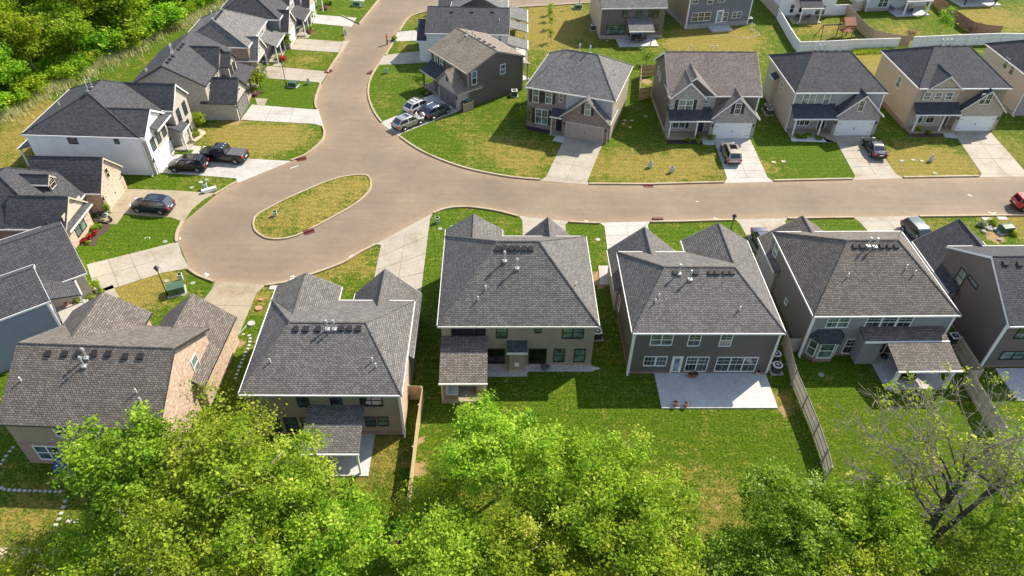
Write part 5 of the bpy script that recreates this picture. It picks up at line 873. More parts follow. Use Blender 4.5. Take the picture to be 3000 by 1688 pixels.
    for sy in (-1, 1):
        y = sy * W * .36; MB().box(hl - .3, y - .18, S['hood'][1] - .16, hl - .09, y + .18, S['hood'][1] - .02).build('headlight', 'headlight', t); MB().box(-hl + .0, sy * W * .4 - .13, S['tail'] - .26, -hl + .2, sy * W * .4 + .11, S['tail'] - .05).build('tail_light', 'tail_red', t)
        MB().box(x1 - .55, sy * (W / 2) - .02, S['belt'] - .02, x1 - .35, sy * (W / 2 + .17), S['belt'] + .13).build('wing_mirror', mat, t)
    MB().box(hl - .1, -W * .3, .38, hl + .03, W * .3, .6).build('grille', 'black', t); MB().box(-hl - .04, -W * .4, .36, -hl + .1, W * .4, .56).build('rear_bumper', 'black' if dark_low else mat, t); MB().box(-hl - .03, -.26, .68, -hl + .05, .26, .82).build('number_plate', 'offwhite', t)
    for sy in (-1, 1): MB().box(-S['wb'] / 2 + S['r'] + .1, sy * W / 2 * .99 - .02, .22, S['wb'] / 2 - S['r'] - .1, sy * W / 2 * .99 + .025, .33).build('sill', 'black', t)
    if rails:
        for sy in (-1, 1): MB().tube([(q0 + .35, sy * wt * .9, zt + .06), (q1 - .35, sy * wt * .9, zt + .06)], [.03, .03], 6).build('roof_rail', rails, t)
        if rails == 'black':
            for x in (-1.1, -.4, .1): MB().box(x - .03, -wt * .85, zt + .03, x + .03, wt * .85, zt + .08).build('roof_bar', 'black', t)
    if sunroof: MB().box(q0 + .9, -.42, zt - .0, q1 - .35, .42, zt + .028).build('sunroof', 'glass_dark', t)
    if spare: MB().tube([(-hl - .02, 0, .85), (-hl - .22, 0, .85)], [.36, .36], 16).build('spare_wheel', 'offwhite', t)
    if sty == 'pickup':
        for k in range(3): MB().box(-2.78 + k * .66, -.84, 1.16, -2.78 + k * .66 + .62, .84, 1.27).build('bed_cover', 'ac_grey', t)
        MB().box(-1.5, -1.0, .4, 1.5, 1.0, .47).build('running_board', 'metal', t)
        for y in (-.5, 0, .5): MB().box(-.35, y - .06, zt - .03, -.25, y + .06, zt + .03).build('cab_light', 'headlight', t)
    return t
car('parked_car', 'black sport utility car nose in before the white garage door beside the pickup', ('a', 1325, 1302), ('a', 1495, 1303), 'L', 'suv', 'car_black', rails='metal', sunroof=True)
pk = car('pickup_truck', 'black pickup truck with a folding grey bed cover on the wide concrete drive', ('a', 1572, 1222), ('a', 1773, 1240), 'L', 'pickup', 'car_black', cat='truck')
car('parked_car', 'glossy dark navy sport utility car alone on the drive of the low brick house', ('d', 1037, 156), ('d', 1228, 173), 'L', 'suv', 'car_navy', rails='metal', sunroof=True)
car('parked_car', 'pale silver crossover with black roof bars nearest the lawn by the brown house', ('z2', 750, 1152), ('z2', 605, 1222), 'R', 'cuv', 'car_white', rails='black')
car('parked_car', 'blue grey sport utility car with a spare wheel on its tail in the garage shade', ('z2', 945, 1208), ('z2', 790, 1278), 'R', 'cuv', 'car_bluegrey', rails='metal', sunroof=True, spare=True)
car('parked_car', 'silver crossover at the street end of the three car drive', ('z2', 648, 1328), ('z2', 490, 1395), 'R', 'cuv', 'car_silver', sunroof=True)
car('parked_car', 'beige sport utility car parked nose in before a white garage door', ('z1', 358, 1100), ('z1', 402, 1215), 'L', 'suv', 'car_tan', sunroof=True)
car('parked_car', 'black sedan parked nose in on the drive of the mottled brick house', ('c', 1352, 1092), ('c', 1416, 1188), 'L', 'sedan', 'car_black')
car('parked_car', 'dark grey sedan half hidden by the brown roof of the bay window house', ('f', 578, 478), ('f', 522, 362), 'R', 'sedan', 'car_grey')
car('parked_car', 'dark green wagon parked behind the brown roof near the lower kerb', ('f', 1752, 400), ('f', 1668, 310), 'R', 'van', 'car_green')
car('parked_car', 'red boxy car at the right edge of the street', ('f', 2740, 150), ('f', 2545, 148), 'R', 'boxy', 'car_red', dark_low=True)

# ------------------------------------------------------------------ motorbike, person
def motorbike(k, x, y, rz):
    g = G(k, x, y); t = empty('motorbike', (g[0], g[1], .02), rz); tag(t, 'black and chrome motorbike standing on the walkway of the low brick house', 'motorbike')
    for nm, xx in (('front_wheel', .78), ('rear_wheel', -.72)):
        mb = MB(); pts = [(xx + cos(a) * .29, 0, .33 + sin(a) * .29) for a in np.linspace(0, 2 * pi, 19)]; mb.tube(pts, [.055] * 19, 6, False); o = mb.build(nm, 'rubber', t); m2 = MB().tube([(xx, -.03, .33), (xx, .03, .33)], [.22, .22], 14); m2.build('rim', 'rim', o)
    MB().tube([(-.25, 0, .78), (.0, 0, .86), (.3, 0, .85), (.42, 0, .78)], [.08, .17, .17, .08], 8).build('fuel_tank', 'car_black', t, True); MB().tube([(-.9, 0, .72), (-.7, 0, .7), (-.35, 0, .68), (-.2, 0, .74)], [.06, .12, .15, .08], 8).build('seat', 'black', t, True)
    MB().box(-.2, -.17, .3, .28, .17, .66).build('engine', 'metal', t, bevel=.05); mb = MB()
    for sy in (-.1, .1): mb.tube([(.78, sy, .33), (.52, sy, .98)], [.035, .03], 6)
    mb.build('fork', 'metal', t); MB().tube([(.38, -.4, 1.05), (.5, -.2, 1.03), (.52, 0, 1.0), (.5, .2, 1.03), (.38, .4, 1.05)], [.022] * 5, 6).build('handlebar', 'metal', t); MB().tube([(.58, 0, .9), (.72, 0, .9)], [.1, .08], 10).build('headlight', 'headlight', t)
    MB().tube([(.1, -.2, .3), (-.4, -.22, .28), (-1., -.22, .34)], [.05, .06, .05], 8).build('exhaust', 'metal', t); MB().tube([(-1., 0, .62), (-.85, 0, .69), (-.6, 0, .7)], [.09, .1, .08], 6).build('mudguard', 'car_black', t); MB().box(-.75, .13, .45, -.35, .3, .72).build('saddlebag', 'black', t, bevel=.03); MB().box(-.75, -.3, .45, -.35, -.13, .72).build('saddlebag', 'black', t, bevel=.03)
motorbike('d', 800, 205, radians(-25))
def skin_mesh(name, verts, edges, rads, mat, parent=None, sub=1):
    me = bpy.data.meshes.new(name); me.from_pydata(verts, edges, []); o = bpy.data.objects.new(name, me); COL.objects.link(o); me.materials.append(M[mat])
    sk = o.modifiers.new('skin', 'SKIN'); sk.use_smooth_shade = True
    for v, r in zip(me.skin_vertices[0].data, rads): v.radius = (r, r) if not isinstance(r, tuple) else r
    me.skin_vertices[0].data[0].use_root = True; o.modifiers.new('subsurf', 'SUBSURF').levels = sub; o.modifiers['subsurf'].render_levels = sub
    if parent is not None: o.parent = parent
    return o
def person():
    g = G('b', 347, 336); t = empty('person', (g[0], g[1], .01), radians(-60)); tag(t, 'person in a red top and dark trousers standing at the street edge with raised forearms', 'person')
    V = []; E_ = []; R_ = []
    def ch(start, pts):
        k = start
        for p, r in pts: V.append(p); R_.append(r); (E_.append((k, len(V) - 1)) if k is not None else None); k = len(V) - 1
        return k
    pel = ch(None, [((0, 0, .95), (.15, .11))]); chest = ch(pel, [((0, 0, 1.15), (.14, .1)), ((0, .0, 1.36), (.17, .11))]); nk = ch(chest, [((0, 0, 1.48), .06), ((0, .01, 1.53), .055), ((0, .02, 1.62), .095), ((0, .02, 1.7), .085)])
    MB  # body continues into legs, arms, hands
    for s in (-1, 1):
        ch(pel, [((s * .1, 0, .88), .095), ((s * .11, .02, .5), .062), ((s * .12, -.02, .1), .042), ((s * .12, .05, .04), .045), ((s * .12, .16, .03), .035)])
        w_ = ch(chest, [((s * .19, 0, 1.4), .062), ((s * .25, -.02, 1.14), .045), ((s * .17, .2, 1.22), .034), ((s * .1, .27, 1.3), .028)]); pm = ch(w_, [((s * .08, .29, 1.34), .032)])
        for i, (dx, l) in enumerate(((-.022, .07), (-.007, .08), (.008, .075), (.022, .06))): ch(pm, [((s * .08 + dx, .305, 1.34 + l * .5), .0085), ((s * .08 + dx, .3, 1.34 + l), .0075)])
        ch(w_, [((s * .08 - s * .04, .29, 1.33), .01), ((s * .08 - s * .055, .3, 1.36), .008)])
    b = skin_mesh('body', V, E_, R_, 'skin', t)
    skin_mesh('shirt', [(0, 0, .93), (0, 0, 1.15), (0, 0, 1.37), (0, 0, 1.46), (.2, 0, 1.4), (.26, -.02, 1.16), (.2, .13, 1.2), (-.2, 0, 1.4), (-.26, -.02, 1.16), (-.2, .13, 1.2)], [(0, 1), (1, 2), (2, 3), (2, 4), (4, 5), (5, 6), (2, 7), (7, 8), (8, 9)], [(.175, .135), (.165, .125), (.19, .13), .08, .08, .062, .05, .08, .062, .05], 'red_cloth', t)
    skin_mesh('trousers', [(0, 0, .98), (0, 0, .9), (.1, 0, .84), (.11, .02, .5), (.12, -.02, .09), (-.1, 0, .84), (-.11, .02, .5), (-.12, -.02, .09)], [(0, 1), (1, 2), (2, 3), (3, 4), (1, 5), (5, 6), (6, 7)], [(.165, .125), (.17, .13), .115, .085, .07, .115, .085, .07], 'black_cloth', t)
    skin_mesh('hair', [(0, -.015, 1.63), (0, .0, 1.72), (0, .03, 1.755)], [(0, 1), (1, 2)], [(.1, .09), (.1, .1), .06], 'hair', t)
    mb = MB(); mb.tube([(0, .115, 1.63), (0, .145, 1.61), (0, .12, 1.6)], [.012, .016, .01], 5); mb.build('nose', 'skin', t, True)
    for s in (-1, 1):
        MB().box(s * .035 - .012, .105, 1.645, s * .035 + .012, .118, 1.66).build('eye', 'black', t); MB().box(s * .12 - .04, -.1, 0, s * .12 + .04, .19, .06).build('shoe', 'black', t, bevel=.02)
    MB().box(-.025, .1, 1.565, .025, .116, 1.575).build('mouth', 'tail_red', t)
person()

# ------------------------------------------------------------------ street furniture
def lamp(label, base, h=3.75):
    t = empty('street_lamp', (*base, 0)); tag(t, label, 'street lamp', 'black street lamps')
    MB().tube([(0, 0, 0), (0, 0, .35), (0, 0, .5), (0, 0, h - .55)], [.11, .1, .05, .042], 8).build('pole', 'black', t); mb = MB(); mb.tube([(0, 0, h - .55), (0, 0, h - .5), (0, 0, h - .12)], [.07, .11, .2], 6); mb.build('lantern', 'glass_sky', t)
    m2 = MB().tube([(0, 0, h - .12), (0, 0, h - .1), (0, 0, h + .08), (0, 0, h + .18)], [.27, .27, .08, .02], 6); m2.build('lantern_cap', 'black', t)
    m3 = MB()
    for k in range(6): a = 2 * pi * k / 6; m3.tube([(.11 * cos(a), .11 * sin(a), h - .5), (.21 * cos(a), .21 * sin(a), h - .1)], [.014, .014], 4)
    m3.build('lantern_frame', 'black', t); return t
lamp('black lantern lamp on the dry lawn beside the green transformer box', G('d', 1265, 785)); lamp('black lantern lamp on the left lawns before the coral shrub', G('z5', 1155, 1213)); g = G('f', 392, 178, 3.7); lamp('black lantern lamp behind the dark roof on the lower kerb', g); lamp('lamp pole cut off at the top edge near the far transformer', G('b', 1795, 45), 4.2)
def transformer(label, k, x, y, rz, s=1.):
    g = G(k, x, y); t = empty('transformer_box', (*g, 0), rz); tag(t, label, 'utility box', 'green transformer boxes')
    MB().box(-.9 * s, -.75 * s, 0, .9 * s, .75 * s, .12).build('pad', 'concrete_new', t); MB().extr([(-.62 * s, .12), (.62 * s, .12), (.62 * s, .85 * s), (.1, 1.02 * s), (-.62 * s, .92 * s)], -.75 * s, .75 * s, 'u').build('cabinet', 'util_green', t, bevel=.02); MB().box(-.03, -.64 * s, .2, .03, -.62 * s, .8 * s).build('door_seam', 'black', t)
transformer('large dark green transformer box on the dry lawn by the round street end', 'd', 1335, 755, .45); transformer('dark green transformer box among rocks at the right end of the lower lawns', 'f', 2425, 295, .2, .85); transformer('green transformer box beside the lamp on the left lawn', 'z5', 1258, 1222, -.2, .8); transformer('small green transformer box near the top left street edge', 'b', 118, 42, 0, .8); transformer('green transformer box near the top edge beside a lamp pole', 'b', 1785, 65, .1, .8)
def pedestal(label, k, x, y, m='util_pale', h=.75):
    g = G(k, x, y); t = empty('utility_pedestal', (*g, 0), .3); tag(t, label, 'utility pedestal', 'utility pedestals on the lawns'); MB().box(-.2, -.2, 0, .2, .2, h).build('housing', m, t, bevel=.03); MB().box(-.22, -.22, h - .12, .22, .22, h).build('cap', m, t, bevel=.03)
for a in (('pale green pedestal between the lamp and the round street end', 'd', 1368, 662), ('pale pedestal on the lawn strip above the navy car drive', 'a', 1553, 1422), ('green pedestal near the kerb on the left lawn with the lamp', 'z5', 1470, 1190), ('pale green pedestal on the traffic island', 'd', 2080, 188), ('white topped pedestal at the corner of the lawn between two lower drives', 'e', 727, 232), ('green pedestal on the dry lawn of the tan brick house', 'c', 1868, 1218), ('pale pedestal on the dry lawn left of the beige car', 'b', 2490, 1300), ('grey pedestal on the small dark pad left of the pale one', 'b', 2327, 1262), ('small pedestal on the top left lawn by the street', 'b', 32, 262), ('pale box on the lawn by the drive mouth of the tan roofed house', 'b', 342, 550), ('small white pedestal beside the far left transformer', 'b', 155, 55)): pedestal(*a)
g = G('a', 1580, 1445); t = empty('utility_box', (*g, 0), .55); tag(t, 'long white utility box lying along the kerb below the pickup drive', 'utility box'); MB().box(-.85, -.2, .0, .85, .2, .45).build('housing', 'white', t, bevel=.04); MB().box(-.87, -.22, .0, -.6, .22, .2).build('foot', 'black', t)
for i, (lb, k, x, y) in enumerate((('round pale lid on the dry lawn beside the lamp', 'd', 1257, 672), ('flat lid beside the drive mouth on the dry lawn', 'd', 1455, 688), ('pale lid near the green transformer box', 'd', 1385, 775), ('lid on the lawn below the brick bed', 'd', 1245, 375), ('pale lid between house and fence on the shaded lawn', 'b', 2137, 910), ('second pale lid on the shaded side lawn farther right', 'b', 2295, 878), ('pale lid on the shaded lawn below the bay window', 'f', 1043, 1380), ('square lid on the front lawn left of the green pedestal', 'c', 1650, 1215), ('square lid close beside the green pedestal', 'c', 1738, 1208), ('square lid in front of the green pedestal', 'c', 1802, 1216), ('square lid near the kerb on the dry lawn of the tan house', 'c', 1900, 1308), ('lid on the lawn left of the white box by the kerb', 'a', 1515, 1375), ('lid highest on the strip of lawn below the black car', 'a', 1560, 1357), ('lid lowest on the strip of lawn below the black car', 'a', 1445, 1417), ('brown stone on the green lawn of the mottled brick house', 'c', 685, 1225), ('tan stone beside the brown one on the green lawn', 'c', 760, 1220), ('pale lid at the corner lawn behind the olive house', 'e', 745, 278), ('pale lid beside the dark roof peak on the corner lawn', 'e', 838, 263), ('flat white slab on the lawn left of the dark peaked roof', 'd', 2075, 722), ('white slab on the right lawn beside the rocks', 'f', 2295, 205), ('white slab farthest right on the lower lawns', 'f', 2410, 200), ('white lid on the narrow lawn between two lower houses', 'e', 1935, 360), ('lid in the shaded yard of the charcoal house', 'z3', 352, 545))):
    g = G(k, x, y); big = 'slab' in lb; mb = MB().box(-.55 if big else -.25, -.3 if big else -.2, 0, .55 if big else .25, .3 if big else .2, .06) if ('square' in lb or big or 'stone' in lb) else MB().cyl(0, 0, 0, .05, .25, 14)
    o = mb.build('ground_box', 'concrete_new' if big or 'white' in lb else ('sand' if 'stone' in lb else 'lid')); o.location = (*g, 0); tag(o, lb, 'lid', 'lids and slabs set in the lawns')
for lb, k, x, y, rz in (('dark red storm drain in the kerb above the pickup drive', 'z7', 1392, 92, .35), ('dark red storm drain in the kerb of the traffic island', 'z7', 1467, 828, .55), ('dark red storm drain in the straight kerb left of the beige car drive', 'b', 2315, 1400, 0.), ('dark red storm drain at the kerb by the upper bend', 'b', 225, 550, 1.1), ('dark red storm drain in the lower kerb', 'e', 2388, 212, 0.), ('dark red storm drain at the left kerb near the lamp lawns', 'a', 2480, 542, 1.0)):
    g = G(k, x, y); t = empty('storm_drain', (*g, 0), rz); tag(t, lb, 'storm drain', 'storm drains in the kerbs'); mb = MB().box(-.6, -.0, .0, .6, .36, .16); mb.build('inlet', 'rust', t); m2 = MB().box(-.58, -.4, .005, .58, -.02, .03)
    for q in range(9): m2.box(-.56 + q * .128, -.37, .03, -.5 + q * .128, -.05, .045)
    m2.build('grate', 'rust', t)
def ac(label, k, x, y, m='ac_grey', z=0., rnd=False):
    g = G(k, x, y); t = empty('air_conditioner', (*g, z), .1); tag(t, label, 'air conditioner', 'outdoor air conditioner units'); MB().box(-.55, -.55, 0, .55, .55, .07).build('pad', 'concrete_new', t)
    mb = MB().cyl(0, 0, .07, .8, .43, 14) if rnd else MB().box(-.4, -.4, .07, .4, .4, .8)
    mb.build('housing', m, t, bevel=.0 if rnd else .04); m2 = MB()
    for q in range(9): m2.box(-.415, -.415, .14 + q * .07, .415, .415, .155 + q * .07) if not rnd else m2.cyl(0, 0, .14 + q * .07, .155 + q * .07, .44, 14)
    m2.build('louvre', 'black', t); m3 = MB().box(-.42, -.42, .8, .42, .42, .85) if not rnd else MB().cyl(0, 0, .8, .85, .44, 14); m3.build('top_panel', 'ac_white', t); o = MB().cyl(0, 0, .85, .87, .31, 16).build('fan_grille', 'black', t); m4 = MB().cyl(0, 0, .87, .89, .1, 8)
    for q in range(4): a = q * pi / 2; m4.tube([(0, 0, .88), (.29 * cos(a), .29 * sin(a), .88)], [.014, .014], 4)
    m4.build('fan_blade', 'metal', t)
for a in (('air conditioner by the dark side wall of the tan roofed house', 'b', 1305, 722), ('air conditioner nearest the camera beside the dark house by the slatted fence', 'f', 700, 1350, 'ac_grey', 0., True), ('air conditioner behind the nearer one beside the dark house', 'f', 690, 1265, 'ac_grey', 0., True), ('air conditioner in the gap beside the covered corner patio', 'f', 2030, 1130), ('rear air conditioner at the side of the mottled brick house', 'c', 628, 830, 'ac_grey', 0., True), ('front air conditioner at the side of the mottled brick house', 'c', 648, 862, 'ac_grey', 0., True), ('air conditioner in the shade left of the charcoal house', 'z3', 170, 395), ('air conditioner right of the slate grey house', 'z3', 2235, 300), ('air conditioner at the right corner of the olive house', 'e', 1925, 1095)): ac(*a)

# ------------------------------------------------------------------ fences
def fence(name, label, pts, h=1.8, m='wood_grey', post_m=None, step=2.4, gap=.0, bw=.14, horiz=False, cap=None, back=1, group=None, kind='fence'):
    t = empty(name, (*pts[0], 0)); o0 = np.array(pts[0]); tag(t, label, kind, group); P_ = [np.array(p) - o0 for p in pts]; mb = MB(); rl = MB(); cp = MB(); posts = []
    for a, b_ in zip(P_[:-1], P_[1:]):
        Ln = np.linalg.norm(b_ - a); d = (b_ - a) / Ln; nrm = np.array([-d[1], d[0]]) * back
        def bx(mbx, s0, s1, n0, n1, z0, z1):
            q = [a + d * s0 + nrm * n0, a + d * s1 + nrm * n0, a + d * s1 + nrm * n1, a + d * s0 + nrm * n1]; mbx.prism([tuple(p) for p in q], z0, z1)
        n = max(1, int(Ln / (bw + gap)))
        if horiz:
            for k in range(int(h / .16)): bx(mb, 0, Ln, -.012, .012, .06 + k * .16, .06 + k * .16 + .125)
        else:
            for k in range(n): s = Ln * k / n; bx(mb, s + .004, s + Ln / n - gap - .004, -.012 + random.uniform(-.004, .004), .012, .03, h + random.uniform(-.015, .015))
        for z in (.35, h * .55, h - .25): bx(rl, 0, Ln, .014, .06, z, z + .09)
        if cap: bx(cp, 0, Ln, -.05, .07, h + .02, h + .07)
        for k in range(int(round(Ln / step)) + 1): posts.append(a + d * min(Ln, k * Ln / max(1, round(Ln / step))) + nrm * .075)
    mb.build('boards', m, t); rl.build('rails', post_m or m, t)
    if cap: cp.build('top_cap', cap, t)
    for p in posts: MB().box(p[0] - .055, p[1] - .055, 0, p[0] + .055, p[1] + .055, h + (.06 if cap else .02)).build('post', post_m or m, t)
    return t
fence('wooden_fence', 'weathered grey slatted fence between the dark house yard and the bay window house yard', pl('f', (752, 1160), 'i', (822, 5), (902, 195), (985, 400), (1050, 600), (1080, 730)), 1.85, 'wood_grey', horiz=True, back=-1)
fence('wooden_fence', 'grey fence with horizontal slats joining the dark house to the slatted fence', pl('f', (765, 1210), (880, 1205)), 1.8, 'wood_grey', horiz=True, back=1)
fence('wooden_fence', 'brown wooden fence behind the bare branched tree', pl('f', (2045, 1200), (2200, 1449), 'i', (2110, 5), (2370, 430)), 1.85, 'wood_grey', gap=.03, back=-1)
fence('wooden_fence', 'new yellow pine fence running down toward the foreground trees', pl('z9', (2325, 185), (2255, 620), (2190, 1200), 'h', (500, 1060), (385, 1290)), 1.8, 'wood_new', back=-1)
fence('wooden_fence', 'new pine fence panel and gate closing the gap beside the brown siding house', pl('z9', (2160, 170), (2320, 172)), 1.8, 'wood_new', back=1)
fence('wooden_fence', 'front panel of the reddish slat enclosure beside the brown roofed house', pl('z3', (778, 1325), (925, 1305)), 1.8, 'wood_red', horiz=True)
fence('wooden_fence', 'side panel of the reddish slat enclosure, seen edge on', pl('z3', (790, 1020), (778, 1325)), 1.8, 'wood_tan', horiz=True); fence('wooden_fence', 'rear panel of the reddish slat enclosure', pl('z3', (790, 1020), (1000, 1000)), 1.8, 'wood_red', horiz=True)
fence('wooden_fence', 'long weathered board fence right of the playset', pl('z4', (890, 145), (990, 260), (1070, 340), (1135, 388), (1365, 440), (1480, 445)), 1.9, 'wood_tan', step=2.4)
fence('wooden_fence', 'brown board fence with dark posts beyond the young tree', pl('z4', (1690, 20), (1850, 165), (2000, 270), (2060, 308), (2200, 340), (2330, 350)), 1.9, 'wood_red', 'dark_trim')
fence('wooden_fence', 'short grey board fence left of the white house', pl('z4', (40, -40), (110, 30), (228, 158)), 1.8, 'wood_grey'); fence('wooden_fence', 'short board fence joining the long one to the pale blue house', pl('z4', (890, 145), (1050, 95)), 1.8, 'wood_grey')
fence('vinyl_fence', 'white vinyl fence curving down from the white house around the playset yard', pl('z4', (238, 172), (300, 280), (350, 370), (400, 450), (438, 498)), 1.75, 'vinyl', cap='white', step=1.8); fence('vinyl_fence', 'white vinyl fence along the lower side of the playset yard', pl('z4', (438, 498), (700, 490), (960, 475), (1370, 462)), 1.75, 'vinyl', cap='white', step=2.2, back=-1)
fence('vinyl_fence', 'white vinyl fence running right behind the roof flues of the tan brick house', pl('z4', (1500, 455), (1900, 435), (2340, 420), (2545, 425)), 1.85, 'vinyl', cap='white', step=2.2, back=-1); fence('vinyl_gate', 'white vinyl gate panel between the white house and the board fence', pl('z4', (760, 148), (888, 142)), 1.8, 'vinyl', cap='white', step=1.2, kind='gate')
fence('wooden_fence', 'low slatted wooden fence across the lower right corner', pl('i', (1870, 1400), (2600, 1405)), .9, 'wood_tan', gap=.05, horiz=True)

# ------------------------------------------------------------------ yard things
def playset():
    g = G('z4', 870, 355); t = empty('playset', (*g, 0), .15); tag(t, 'brown wooden playset with a small roofed tower and a swing beam', 'playset', None)
    for x in (-.9, .9):
        for y in (-.8, .8): MB().box(x - .07, y - .07, 0, x + .07, y + .07, 2.5).build('leg', 'playset', t)
    MB().box(-.95, -.85, 1.2, .95, .85, 1.32).build('platform', 'playset', t); mb = MB()
    for q in range(8): mb.box(-.9 + q * .24, -.86, 1.32, -.78 + q * .24, -.82, 2.0); mb.box(-.9 + q * .24, .82, 1.32, -.78 + q * .24, .86, 2.0)
    mb.box(-.95, -.87, 1.95, .95, -.81, 2.05); mb.box(-.95, .81, 1.95, .95, .87, 2.05); mb.build('railing', 'playset', t)
    MB().extr([(-1.1, 2.4), (0, 3.4), (1.1, 2.4), (1.1, 2.48), (0, 3.5), (-1.1, 2.48)], -1., 1., 'u').build('roof', 'playset', t); MB().box(-4.3, -.06, 2.2, -.9, .06, 2.36).build('beam', 'bark_dark', t)
    for sy in (-1, 1): MB().tube([(-4.2, 0, 2.28), (-4.6, sy * 1.1, 0)], [.07, .07], 5).build('beam_leg', 'bark_dark', t)
    for x in (-3.4, -2.2):
        mb = MB().box(x - .25, -.1, .5, x + .25, .1, .55); s_ = mb.build('swing_seat', 'black', t); m2 = MB(); m2.tube([(x - .22, 0, .55), (x - .22, 0, 2.2)], [.012, .012], 4); m2.tube([(x + .22, 0, .55), (x + .22, 0, 2.2)], [.012, .012], 4); m2.build('chain', 'metal', s_)
    MB().extr([(-.35, 1.25), (.35, 1.25), (.35, 1.3), (-.35, 1.3)], .95, 1., 'u').build('slide_lip', 'green_plastic', t)
    m3 = MB(); m3.mesh([(.95, -.3, 1.25), (.95, .3, 1.25), (2.4, .3, .2), (2.4, -.3, .2), (.95, -.3, 1.2), (.95, .3, 1.2), (2.4, .3, .14), (2.4, -.3, .14)], [(0, 3, 2, 1), (4, 5, 6, 7), (0, 4, 7, 3), (1, 2, 6, 5), (3, 7, 6, 2), (0, 1, 5, 4)]); m3.build('slide', 'green_plastic', t)
playset()
def chair(name, label, x, y, z, rz, m='wicker', cm=None, group=None):
    t = empty(name, (x, y, z), rz); tag(t, label, 'chair', group)
    for sx in (-.27, .27):
        for sy in (-.25, .25): MB().box(sx - .03, sy - .03, 0, sx + .03, sy + .03, .42).build('leg', m, t)
    MB().box(-.32, -.3, .4, .32, .3, .48).build('seat', cm or m, t); MB().box(-.32, .25, .48, .32, .33, .95).build('backrest', m, t)
    for s in (-1, 1): MB().box(s * .32 - .03, -.3, .6, s * .32 + .03, .28, .66).build('armrest', m, t)
    return t
def table(label, x, y, z, r=.6, h=.72, m='wicker', name='patio_table', rnd=True):
    t = empty(name, (x, y, z)); tag(t, label, 'table'); (MB().cyl(0, 0, h - .05, h, r, 20) if rnd else MB().box(-r, -r * .6, h - .05, r, r * .6, h)).build('tabletop', m, t)
    for k in range(4): a = pi / 4 + k * pi / 2; MB().tube([(cos(a) * r * .7, sin(a) * r * .55, 0), (cos(a) * r * .6, sin(a) * r * .5, h - .04)], [.03, .03], 5).build('leg', m, t)
    return t
g = G('z3', 750, 545); table('round dark patio table under the small roof of the charcoal house', g[0], g[1], .12, .75)
for k in range(5): a = k * 2 * pi / 5; chair('patio_chair', 'dark patio chair around the round table behind the charcoal house', g[0] + 1.15 * cos(a), g[1] + 1.15 * sin(a), .12, a - pi / 2, 'wicker', None, 'chairs around the round patio table')
g = G('z3', 520, 500); chair('patio_chair', 'single dark chair at the left edge of the charcoal house patio', g[0], g[1], .12, 0)
g = G('z3', 870, 500); t = empty('waste_bin', (*g, .12)); tag(t, 'green waste bin against the wall of the charcoal house patio', 'bin'); MB().cyl(0, 0, 0, 1., .3, 10, .36).build('bin_body', 'green_plastic', t); MB().box(-.38, -.38, 1., .38, .38, 1.08).build('lid', 'green_plastic', t)
for lb, k, x, y, rz in (('left dark blue cushioned chair on the porch of the white house', 'z4', 400, 125, 1.2), ('low front chair on the porch of the white house', 'z4', 430, 185, 2.9), ('right front chair on the porch of the white house', 'z4', 525, 188, -2.6), ('rear chair on the patio of the pale blue house', 'z4', 1320, 105, .7), ('middle chair on the patio of the pale blue house', 'z4', 1450, 110, -.4), ('right chair on the patio of the pale blue house', 'z4', 1490, 135, -1.5)): g = G(k, x, y); chair('patio_chair', lb, g[0], g[1], .12, rz, 'wicker', 'blue_canvas', 'chairs on the rear porches')
g = G('z4', 490, 150); table('low table between the chairs on the porch of the white house', *g, .12, .5, .45)
g = G('z2', 1690, 250); table('dark table on the far patio of the white house', *g, .12, .6, .7); g = G('z2', 1725, 215); chair('patio_chair', 'dark chair on the sunny far patio of the white house', *g, .12, .3)
g = G('z2', 1715, 300); chair('patio_chair', 'second dark chair nearest the edge of the sunny far patio', *g, .12, 2.6)
b2 = R1.__class__.__new__(R1.__class__); b2.x, b2.y, b2.th = -5.95, 43.11, .0275; b2.c, b2.s = cos(.0275), sin(.0275)
W_ = lambda u, v: (b2.x + u * b2.c - v * b2.s, b2.y + u * b2.s + v * b2.c)
x, y = W_(.95, -3.1); t = empty('outdoor_sofa', (x, y, .3), .0275); tag(t, 'wicker sofa with pale grey cushions on the cedar patio', 'sofa'); MB().box(-.5, -.85, 0, .5, .85, .38).build('base', 'wood_red', t); MB().box(-.42, -.8, .38, .5, .8, .52).build('seat_cushion', 'cushion', t, bevel=.04); MB().box(-.55, -.8, .38, -.3, .8, .85).build('back_cushion', 'cushion', t, bevel=.05)
x, y = W_(1.75, -2.6); table('round grey table on the cedar patio', x, y, .3, .5, .65, 'ac_grey'); x, y = W_(3.3, -3.0); t = empty('storage_box', (x, y, .3)); tag(t, 'wooden cushion box at the right of the cedar patio', 'box'); MB().box(-.3, -.4, 0, .3, .4, .45).build('box_body', 'wood_red', t); MB().box(-.32, -.42, .45, .32, .42, .52).build('lid', 'wood_tan', t)
g = G('z8', 1725, 775); t = empty('fire_pit', (*g, .02)); tag(t, 'small dark fire bowl on the pebble bed of the olive house', 'fire bowl'); MB().cyl(0, 0, .0, .3, .22, 14, .4).build('bowl', 'black', t); MB().cyl(0, 0, .3, .33, .42, 14).build('rim', 'ac_grey', t)
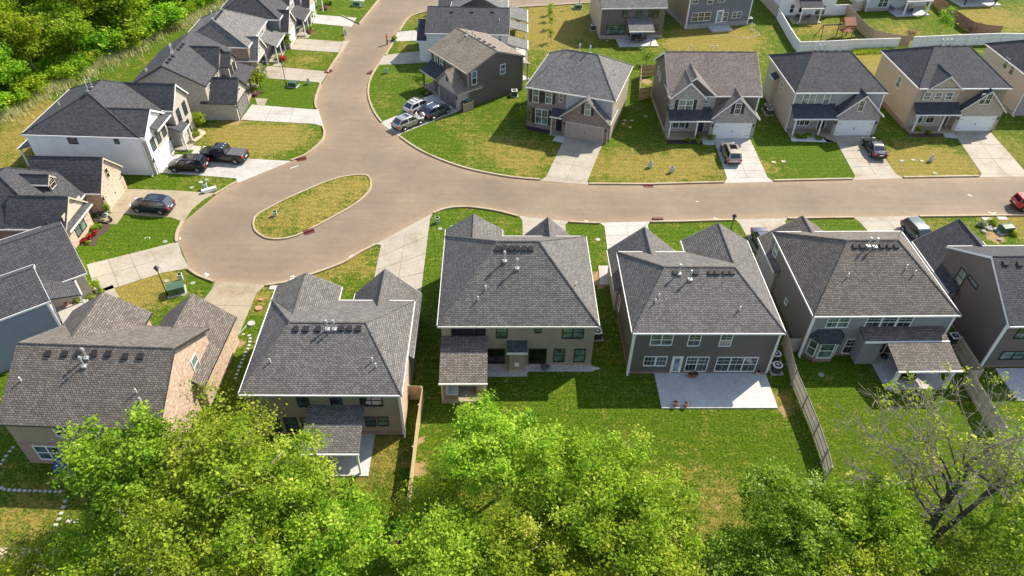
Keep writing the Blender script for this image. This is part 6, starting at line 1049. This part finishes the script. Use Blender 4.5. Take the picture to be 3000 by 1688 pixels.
for lb, k, x, y, s in (('left brown pot against the wall on the bare patio', 'f', 52, 1398, .2), ('right brown pot beside it on the bare patio', 'f', 88, 1398, .24), ('tan planter at the right end of the bare patio', 'f', 565, 1380, .2), ('small pot at the front edge of the bare patio', 'i', 18, 172, .2), ('second pot to the left at the front edge of the bare patio', 'h', 2515, 165, .2), ('red clay pot by the entrance of the blue grey house', 'd', 512, 858, .2)):
    g = G(k, x, y); t = empty('flower_pot', (*g, .1)); tag(t, lb, 'pot', 'flower pots'); MB().cyl(0, 0, 0, s * 1.8, s * .8, 12, s * 1.15).build('pot', 'sand' if 'tan' in lb else 'terracotta' if 'red' in lb else 'playset', t); MB().cyl(0, 0, s * 1.7, s * 1.83, s * .95, 12).build('soil', 'mulch_dark', t)
g = G('f', 1495, 1290); t = empty('grill', (*g, .12)); tag(t, 'round black kettle grill on the shaded corner patio', 'grill'); MB().tube([(0, 0, .55), (0, 0, .65), (0, 0, .8), (0, 0, .95), (0, 0, 1.03)], [.15, .3, .36, .28, .05], 14).build('kettle', 'black', t, True)
for k in range(3): a = k * 2.1; MB().tube([(.1 * cos(a), .1 * sin(a), .6), (.32 * cos(a), .32 * sin(a), 0)], [.02, .02], 5).build('leg', 'metal', t)
for i, (u, v) in enumerate(((0, 0), (.75, .2), (.35, -.5))): g = G('i', 1650, -45); chair('patio_chair', 'dark chair under the roof of the covered corner patio', g[0] + u, g[1] + v, .12, i * 1.5, 'wicker', None, 'chairs on the covered corner patio')
tag(MB().prism(pl('f', (1640, 1390), (1800, 1380), (1860, 1449), (1650, 1449)), .125, .14).build('outdoor_rug', 'pebble'), 'pale patterned rug on the covered corner patio', 'rug')
g = G('z2', 1143, 1160); t = empty('bin_screen', (*g, 0), .66); tag(t, 'small slatted wooden screen hiding bins beside the brown garage', 'bin screen'); mb = MB()
for k in range(7): mb.box(-.8, -.62, .05 + k * .17, .8, -.58, .19 + k * .17); mb.box(.78, -.6, .05 + k * .17, .82, .6, .19 + k * .17)
mb.build('slats', 'wood_tan', t)
for x_, y_ in ((-.8, -.6), (.8, -.6), (.8, .6)): MB().box(x_ - .05, y_ - .05, 0, x_ + .05, y_ + .05, 1.3).build('post', 'wood_tan', t)
for lb, u, m_ in (('brown lidded wheeled bin behind the slatted screen', -.35, 'dark_trim'), ('green lidded wheeled bin behind the slatted screen', .35, 'green_plastic')):
    q = Matrix.Rotation(.66, 3, 'Z') @ Vector((u, 0, 0)); t = empty('waste_bin', (g[0] + q.x, g[1] + q.y, 0), .66); tag(t, lb, 'bin', 'wheeled bins behind the screen'); MB().box(-.27, -.33, .05, .27, .33, 1.25).build('bin_body', 'dark_trim', t); MB().box(-.3, -.38, 1.25, .3, .38, 1.33).build('lid', m_, t)
def hose(pts, label, m='hose'): o = MB().tube([(x, y, .03) for x, y in smooth(pts, 5)], [.035] * (len(smooth(pts, 5))), 5).build('garden_hose', m, None, True); tag(o, label, 'hose', 'garden hoses')
hose(pl('z3', (1800, 495), (1850, 475), (1950, 475), (2050, 500), (2200, 505), (2330, 480), (2380, 465), (2350, 430), (2240, 380)), 'pale hose lying in a long curve on the dry grass behind the slate house'); hose(pl('z3', (2240, 345), (2300, 340), (2310, 315), (2260, 290)), 'hose loop beside the air conditioner of the slate house'); hose(pl('d', (1090, 352), (1105, 345), (1128, 345), (1130, 358)), 'short white hose loop on the green front lawn', 'white'); hose(pl('d', (1800, 1075), (1850, 1020), (1860, 1005)), 'green hose by the corner of the pinkish brick wall', 'util_pale')
n_ = 0
def stones(pts, k, labels, s=.27, group='stepping stones', m='paver'):
    for i, (x, y) in enumerate(pts):
        g = G(k, x, y); w_ = s * random.uniform(.85, 1.1); o = MB().prism([(-w_, -w_ * .8), (w_ * .9, -w_ * .85), (w_, w_ * .75), (-w_ * .9, w_ * .85)], 0, .045).build('stepping_stone', m); o.location = (*g, 0); o.rotation_euler = (0, 0, random.uniform(-.3, .3)); tag(o, labels, 'stepping stone', group)
stones([(1835, 1075), (1880, 1083), (1888, 1105), (1885, 1130), (1880, 1157), (1870, 1183), (1855, 1210), (1843, 1236), (1832, 1263), (1820, 1290), (1808, 1318), (1797, 1347), (1785, 1375), (1775, 1405)], 'd', 'stepping stone between the pinkish brick house and the brown siding house', .14, 'stepping stones between two houses')
stones([(100, 478), (75, 508), (48, 543), (25, 575), (5, 605), (10, 785), (35, 795), (70, 800), (110, 802), (147, 803), (187, 805), (225, 806), (265, 806), (303, 808), (343, 810), (380, 811), (420, 812), (455, 812)], 'g', 'pale square stepping stone in the shaded yard behind the pinkish brick house', .13, 'stepping stones in the shaded yard')
stones([(492, 885), (478, 930), (462, 975), (445, 1020), (420, 1065), (400, 1108), (382, 1150), (368, 1192), (520, 1035), (575, 1035)], 'g', 'stepping stone in the line down the sunny lawn at the lower left', .15, 'stepping stones on the lower left lawn')
stones([(2128, 935), (2190, 910), (2178, 960)], 'b', 'pale stone on the shaded side lawn beside the brown brick house', .2, 'stones on the side lawn', 'sand')
g = G('g', 590, 690); t = empty('canopy_swing', (*g, 0), .4); tag(t, 'dark blue canopy swing half hidden by the dark green tree', 'swing'); m2 = MB(); m2.mesh([(-1, -.7, 1.9), (1, -.7, 1.9), (1, .7, 2.1), (-1, .7, 2.1), (-1, -.7, 1.85), (1, -.7, 1.85), (1, .7, 2.05), (-1, .7, 2.05)], [(0, 1, 2, 3), (7, 6, 5, 4), (0, 4, 5, 1), (1, 5, 6, 2), (2, 6, 7, 3), (3, 7, 4, 0)]); m2.build('canopy', 'blue_canvas', t); MB().box(-.8, -.3, .45, .8, .3, .55).build('seat', 'cushion', t)
for sx in (-1, 1): MB().tube([(sx, -.8, 0), (sx, 0, 1.95), (sx, .8, 0)], [.035] * 3, 5).build('frame', 'ac_grey', t)
for lb, k, x, y in (('clay ring planter nearest the house on the side lawn strip', 'd', 1895, 995), ('small clay ring planter farther up the side lawn strip', 'd', 1952, 880), ('flat orange stone at the top of the side lawn strip', 'd', 1968, 815)):
    g = G(k, x, y); o = MB().cyl(0, 0, 0, .14, .36 if 'stone' not in lb else .2, 14, .33 if 'stone' not in lb else .18).build('ring_planter', 'terracotta' if 'stone' in lb or 'small' in lb else 'paver'); o.location = (*g, 0); tag(o, lb, 'planter')
r_ = random.Random(3)
for i in range(16):
    g = G('f', 2290 + r_.uniform(-60, 130), 290 + r_.uniform(-70, 80)); s = r_.uniform(.12, .35); bm = bmesh.new(); bmesh.ops.create_icosphere(bm, subdivisions=2, radius=s)
    for v in bm.verts: v.co *= r_.uniform(.8, 1.15); v.co.z *= .6
    me = bpy.data.meshes.new('garden_rock'); bm.to_mesh(me); bm.free(); me.materials.append(M['grey_stone']); o = bpy.data.objects.new('garden_rock', me); COL.objects.link(o); o.location = (*g, s * .2); tag(o, 'rough grey rock in the rockery beside the dark green transformer', 'rock', 'rocks in the rockery')

g = G('c', 12, 995); t = empty('porch_bench', (*g, .25), .03); tag(t, 'wooden bench on the front porch of the grey brick house', 'bench'); MB().box(-.7, -.25, .4, .7, .25, .46).build('seat', 'playset', t); MB().box(-.7, .2, .46, .7, .26, .95).build('backrest', 'playset', t)
for sx in (-.65, .65):
    for sy in (-.22, .22): MB().box(sx - .04, sy - .04, 0, sx + .04, sy + .04, .6).build('leg', 'playset', t)
# ------------------------------------------------------------------ trees and plants
def leaves(centres, n_each, spread, size, rg, up=.8, tints=None):
    """many small leaf faces scattered round twig ends"""
    Cn = np.asarray(centres); n = len(Cn) * n_each; c = np.repeat(Cn, n_each, 0) + rg.normal(0, 1, (n, 3)) * np.array(spread)
    nr = rg.normal(0, 1, (n, 3)); nr[:, 2] = np.abs(nr[:, 2]) + up; nr /= np.linalg.norm(nr, axis=1)[:, None]
    a = np.cross(nr, rg.normal(0, 1, (n, 3))); a /= np.linalg.norm(a, axis=1)[:, None] + 1e-9; b = np.cross(nr, a); s = size * (.5 + rg.gamma(2.2, .25, n).clip(0, 1.3))[:, None]
    V = np.stack([c - a * s * .62, c + b * s * .42 - a * .1 * s, c + a * s * .62, c - b * s * .42 - a * .1 * s], 1).reshape(-1, 3); F_ = np.arange(4 * n).reshape(-1, 4)
    t = np.repeat(rg.normal(.42, .14, len(Cn)), n_each) + rg.normal(0, .16, n); return V, F_, np.clip(t, 0, 1)
def leafmesh(name, mat, V, F_, t): return gridmesh(name, V, F_, mat, tint=('FACE', t))
def branches(rg, h, r, ch, trunk_r, fork=.4, nlimb=7, nsub=4, lean=(0, 0), zc=None):
    """trunk with limbs; returns mesh data and twig ends"""
    mb = MB(); zc = zc or h - ch; top = np.array([lean[0], lean[1], h * .8]); tp = [np.array([lean[0] * t, lean[1] * t, h * .8 * t]) + (np.array([*rg.normal(0, .12, 2), 0]) if 0 < t < 1 else 0) for t in np.linspace(0, 1, 6)]
    mb.tube(tp, list(np.linspace(trunk_r, trunk_r * .25, 6)), 7); ends = []
    for i in range(nlimb):
        t = fork + (1 - fork) * (i / nlimb) ** .8; s = np.array([np.interp(t, np.linspace(0, 1, 6), [p[k] for p in tp]) for k in range(3)]); a = i * 2.4 + rg.uniform(-.4, .4)
        ln = r * rg.uniform(.75, 1.05) * (1 - .45 * (t - fork)); e = s + np.array([cos(a) * ln, sin(a) * ln, rg.uniform(.15, .6) * ch]); m_ = (s + e) / 2 + np.array([0, 0, .12 * ln]) + rg.normal(0, .15, 3)
        rr = trunk_r * (.55 - .25 * t); mb.tube([s, m_, e], [rr, rr * .65, rr * .25], 6)
        for j in range(nsub):
            q = rg.uniform(.35, 1.); s2 = (1 - q) * m_ + q * e if q > .5 else (1 - q) * s + q * m_; a2 = a + rg.uniform(-1.3, 1.3); l2 = r * rg.uniform(.25, .5); e2 = s2 + np.array([cos(a2) * l2, sin(a2) * l2, rg.uniform(-.1, .5) * l2]); mb.tube([s2, (s2 + e2) / 2 + rg.normal(0, .08, 3), e2], [rr * .35, rr * .25, rr * .1], 4, False); ends.append(e2)
        ends.append(e)
    return mb, ends
def crown_pts(rg, n, r, ch, zc, lump=.35):
    """uneven crown: points inside an ellipsoid whose radius varies with direction"""
    d = rg.normal(0, 1, (n, 3)); d /= np.linalg.norm(d, axis=1)[:, None]; ph = rg.uniform(0, 6.28, 6)
    k = 1 + lump * (np.sin(3 * np.arctan2(d[:, 1], d[:, 0]) + ph[0]) * .5 + np.sin(5 * np.arctan2(d[:, 1], d[:, 0]) + ph[1] + 3 * d[:, 2]) * .35 + np.sin(7 * d[:, 2] + ph[2]) * .3)
    rad = (rg.uniform(0, 1, n) ** .45) * k; P_ = d * rad[:, None] * np.array([r, r, ch]); P_[:, 2] += zc; return P_[P_[:, 2] > zc - ch * .75]
def tree(name, label, x, y, h, r, ch, mat, seed, nl=9000, size=.2, bark='bark', trunk_r=.16, lean=(0, 0), group=None, cat='tree', ncl=110, lump=.45, fork=.4, nlimb=7, zc=None, spread=.36):
    rg = np.random.default_rng(seed); zc = zc or h - ch; t = empty(name, (x, y, 0), rg.uniform(0, 6) if lean == (0, 0) else 0); tag(t, label, cat, group)
    mb, ends = branches(rg, h, r * (1.08 if bark == 'bark_pale' else .88), ch, trunk_r, fork, nlimb, 4, lean); mb.build('trunk', bark, t, True)
    cp = crown_pts(rg, ncl, r, ch, zc, lump) + np.array([lean[0] * .85, lean[1] * .85, 0]); cen = np.concatenate([cp, np.array(ends)]); V, F_, ti = leaves(cen, max(4, nl // len(cen)), (spread, spread, spread * .55), size, rg); o = bpy.data.objects.new('crown', leafmesh('crown', mat, V, F_, ti)); COL.objects.link(o); o.parent = t; return t
def shrub(label, k, x, y, r, h, mat, seed, n=500, size=.1, name='shrub', group='garden shrubs', cat='shrub'):
    rg = np.random.default_rng(seed); g = G(k, x, y); cen = crown_pts(rg, 26, r, h * .5, h * .55, .3); V, F_, ti = leaves(cen, n // 20, (r * .22, r * .22, h * .12), size, rg); t = empty(name, (*g, 0)); tag(t, label, cat, group); o = bpy.data.objects.new('foliage', leafmesh('foliage', mat, V, F_, ti)); COL.objects.link(o); o.parent = t
    mb = MB()
    for i in range(5): a = i * 1.26; mb.tube([(0, 0, 0), (cos(a) * r * .5, sin(a) * r * .5, h * .6)], [.025, .01], 4)
    mb.build('stems', 'bark_dark', t)
def U(x, y, z): return G('u', x, y, z)
FG = 'foreground trees'
for lb, ux, uy, zc, r, ch, mat, nl, sz, bk, kw in (
    ('dark green leafy tree against the brown roofed brick house', 305, 1165, 6.5, 3.3, 3.0, 'leaf_green', 9500, .23, 'bark_dark', {}),
    ('yellow green tree with pale limbs beside the pinkish brick wall', 545, 1115, 7.5, 3.2, 2.8, 'leaf_yellow', 5200, .2, 'bark_pale', dict(ncl=70, trunk_r=.32, spread=.5)),
    ('broad yellow tree in front of the brown siding house', 650, 1235, 6.5, 4.2, 3.0, 'leaf_yellow', 12500, .21, 'bark_pale', dict(ncl=150, trunk_r=.22)),
    ('loose olive tree with bare twigs at the lower left', 420, 1335, 5.5, 3.9, 2.6, 'leaf_yellow', 7800, .2, 'bark_pale', dict(ncl=90, trunk_r=.24, spread=.45)),
    ('bright green tree at the lower left of the pine fence', 810, 1355, 5.0, 3.8, 3.0, 'leaf_bright', 10000, .21, 'bark', dict(ncl=120)),
    ('low mid green tree at the bottom edge below the olive tree', 600, 1440, 4.5, 3.6, 2.6, 'leaf_mid', 9000, .2, 'bark_dark', dict(ncl=110)),
    ('tall pointed yellow green tree nearest the cedar patio', 1250, 1125, 6.5, 3.3, 3.6, 'leaf_mid', 10000, .2, 'bark', dict(ncl=120)),
    ('large round yellow green tree in the middle of the foreground', 1470, 1215, 6.5, 4.4, 3.4, 'leaf_mid', 13500, .2, 'bark', dict(ncl=150)),
    ('right hand yellow green tree of the central clump', 1620, 1330, 6.0, 3.6, 3.0, 'leaf_mid', 11000, .2, 'bark', dict(ncl=120)),
    ('lower central tree of the foreground clump', 1370, 1380, 5.5, 4.2, 3.0, 'leaf_mid', 12500, .2, 'bark_dark', dict(ncl=140)),
    ('bottom edge tree below the right of the central clump', 1640, 1470, 5.0, 3.4, 2.6, 'leaf_yellow', 9000, .2, 'bark_dark', dict(ncl=110)),
    ('yellow tree just right of the lower end of the pine fence', 1130, 1400, 5.0, 3.1, 2.6, 'leaf_yellow', 8500, .2, 'bark_dark', dict(ncl=100)),
    ('dark leafed tree speckled with white blossom', 2010, 1310, 4.5, 3.5, 2.9, 'leaf_blossom', 11500, .2, 'bark_dark', dict(ncl=130)),
    ('small blossom speckled tree at the bottom left of the larger one', 1880, 1405, 3.5, 2.3, 2.0, 'leaf_blossom', 5500, .18, 'bark_dark', dict(ncl=80)),
    ('vivid green young tree right of the blossom tree', 2215, 1325, 4.5, 2.5, 2.6, 'leaf_bright', 9000, .2, 'bark', dict(ncl=100)),
    ('sparse yellow tree at the right edge', 2600, 1190, 6.0, 2.2, 2.6, 'leaf_yellow', 4800, .19, 'bark_pale', dict(ncl=60, spread=.6)),
    ('thin green tree at the lower right corner', 2570, 1350, 4.0, 2.0, 2.0, 'leaf_mid', 2400, .19, 'bark', dict(ncl=40, spread=.6)),
    ('olive tree at the bottom edge right of the blossom tree', 2190, 1465, 4.0, 2.8, 1.8, 'leaf_olive', 6500, .18, 'bark_pale', dict(ncl=80)),
    ('dark low tree in the bottom right corner', 2480, 1475, 3.0, 3.0, 1.7, 'leaf_green', 6500, .18, 'bark_dark', dict(ncl=80)),
    ('olive bush with bare twigs beside the pine fence', 1085, 1285, 2.2, 1.9, 1.6, 'leaf_olive', 3800, .16, 'bark_pale', dict(ncl=60)),
    ('low yellow bush at the bottom left corner', 90, 1430, 2.0, 2.2, 1.3, 'leaf_olive', 3500, .17, 'bark_pale', dict(ncl=50, spread=.45)),
    ('green bush on the bottom edge left of the loose olive tree', 250, 1405, 2.5, 2.4, 1.6, 'leaf_mid', 5000, .17, 'bark_dark', dict(ncl=60))):
    x, y = U(ux, uy, zc); tree('deciduous_tree', lb, x, y, zc + ch * .95, r, ch, mat, int(ux + uy), int(nl * 1.9), sz * .74, bk, group=FG, zc=zc, **kw)

def bare_tree():
    rg = np.random.default_rng(11); b0 = np.array([*G('i', 1840, 1120, 0), 0.]); tp = np.array([*G('i', 2390, 400, 9.5), 9.5]); t = empty('bare_tree', tuple(b0)); tag(t, 'leaning twin trunked tree with bare grey branches and a few yellow leaf tufts', 'tree', FG)
    mb = MB(); tw = MB(); ends = []
    def grow(p, d, ln, rad, lev):
        n = 4; pts = [p]; q = p.copy(); dd = d.copy()
        for k in range(n):
            dd = dd + rg.normal(0, .05 if lev == 0 else .16, 3) + np.array([0, 0, 0 if lev == 0 else .02]); dd /= np.linalg.norm(dd); q = q + dd * ln / n; pts.append(q.copy())
        (mb if lev < 2 else tw).tube(pts, list(np.linspace(rad, max(.014, rad * .5), n + 1)), 7 if lev < 2 else 4, lev < 2)
        if lev >= 4: ends.append(q); return
        for i in range((4, 4, 3, 3)[lev] if lev < 4 else 0):
            k = rg.integers(2, n + 1) if lev else rg.integers(2, n + 1); ax = rg.normal(0, 1, 3); nd = dd + ax * (.55 + .1 * lev); nd[2] += .12; nd /= np.linalg.norm(nd); grow(pts[k], nd, ln * (rg.uniform(.36, .54) if lev == 0 else rg.uniform(.5, .7)), max(.018, rad * .45), lev + 1)
        grow(q, dd + rg.normal(0, .2, 3), ln * .5, max(.022, rad * .5), lev + 1)
    d = tp - b0; ln = np.linalg.norm(d); d /= ln
    grow(np.zeros(3), d, ln * .66, .32, 0); grow(np.array([.5, -.3, 0.]), d + np.array([.1, -.1, -.03]), ln * .6, .24, 0); grow(d * ln * .18, np.array([-.55, .35, .75]), 4.6, .1, 1); grow(d * ln * .25, np.array([-.25, .75, .6]), 5., .1, 1); grow(d * ln * .08, np.array([-.8, .3, .5]), 4.6, .1, 1); grow(d * ln * .14, np.array([-.75, .1, .6]), 5.2, .11, 1); grow(d * ln * .3, np.array([-.7, .5, .5]), 5., .1, 1); grow(d * ln * .42, np.array([-.45, .6, .6]), 5., .1, 1); grow(d * ln * .5, np.array([.5, .6, .6]), 4.5, .1, 1); grow(d * ln * .55, np.array([-.2, .8, .5]), 4.5, .09, 1)
    mb.build('trunk', 'bark_dark', t, True); tw.build('twigs', 'twig', t)
    E_ = np.array(ends); E_ = E_[E_[:, 0] < 5.]; E_ = E_[rg.permutation(len(E_))[:int(len(E_) * .1)]]; V, F_, ti = leaves(E_, 16, (.25, .25, .2), .16, rg); o = bpy.data.objects.new('crown', leafmesh('crown', 'leaf_yellow', V, F_, ti + .15)); COL.objects.link(o); o.parent = t
bare_tree()
# --- young trees and shrubs in the gardens
for lb, k, x, y, h, r, mat, nl, sd in (('young green tree in the front bed beside the pickup', 'a', 1522, 970, 2.4, .75, 'leaf_mid', 900, 1), ('bushy young tree by the arched brick garage', 'z5', 790, 1240, 3.0, 1.25, 'leaf_mid', 1900, 2), ('round young tree beside the dark slate house garage', 'z5', 1145, 700, 2.8, 1.05, 'leaf_green', 1500, 3), ('thin dark young tree on the lawn of the tan roofed house', 'b', 588, 672, 2.5, .85, 'leaf_green', 520, 4), ('young upright tree inside the fenced yard below the pale blue house', 'z4', 1775, 335, 4.6, 1.2, 'leaf_bright', 1900, 5), ('small thin tree by the farthest left garage', 'z5', 1530, 345, 2.6, .7, 'leaf_green', 500, 6), ('thin sapling behind the slat enclosure', 'z3', 880, 855, 2.2, .8, 'leaf_green', 420, 7), ('small red leafed sapling at the upper street corner', 'b', 685, 112, 1.6, .45, 'leaf_red', 260, 8), ('thin sapling nearest the top of the yard behind the white house', 'b', 1575, 112, 2.2, .5, 'leaf_olive', 260, 21), ('thin sapling second from the top in the yard behind the white house', 'b', 1573, 158, 2.2, .5, 'leaf_green', 260, 22), ('thin sapling second from the bottom in the yard behind the white house', 'b', 1580, 215, 2.4, .5, 'leaf_green', 260, 23), ('thin sapling lowest in the yard behind the white house', 'b', 1577, 320, 2.4, .5, 'leaf_green', 300, 24), ('faint sapling at the left edge of the brown brick front', 'b', 1385, 955, 3.0, .8, 'leaf_green', 380, 9)):
    g = G(k, x, y); tree('young_tree', lb, g[0], g[1], h, r, h * .36, mat, sd, nl, .15, 'bark_dark', .04, group='young garden trees', ncl=26, spread=r * .25)
for i, (lb, k, x, y, r, h, mat) in enumerate((('dark ball shrub near the person in red', 'b', 402, 305, .5, .7, 'leaf_green'), ('green shrub high in the bed beside the pickup', 'a', 1455, 1003, .4, .6, 'leaf_mid'), ('green shrub right in the bed beside the pickup', 'a', 1487, 1027, .45, .6, 'leaf_mid'), ('dark shrub low in the bed beside the pickup', 'a', 1425, 1045, .35, .5, 'leaf_green'), ('white flowering shrub in the bed beside the pickup', 'a', 1445, 1082, .45, .45, 'leaf_white'), ('dark green shrub beside the coral one', 'z5', 1045, 855, .5, .7, 'leaf_green'), ('coral flowering shrub beside the open garage', 'z5', 1105, 855, .6, .75, 'leaf_red'), ('green shrub in the bed of the slate house', 'z5', 1430, 440, .5, .7, 'leaf_green'), ('second green shrub in the bed of the slate house', 'z5', 1490, 425, .5, .7, 'leaf_mid'), ('brown red shrub in the bed of the slate house', 'z5', 1470, 470, .45, .5, 'leaf_pink'), ('low shrub by the gable house walk', 'z5', 705, 1290, .5, .6, 'leaf_green'), ('round shrub by the gable house walk', 'z5', 742, 1300, .45, .5, 'leaf_mid'), ('brown shrub by the gable house walk', 'z5', 707, 1352, .45, .4, 'leaf_pink'), ('leftmost dark shrub in the white gravel bed', 'c', 862, 1042, .4, .6, 'leaf_green'), ('second shrub in the white gravel bed', 'c', 915, 1045, .45, .5, 'leaf_green'), ('third shrub in the white gravel bed', 'c', 950, 1030, .4, .5, 'leaf_green'), ('rightmost shrub in the white gravel bed', 'c', 1022, 1050, .5, .5, 'leaf_green'), ('leafy shrub in the dark bed by the brown roofed house porch', 'c', 110, 1050, .5, .8, 'leaf_green'), ('yellow ball shrub in the dark bed', 'c', 120, 1078, .3, .4, 'leaf_yellow'), ('dark shrub by the brown roofed house garage', 'c', 212, 1050, .45, .6, 'leaf_green'), ('dark shrub in the dark bed under the porch bench', 'c', 40, 1065, .4, .5, 'leaf_green'), ('small shrub in the mulch of the tan brick house', 'c', 1850, 1010, .4, .5, 'leaf_green'), ('leggy shrub in the mulch of the tan brick house', 'c', 1770, 1000, .4, .9, 'leaf_olive'), ('shrub in the shaded bed of the tan roofed house', 'z2', 690, 985, .35, .5, 'leaf_green'), ('second shrub in the shaded bed of the tan roofed house', 'z2', 730, 1005, .3, .4, 'leaf_olive'), ('red flowers nearest the wall in the long brick house bed', 'z6', 625, 718, .35, .4, 'leaf_red'), ('red flowers midway in the long brick house bed', 'z6', 690, 668, .3, .4, 'leaf_red'), ('orange red flowers below the midway ones in the bed', 'z6', 658, 692, .28, .35, 'leaf_red'), ('yellow green plant at the top of the brick house bed', 'z6', 695, 625, .35, .4, 'leaf_yellow'), ('yellow green plant at the corner of the brick house bed', 'z6', 732, 612, .3, .35, 'leaf_yellow'), ('yellow green plant at the bottom of the brick house bed', 'z6', 645, 735, .25, .3, 'leaf_yellow'), ('tall narrow evergreen at the small corner bed', 'z6', 725, 1075, .32, 1.3, 'leaf_mid'), ('low plant in the small corner bed', 'z6', 750, 1095, .3, .3, 'leaf_bright'), ('bright plant in the bed along the stone garage wall', 'z6', 565, 1165, .3, .4, 'leaf_yellow'), ('dark plant in the bed along the stone garage wall', 'z6', 655, 1132, .3, .35, 'leaf_green'), ('slim evergreen beside the beige garage door', 'd', 822, 158, .3, 1.3, 'leaf_green'), ('pink leafed shrub before the white vinyl fence', 'z4', 1500, 352, .75, 1.3, 'leaf_pink'), ('pink shrub left of a pair by the brown board fence', 'z4', 2075, 305, .7, 1.2, 'leaf_pink'), ('pink shrub right of a pair by the brown board fence', 'z4', 2115, 300, .6, 1.1, 'leaf_pink'), ('round dark shrub at the top left bed edge', 'z5', 1730, 75, .6, .9, 'leaf_green'), ('reddish low shrub at the top left bed edge', 'z5', 1705, 130, .6, .5, 'leaf_pink'), ('green shrub at the end of the top left bed', 'z5', 1790, 60, .5, .8, 'leaf_mid'), ('grassy tuft among the rocks by the transformer', 'f', 2250, 260, .5, .5, 'leaf_white'), ('second grassy tuft among the rocks', 'f', 2330, 235, .5, .5, 'leaf_olive'), ('grassy tuft right of the transformer rocks', 'f', 2490, 320, .5, .5, 'leaf_olive'))):
    shrub(lb, k, x, y, r, h, mat, 100 + i)
# --- wood behind the left houses
P1 = np.array(G('a', 150, 790)); P2 = np.array(G('a', 1800, -60)); dw = (P2 - P1) / np.linalg.norm(P2 - P1); nw = np.array([-dw[1], dw[0]]); LW = np.linalg.norm(P2 - P1)
rg = np.random.default_rng(5); protos = []
for i, (mat, bk) in enumerate((('leaf_wood', 'bark_dark'), ('leaf_wood_bright', 'bark_dark'), ('leaf_wood', 'bark'), ('leaf_wood_bright', 'bark_dark'), ('leaf_wood', 'bark'))):
    hh = 9.5 + i * .8; protos.append(tree('woodland_tree', 'tall slender tree in the wood behind the left houses', 0, 0, hh, 2.7 + .15 * i, 3.8, mat, 40 + i, 6200, .3, bk, .2, group='trees of the wood behind the left houses', ncl=70, lump=.45, fork=.5, zc=hh - 3.6, spread=.6))
spots = []
for row in range(6):
    s = rg.uniform(0, 3) - 8
    while s < LW + 30:
        off = 2.5 + row * 6.2 + rg.uniform(-1.3, 1.3); p = P1 + dw * s + nw * off; s += rg.uniform(5.0, 7.4)
        if p[0] > -130: spots.append(p)
for i, p in enumerate(spots):
    o = protos[i] if i < 5 else copy_tree(protos[int(rg.integers(0, 5))]); o.location = (p[0], p[1], 0); o.rotation_euler = (0, 0, rg.uniform(0, 6.28)); s = rg.uniform(.85, 1.2); o.scale = (s, s, s * rg.uniform(.85, 1.1))
pr = []
for i, mat in enumerate(('leaf_wood', 'leaf_wood_bright', 'leaf_wood')): pr.append(tree('woodland_shrub', 'leafy undergrowth bush at the edge of the wood', 0, 0, 2.6, 1.7, 1.2, mat, 60 + i, 1800, .26, 'bark_dark', .05, group='undergrowth bushes at the edge of the wood', cat='bush', ncl=36, zc=1.3, spread=.4))
k = 0
for row in range(7):
    s = -6.
    while s < LW + 20:
        p = P1 + dw * s + nw * (.4 + row * 3.4 + rg.uniform(-1.2, 1.2)); s += rg.uniform(2.2, 3.4)
        o = pr[k] if k < 3 else copy_tree(pr[int(rg.integers(0, 3))]); k += 1; o.location = (p[0], p[1], 0); o.rotation_euler = (0, 0, rg.uniform(0, 6.28)); q = rg.uniform(.75, 1.5); o.scale = (q, q, q)
# tall pale grass along the wood, and unmown tufts
def blades(name, pts, h, wd, mat, rg):
    n = len(pts); a = rg.uniform(0, 6.28, n); hh = h * rg.uniform(.5, 1.2, n); dx, dy = np.cos(a) * wd, np.sin(a) * wd; lx, ly = rg.normal(0, .3, n) * hh, rg.normal(0, .3, n) * hh; z = np.zeros(n)
    V = np.stack([np.stack([pts[:, 0] - dx, pts[:, 1] - dy, z], 1), np.stack([pts[:, 0] + dx, pts[:, 1] + dy, z], 1), np.stack([pts[:, 0] + lx, pts[:, 1] + ly, hh], 1)], 1).reshape(-1, 3); o = bpy.data.objects.new(name, leafmesh(name, mat, V, np.arange(3 * n).reshape(-1, 3), np.clip(rg.normal(.5, .25, n), 0, 1))); COL.objects.link(o); return tag(o, kind='stuff')
n = 20000; s = rg.uniform(-6, LW + 15, n); of = -rg.gamma(2.0, .6, n) + .6 + .8 * np.sin(s * .55) * .6; m_ = np.sin(s * .37 + 1) + np.sin(s * 1.3) * .6 + rg.normal(0, .8, n) > -.7; pts = P1 + dw * s[:, None] + nw * of[:, None]; o = blades('tall_grass', pts[m_], 1.05, .055, 'leaf_straw', rg); o['label'] = 'tall pale dry grass along the edge of the wood'
def scatter(poly, n): 
    p = np.array(poly); q = np.stack([rg.uniform(p[:, 0].min(), p[:, 0].max(), n), rg.uniform(p[:, 1].min(), p[:, 1].max(), n)], 1); return q[inside(q, [tuple(a) for a in poly])]
o = blades('lawn_tufts', np.concatenate([scatter(pl('h', (600, 330), (900, 280), (1720, 250), (2390, 190), (2574, 195), 'i', (700, 200), (900, 700), (300, 1300), 'h', (560, 1200)), 26000), scatter(pl('i', (920, 60), (1300, 40), (1420, 180), (1900, 170), (2300, 700), (2000, 1100), (1150, 800)), 18000), scatter(pl('h', (190, 560), (470, 400), (400, 1000), (0, 1200), (0, 700)), 7000)]), .1, .02, 'leaf_green', rg); o['label'] = 'rough tufts of grass in the rear lawns'
o = blades('fence_grass', scatter(pl('z4', (960, 480), (1370, 462), (1480, 470), (1220, 510), (960, 520)), 2600), .7, .04, 'leaf_mid', rg); o['label'] = 'unmown grass under the white vinyl fence'
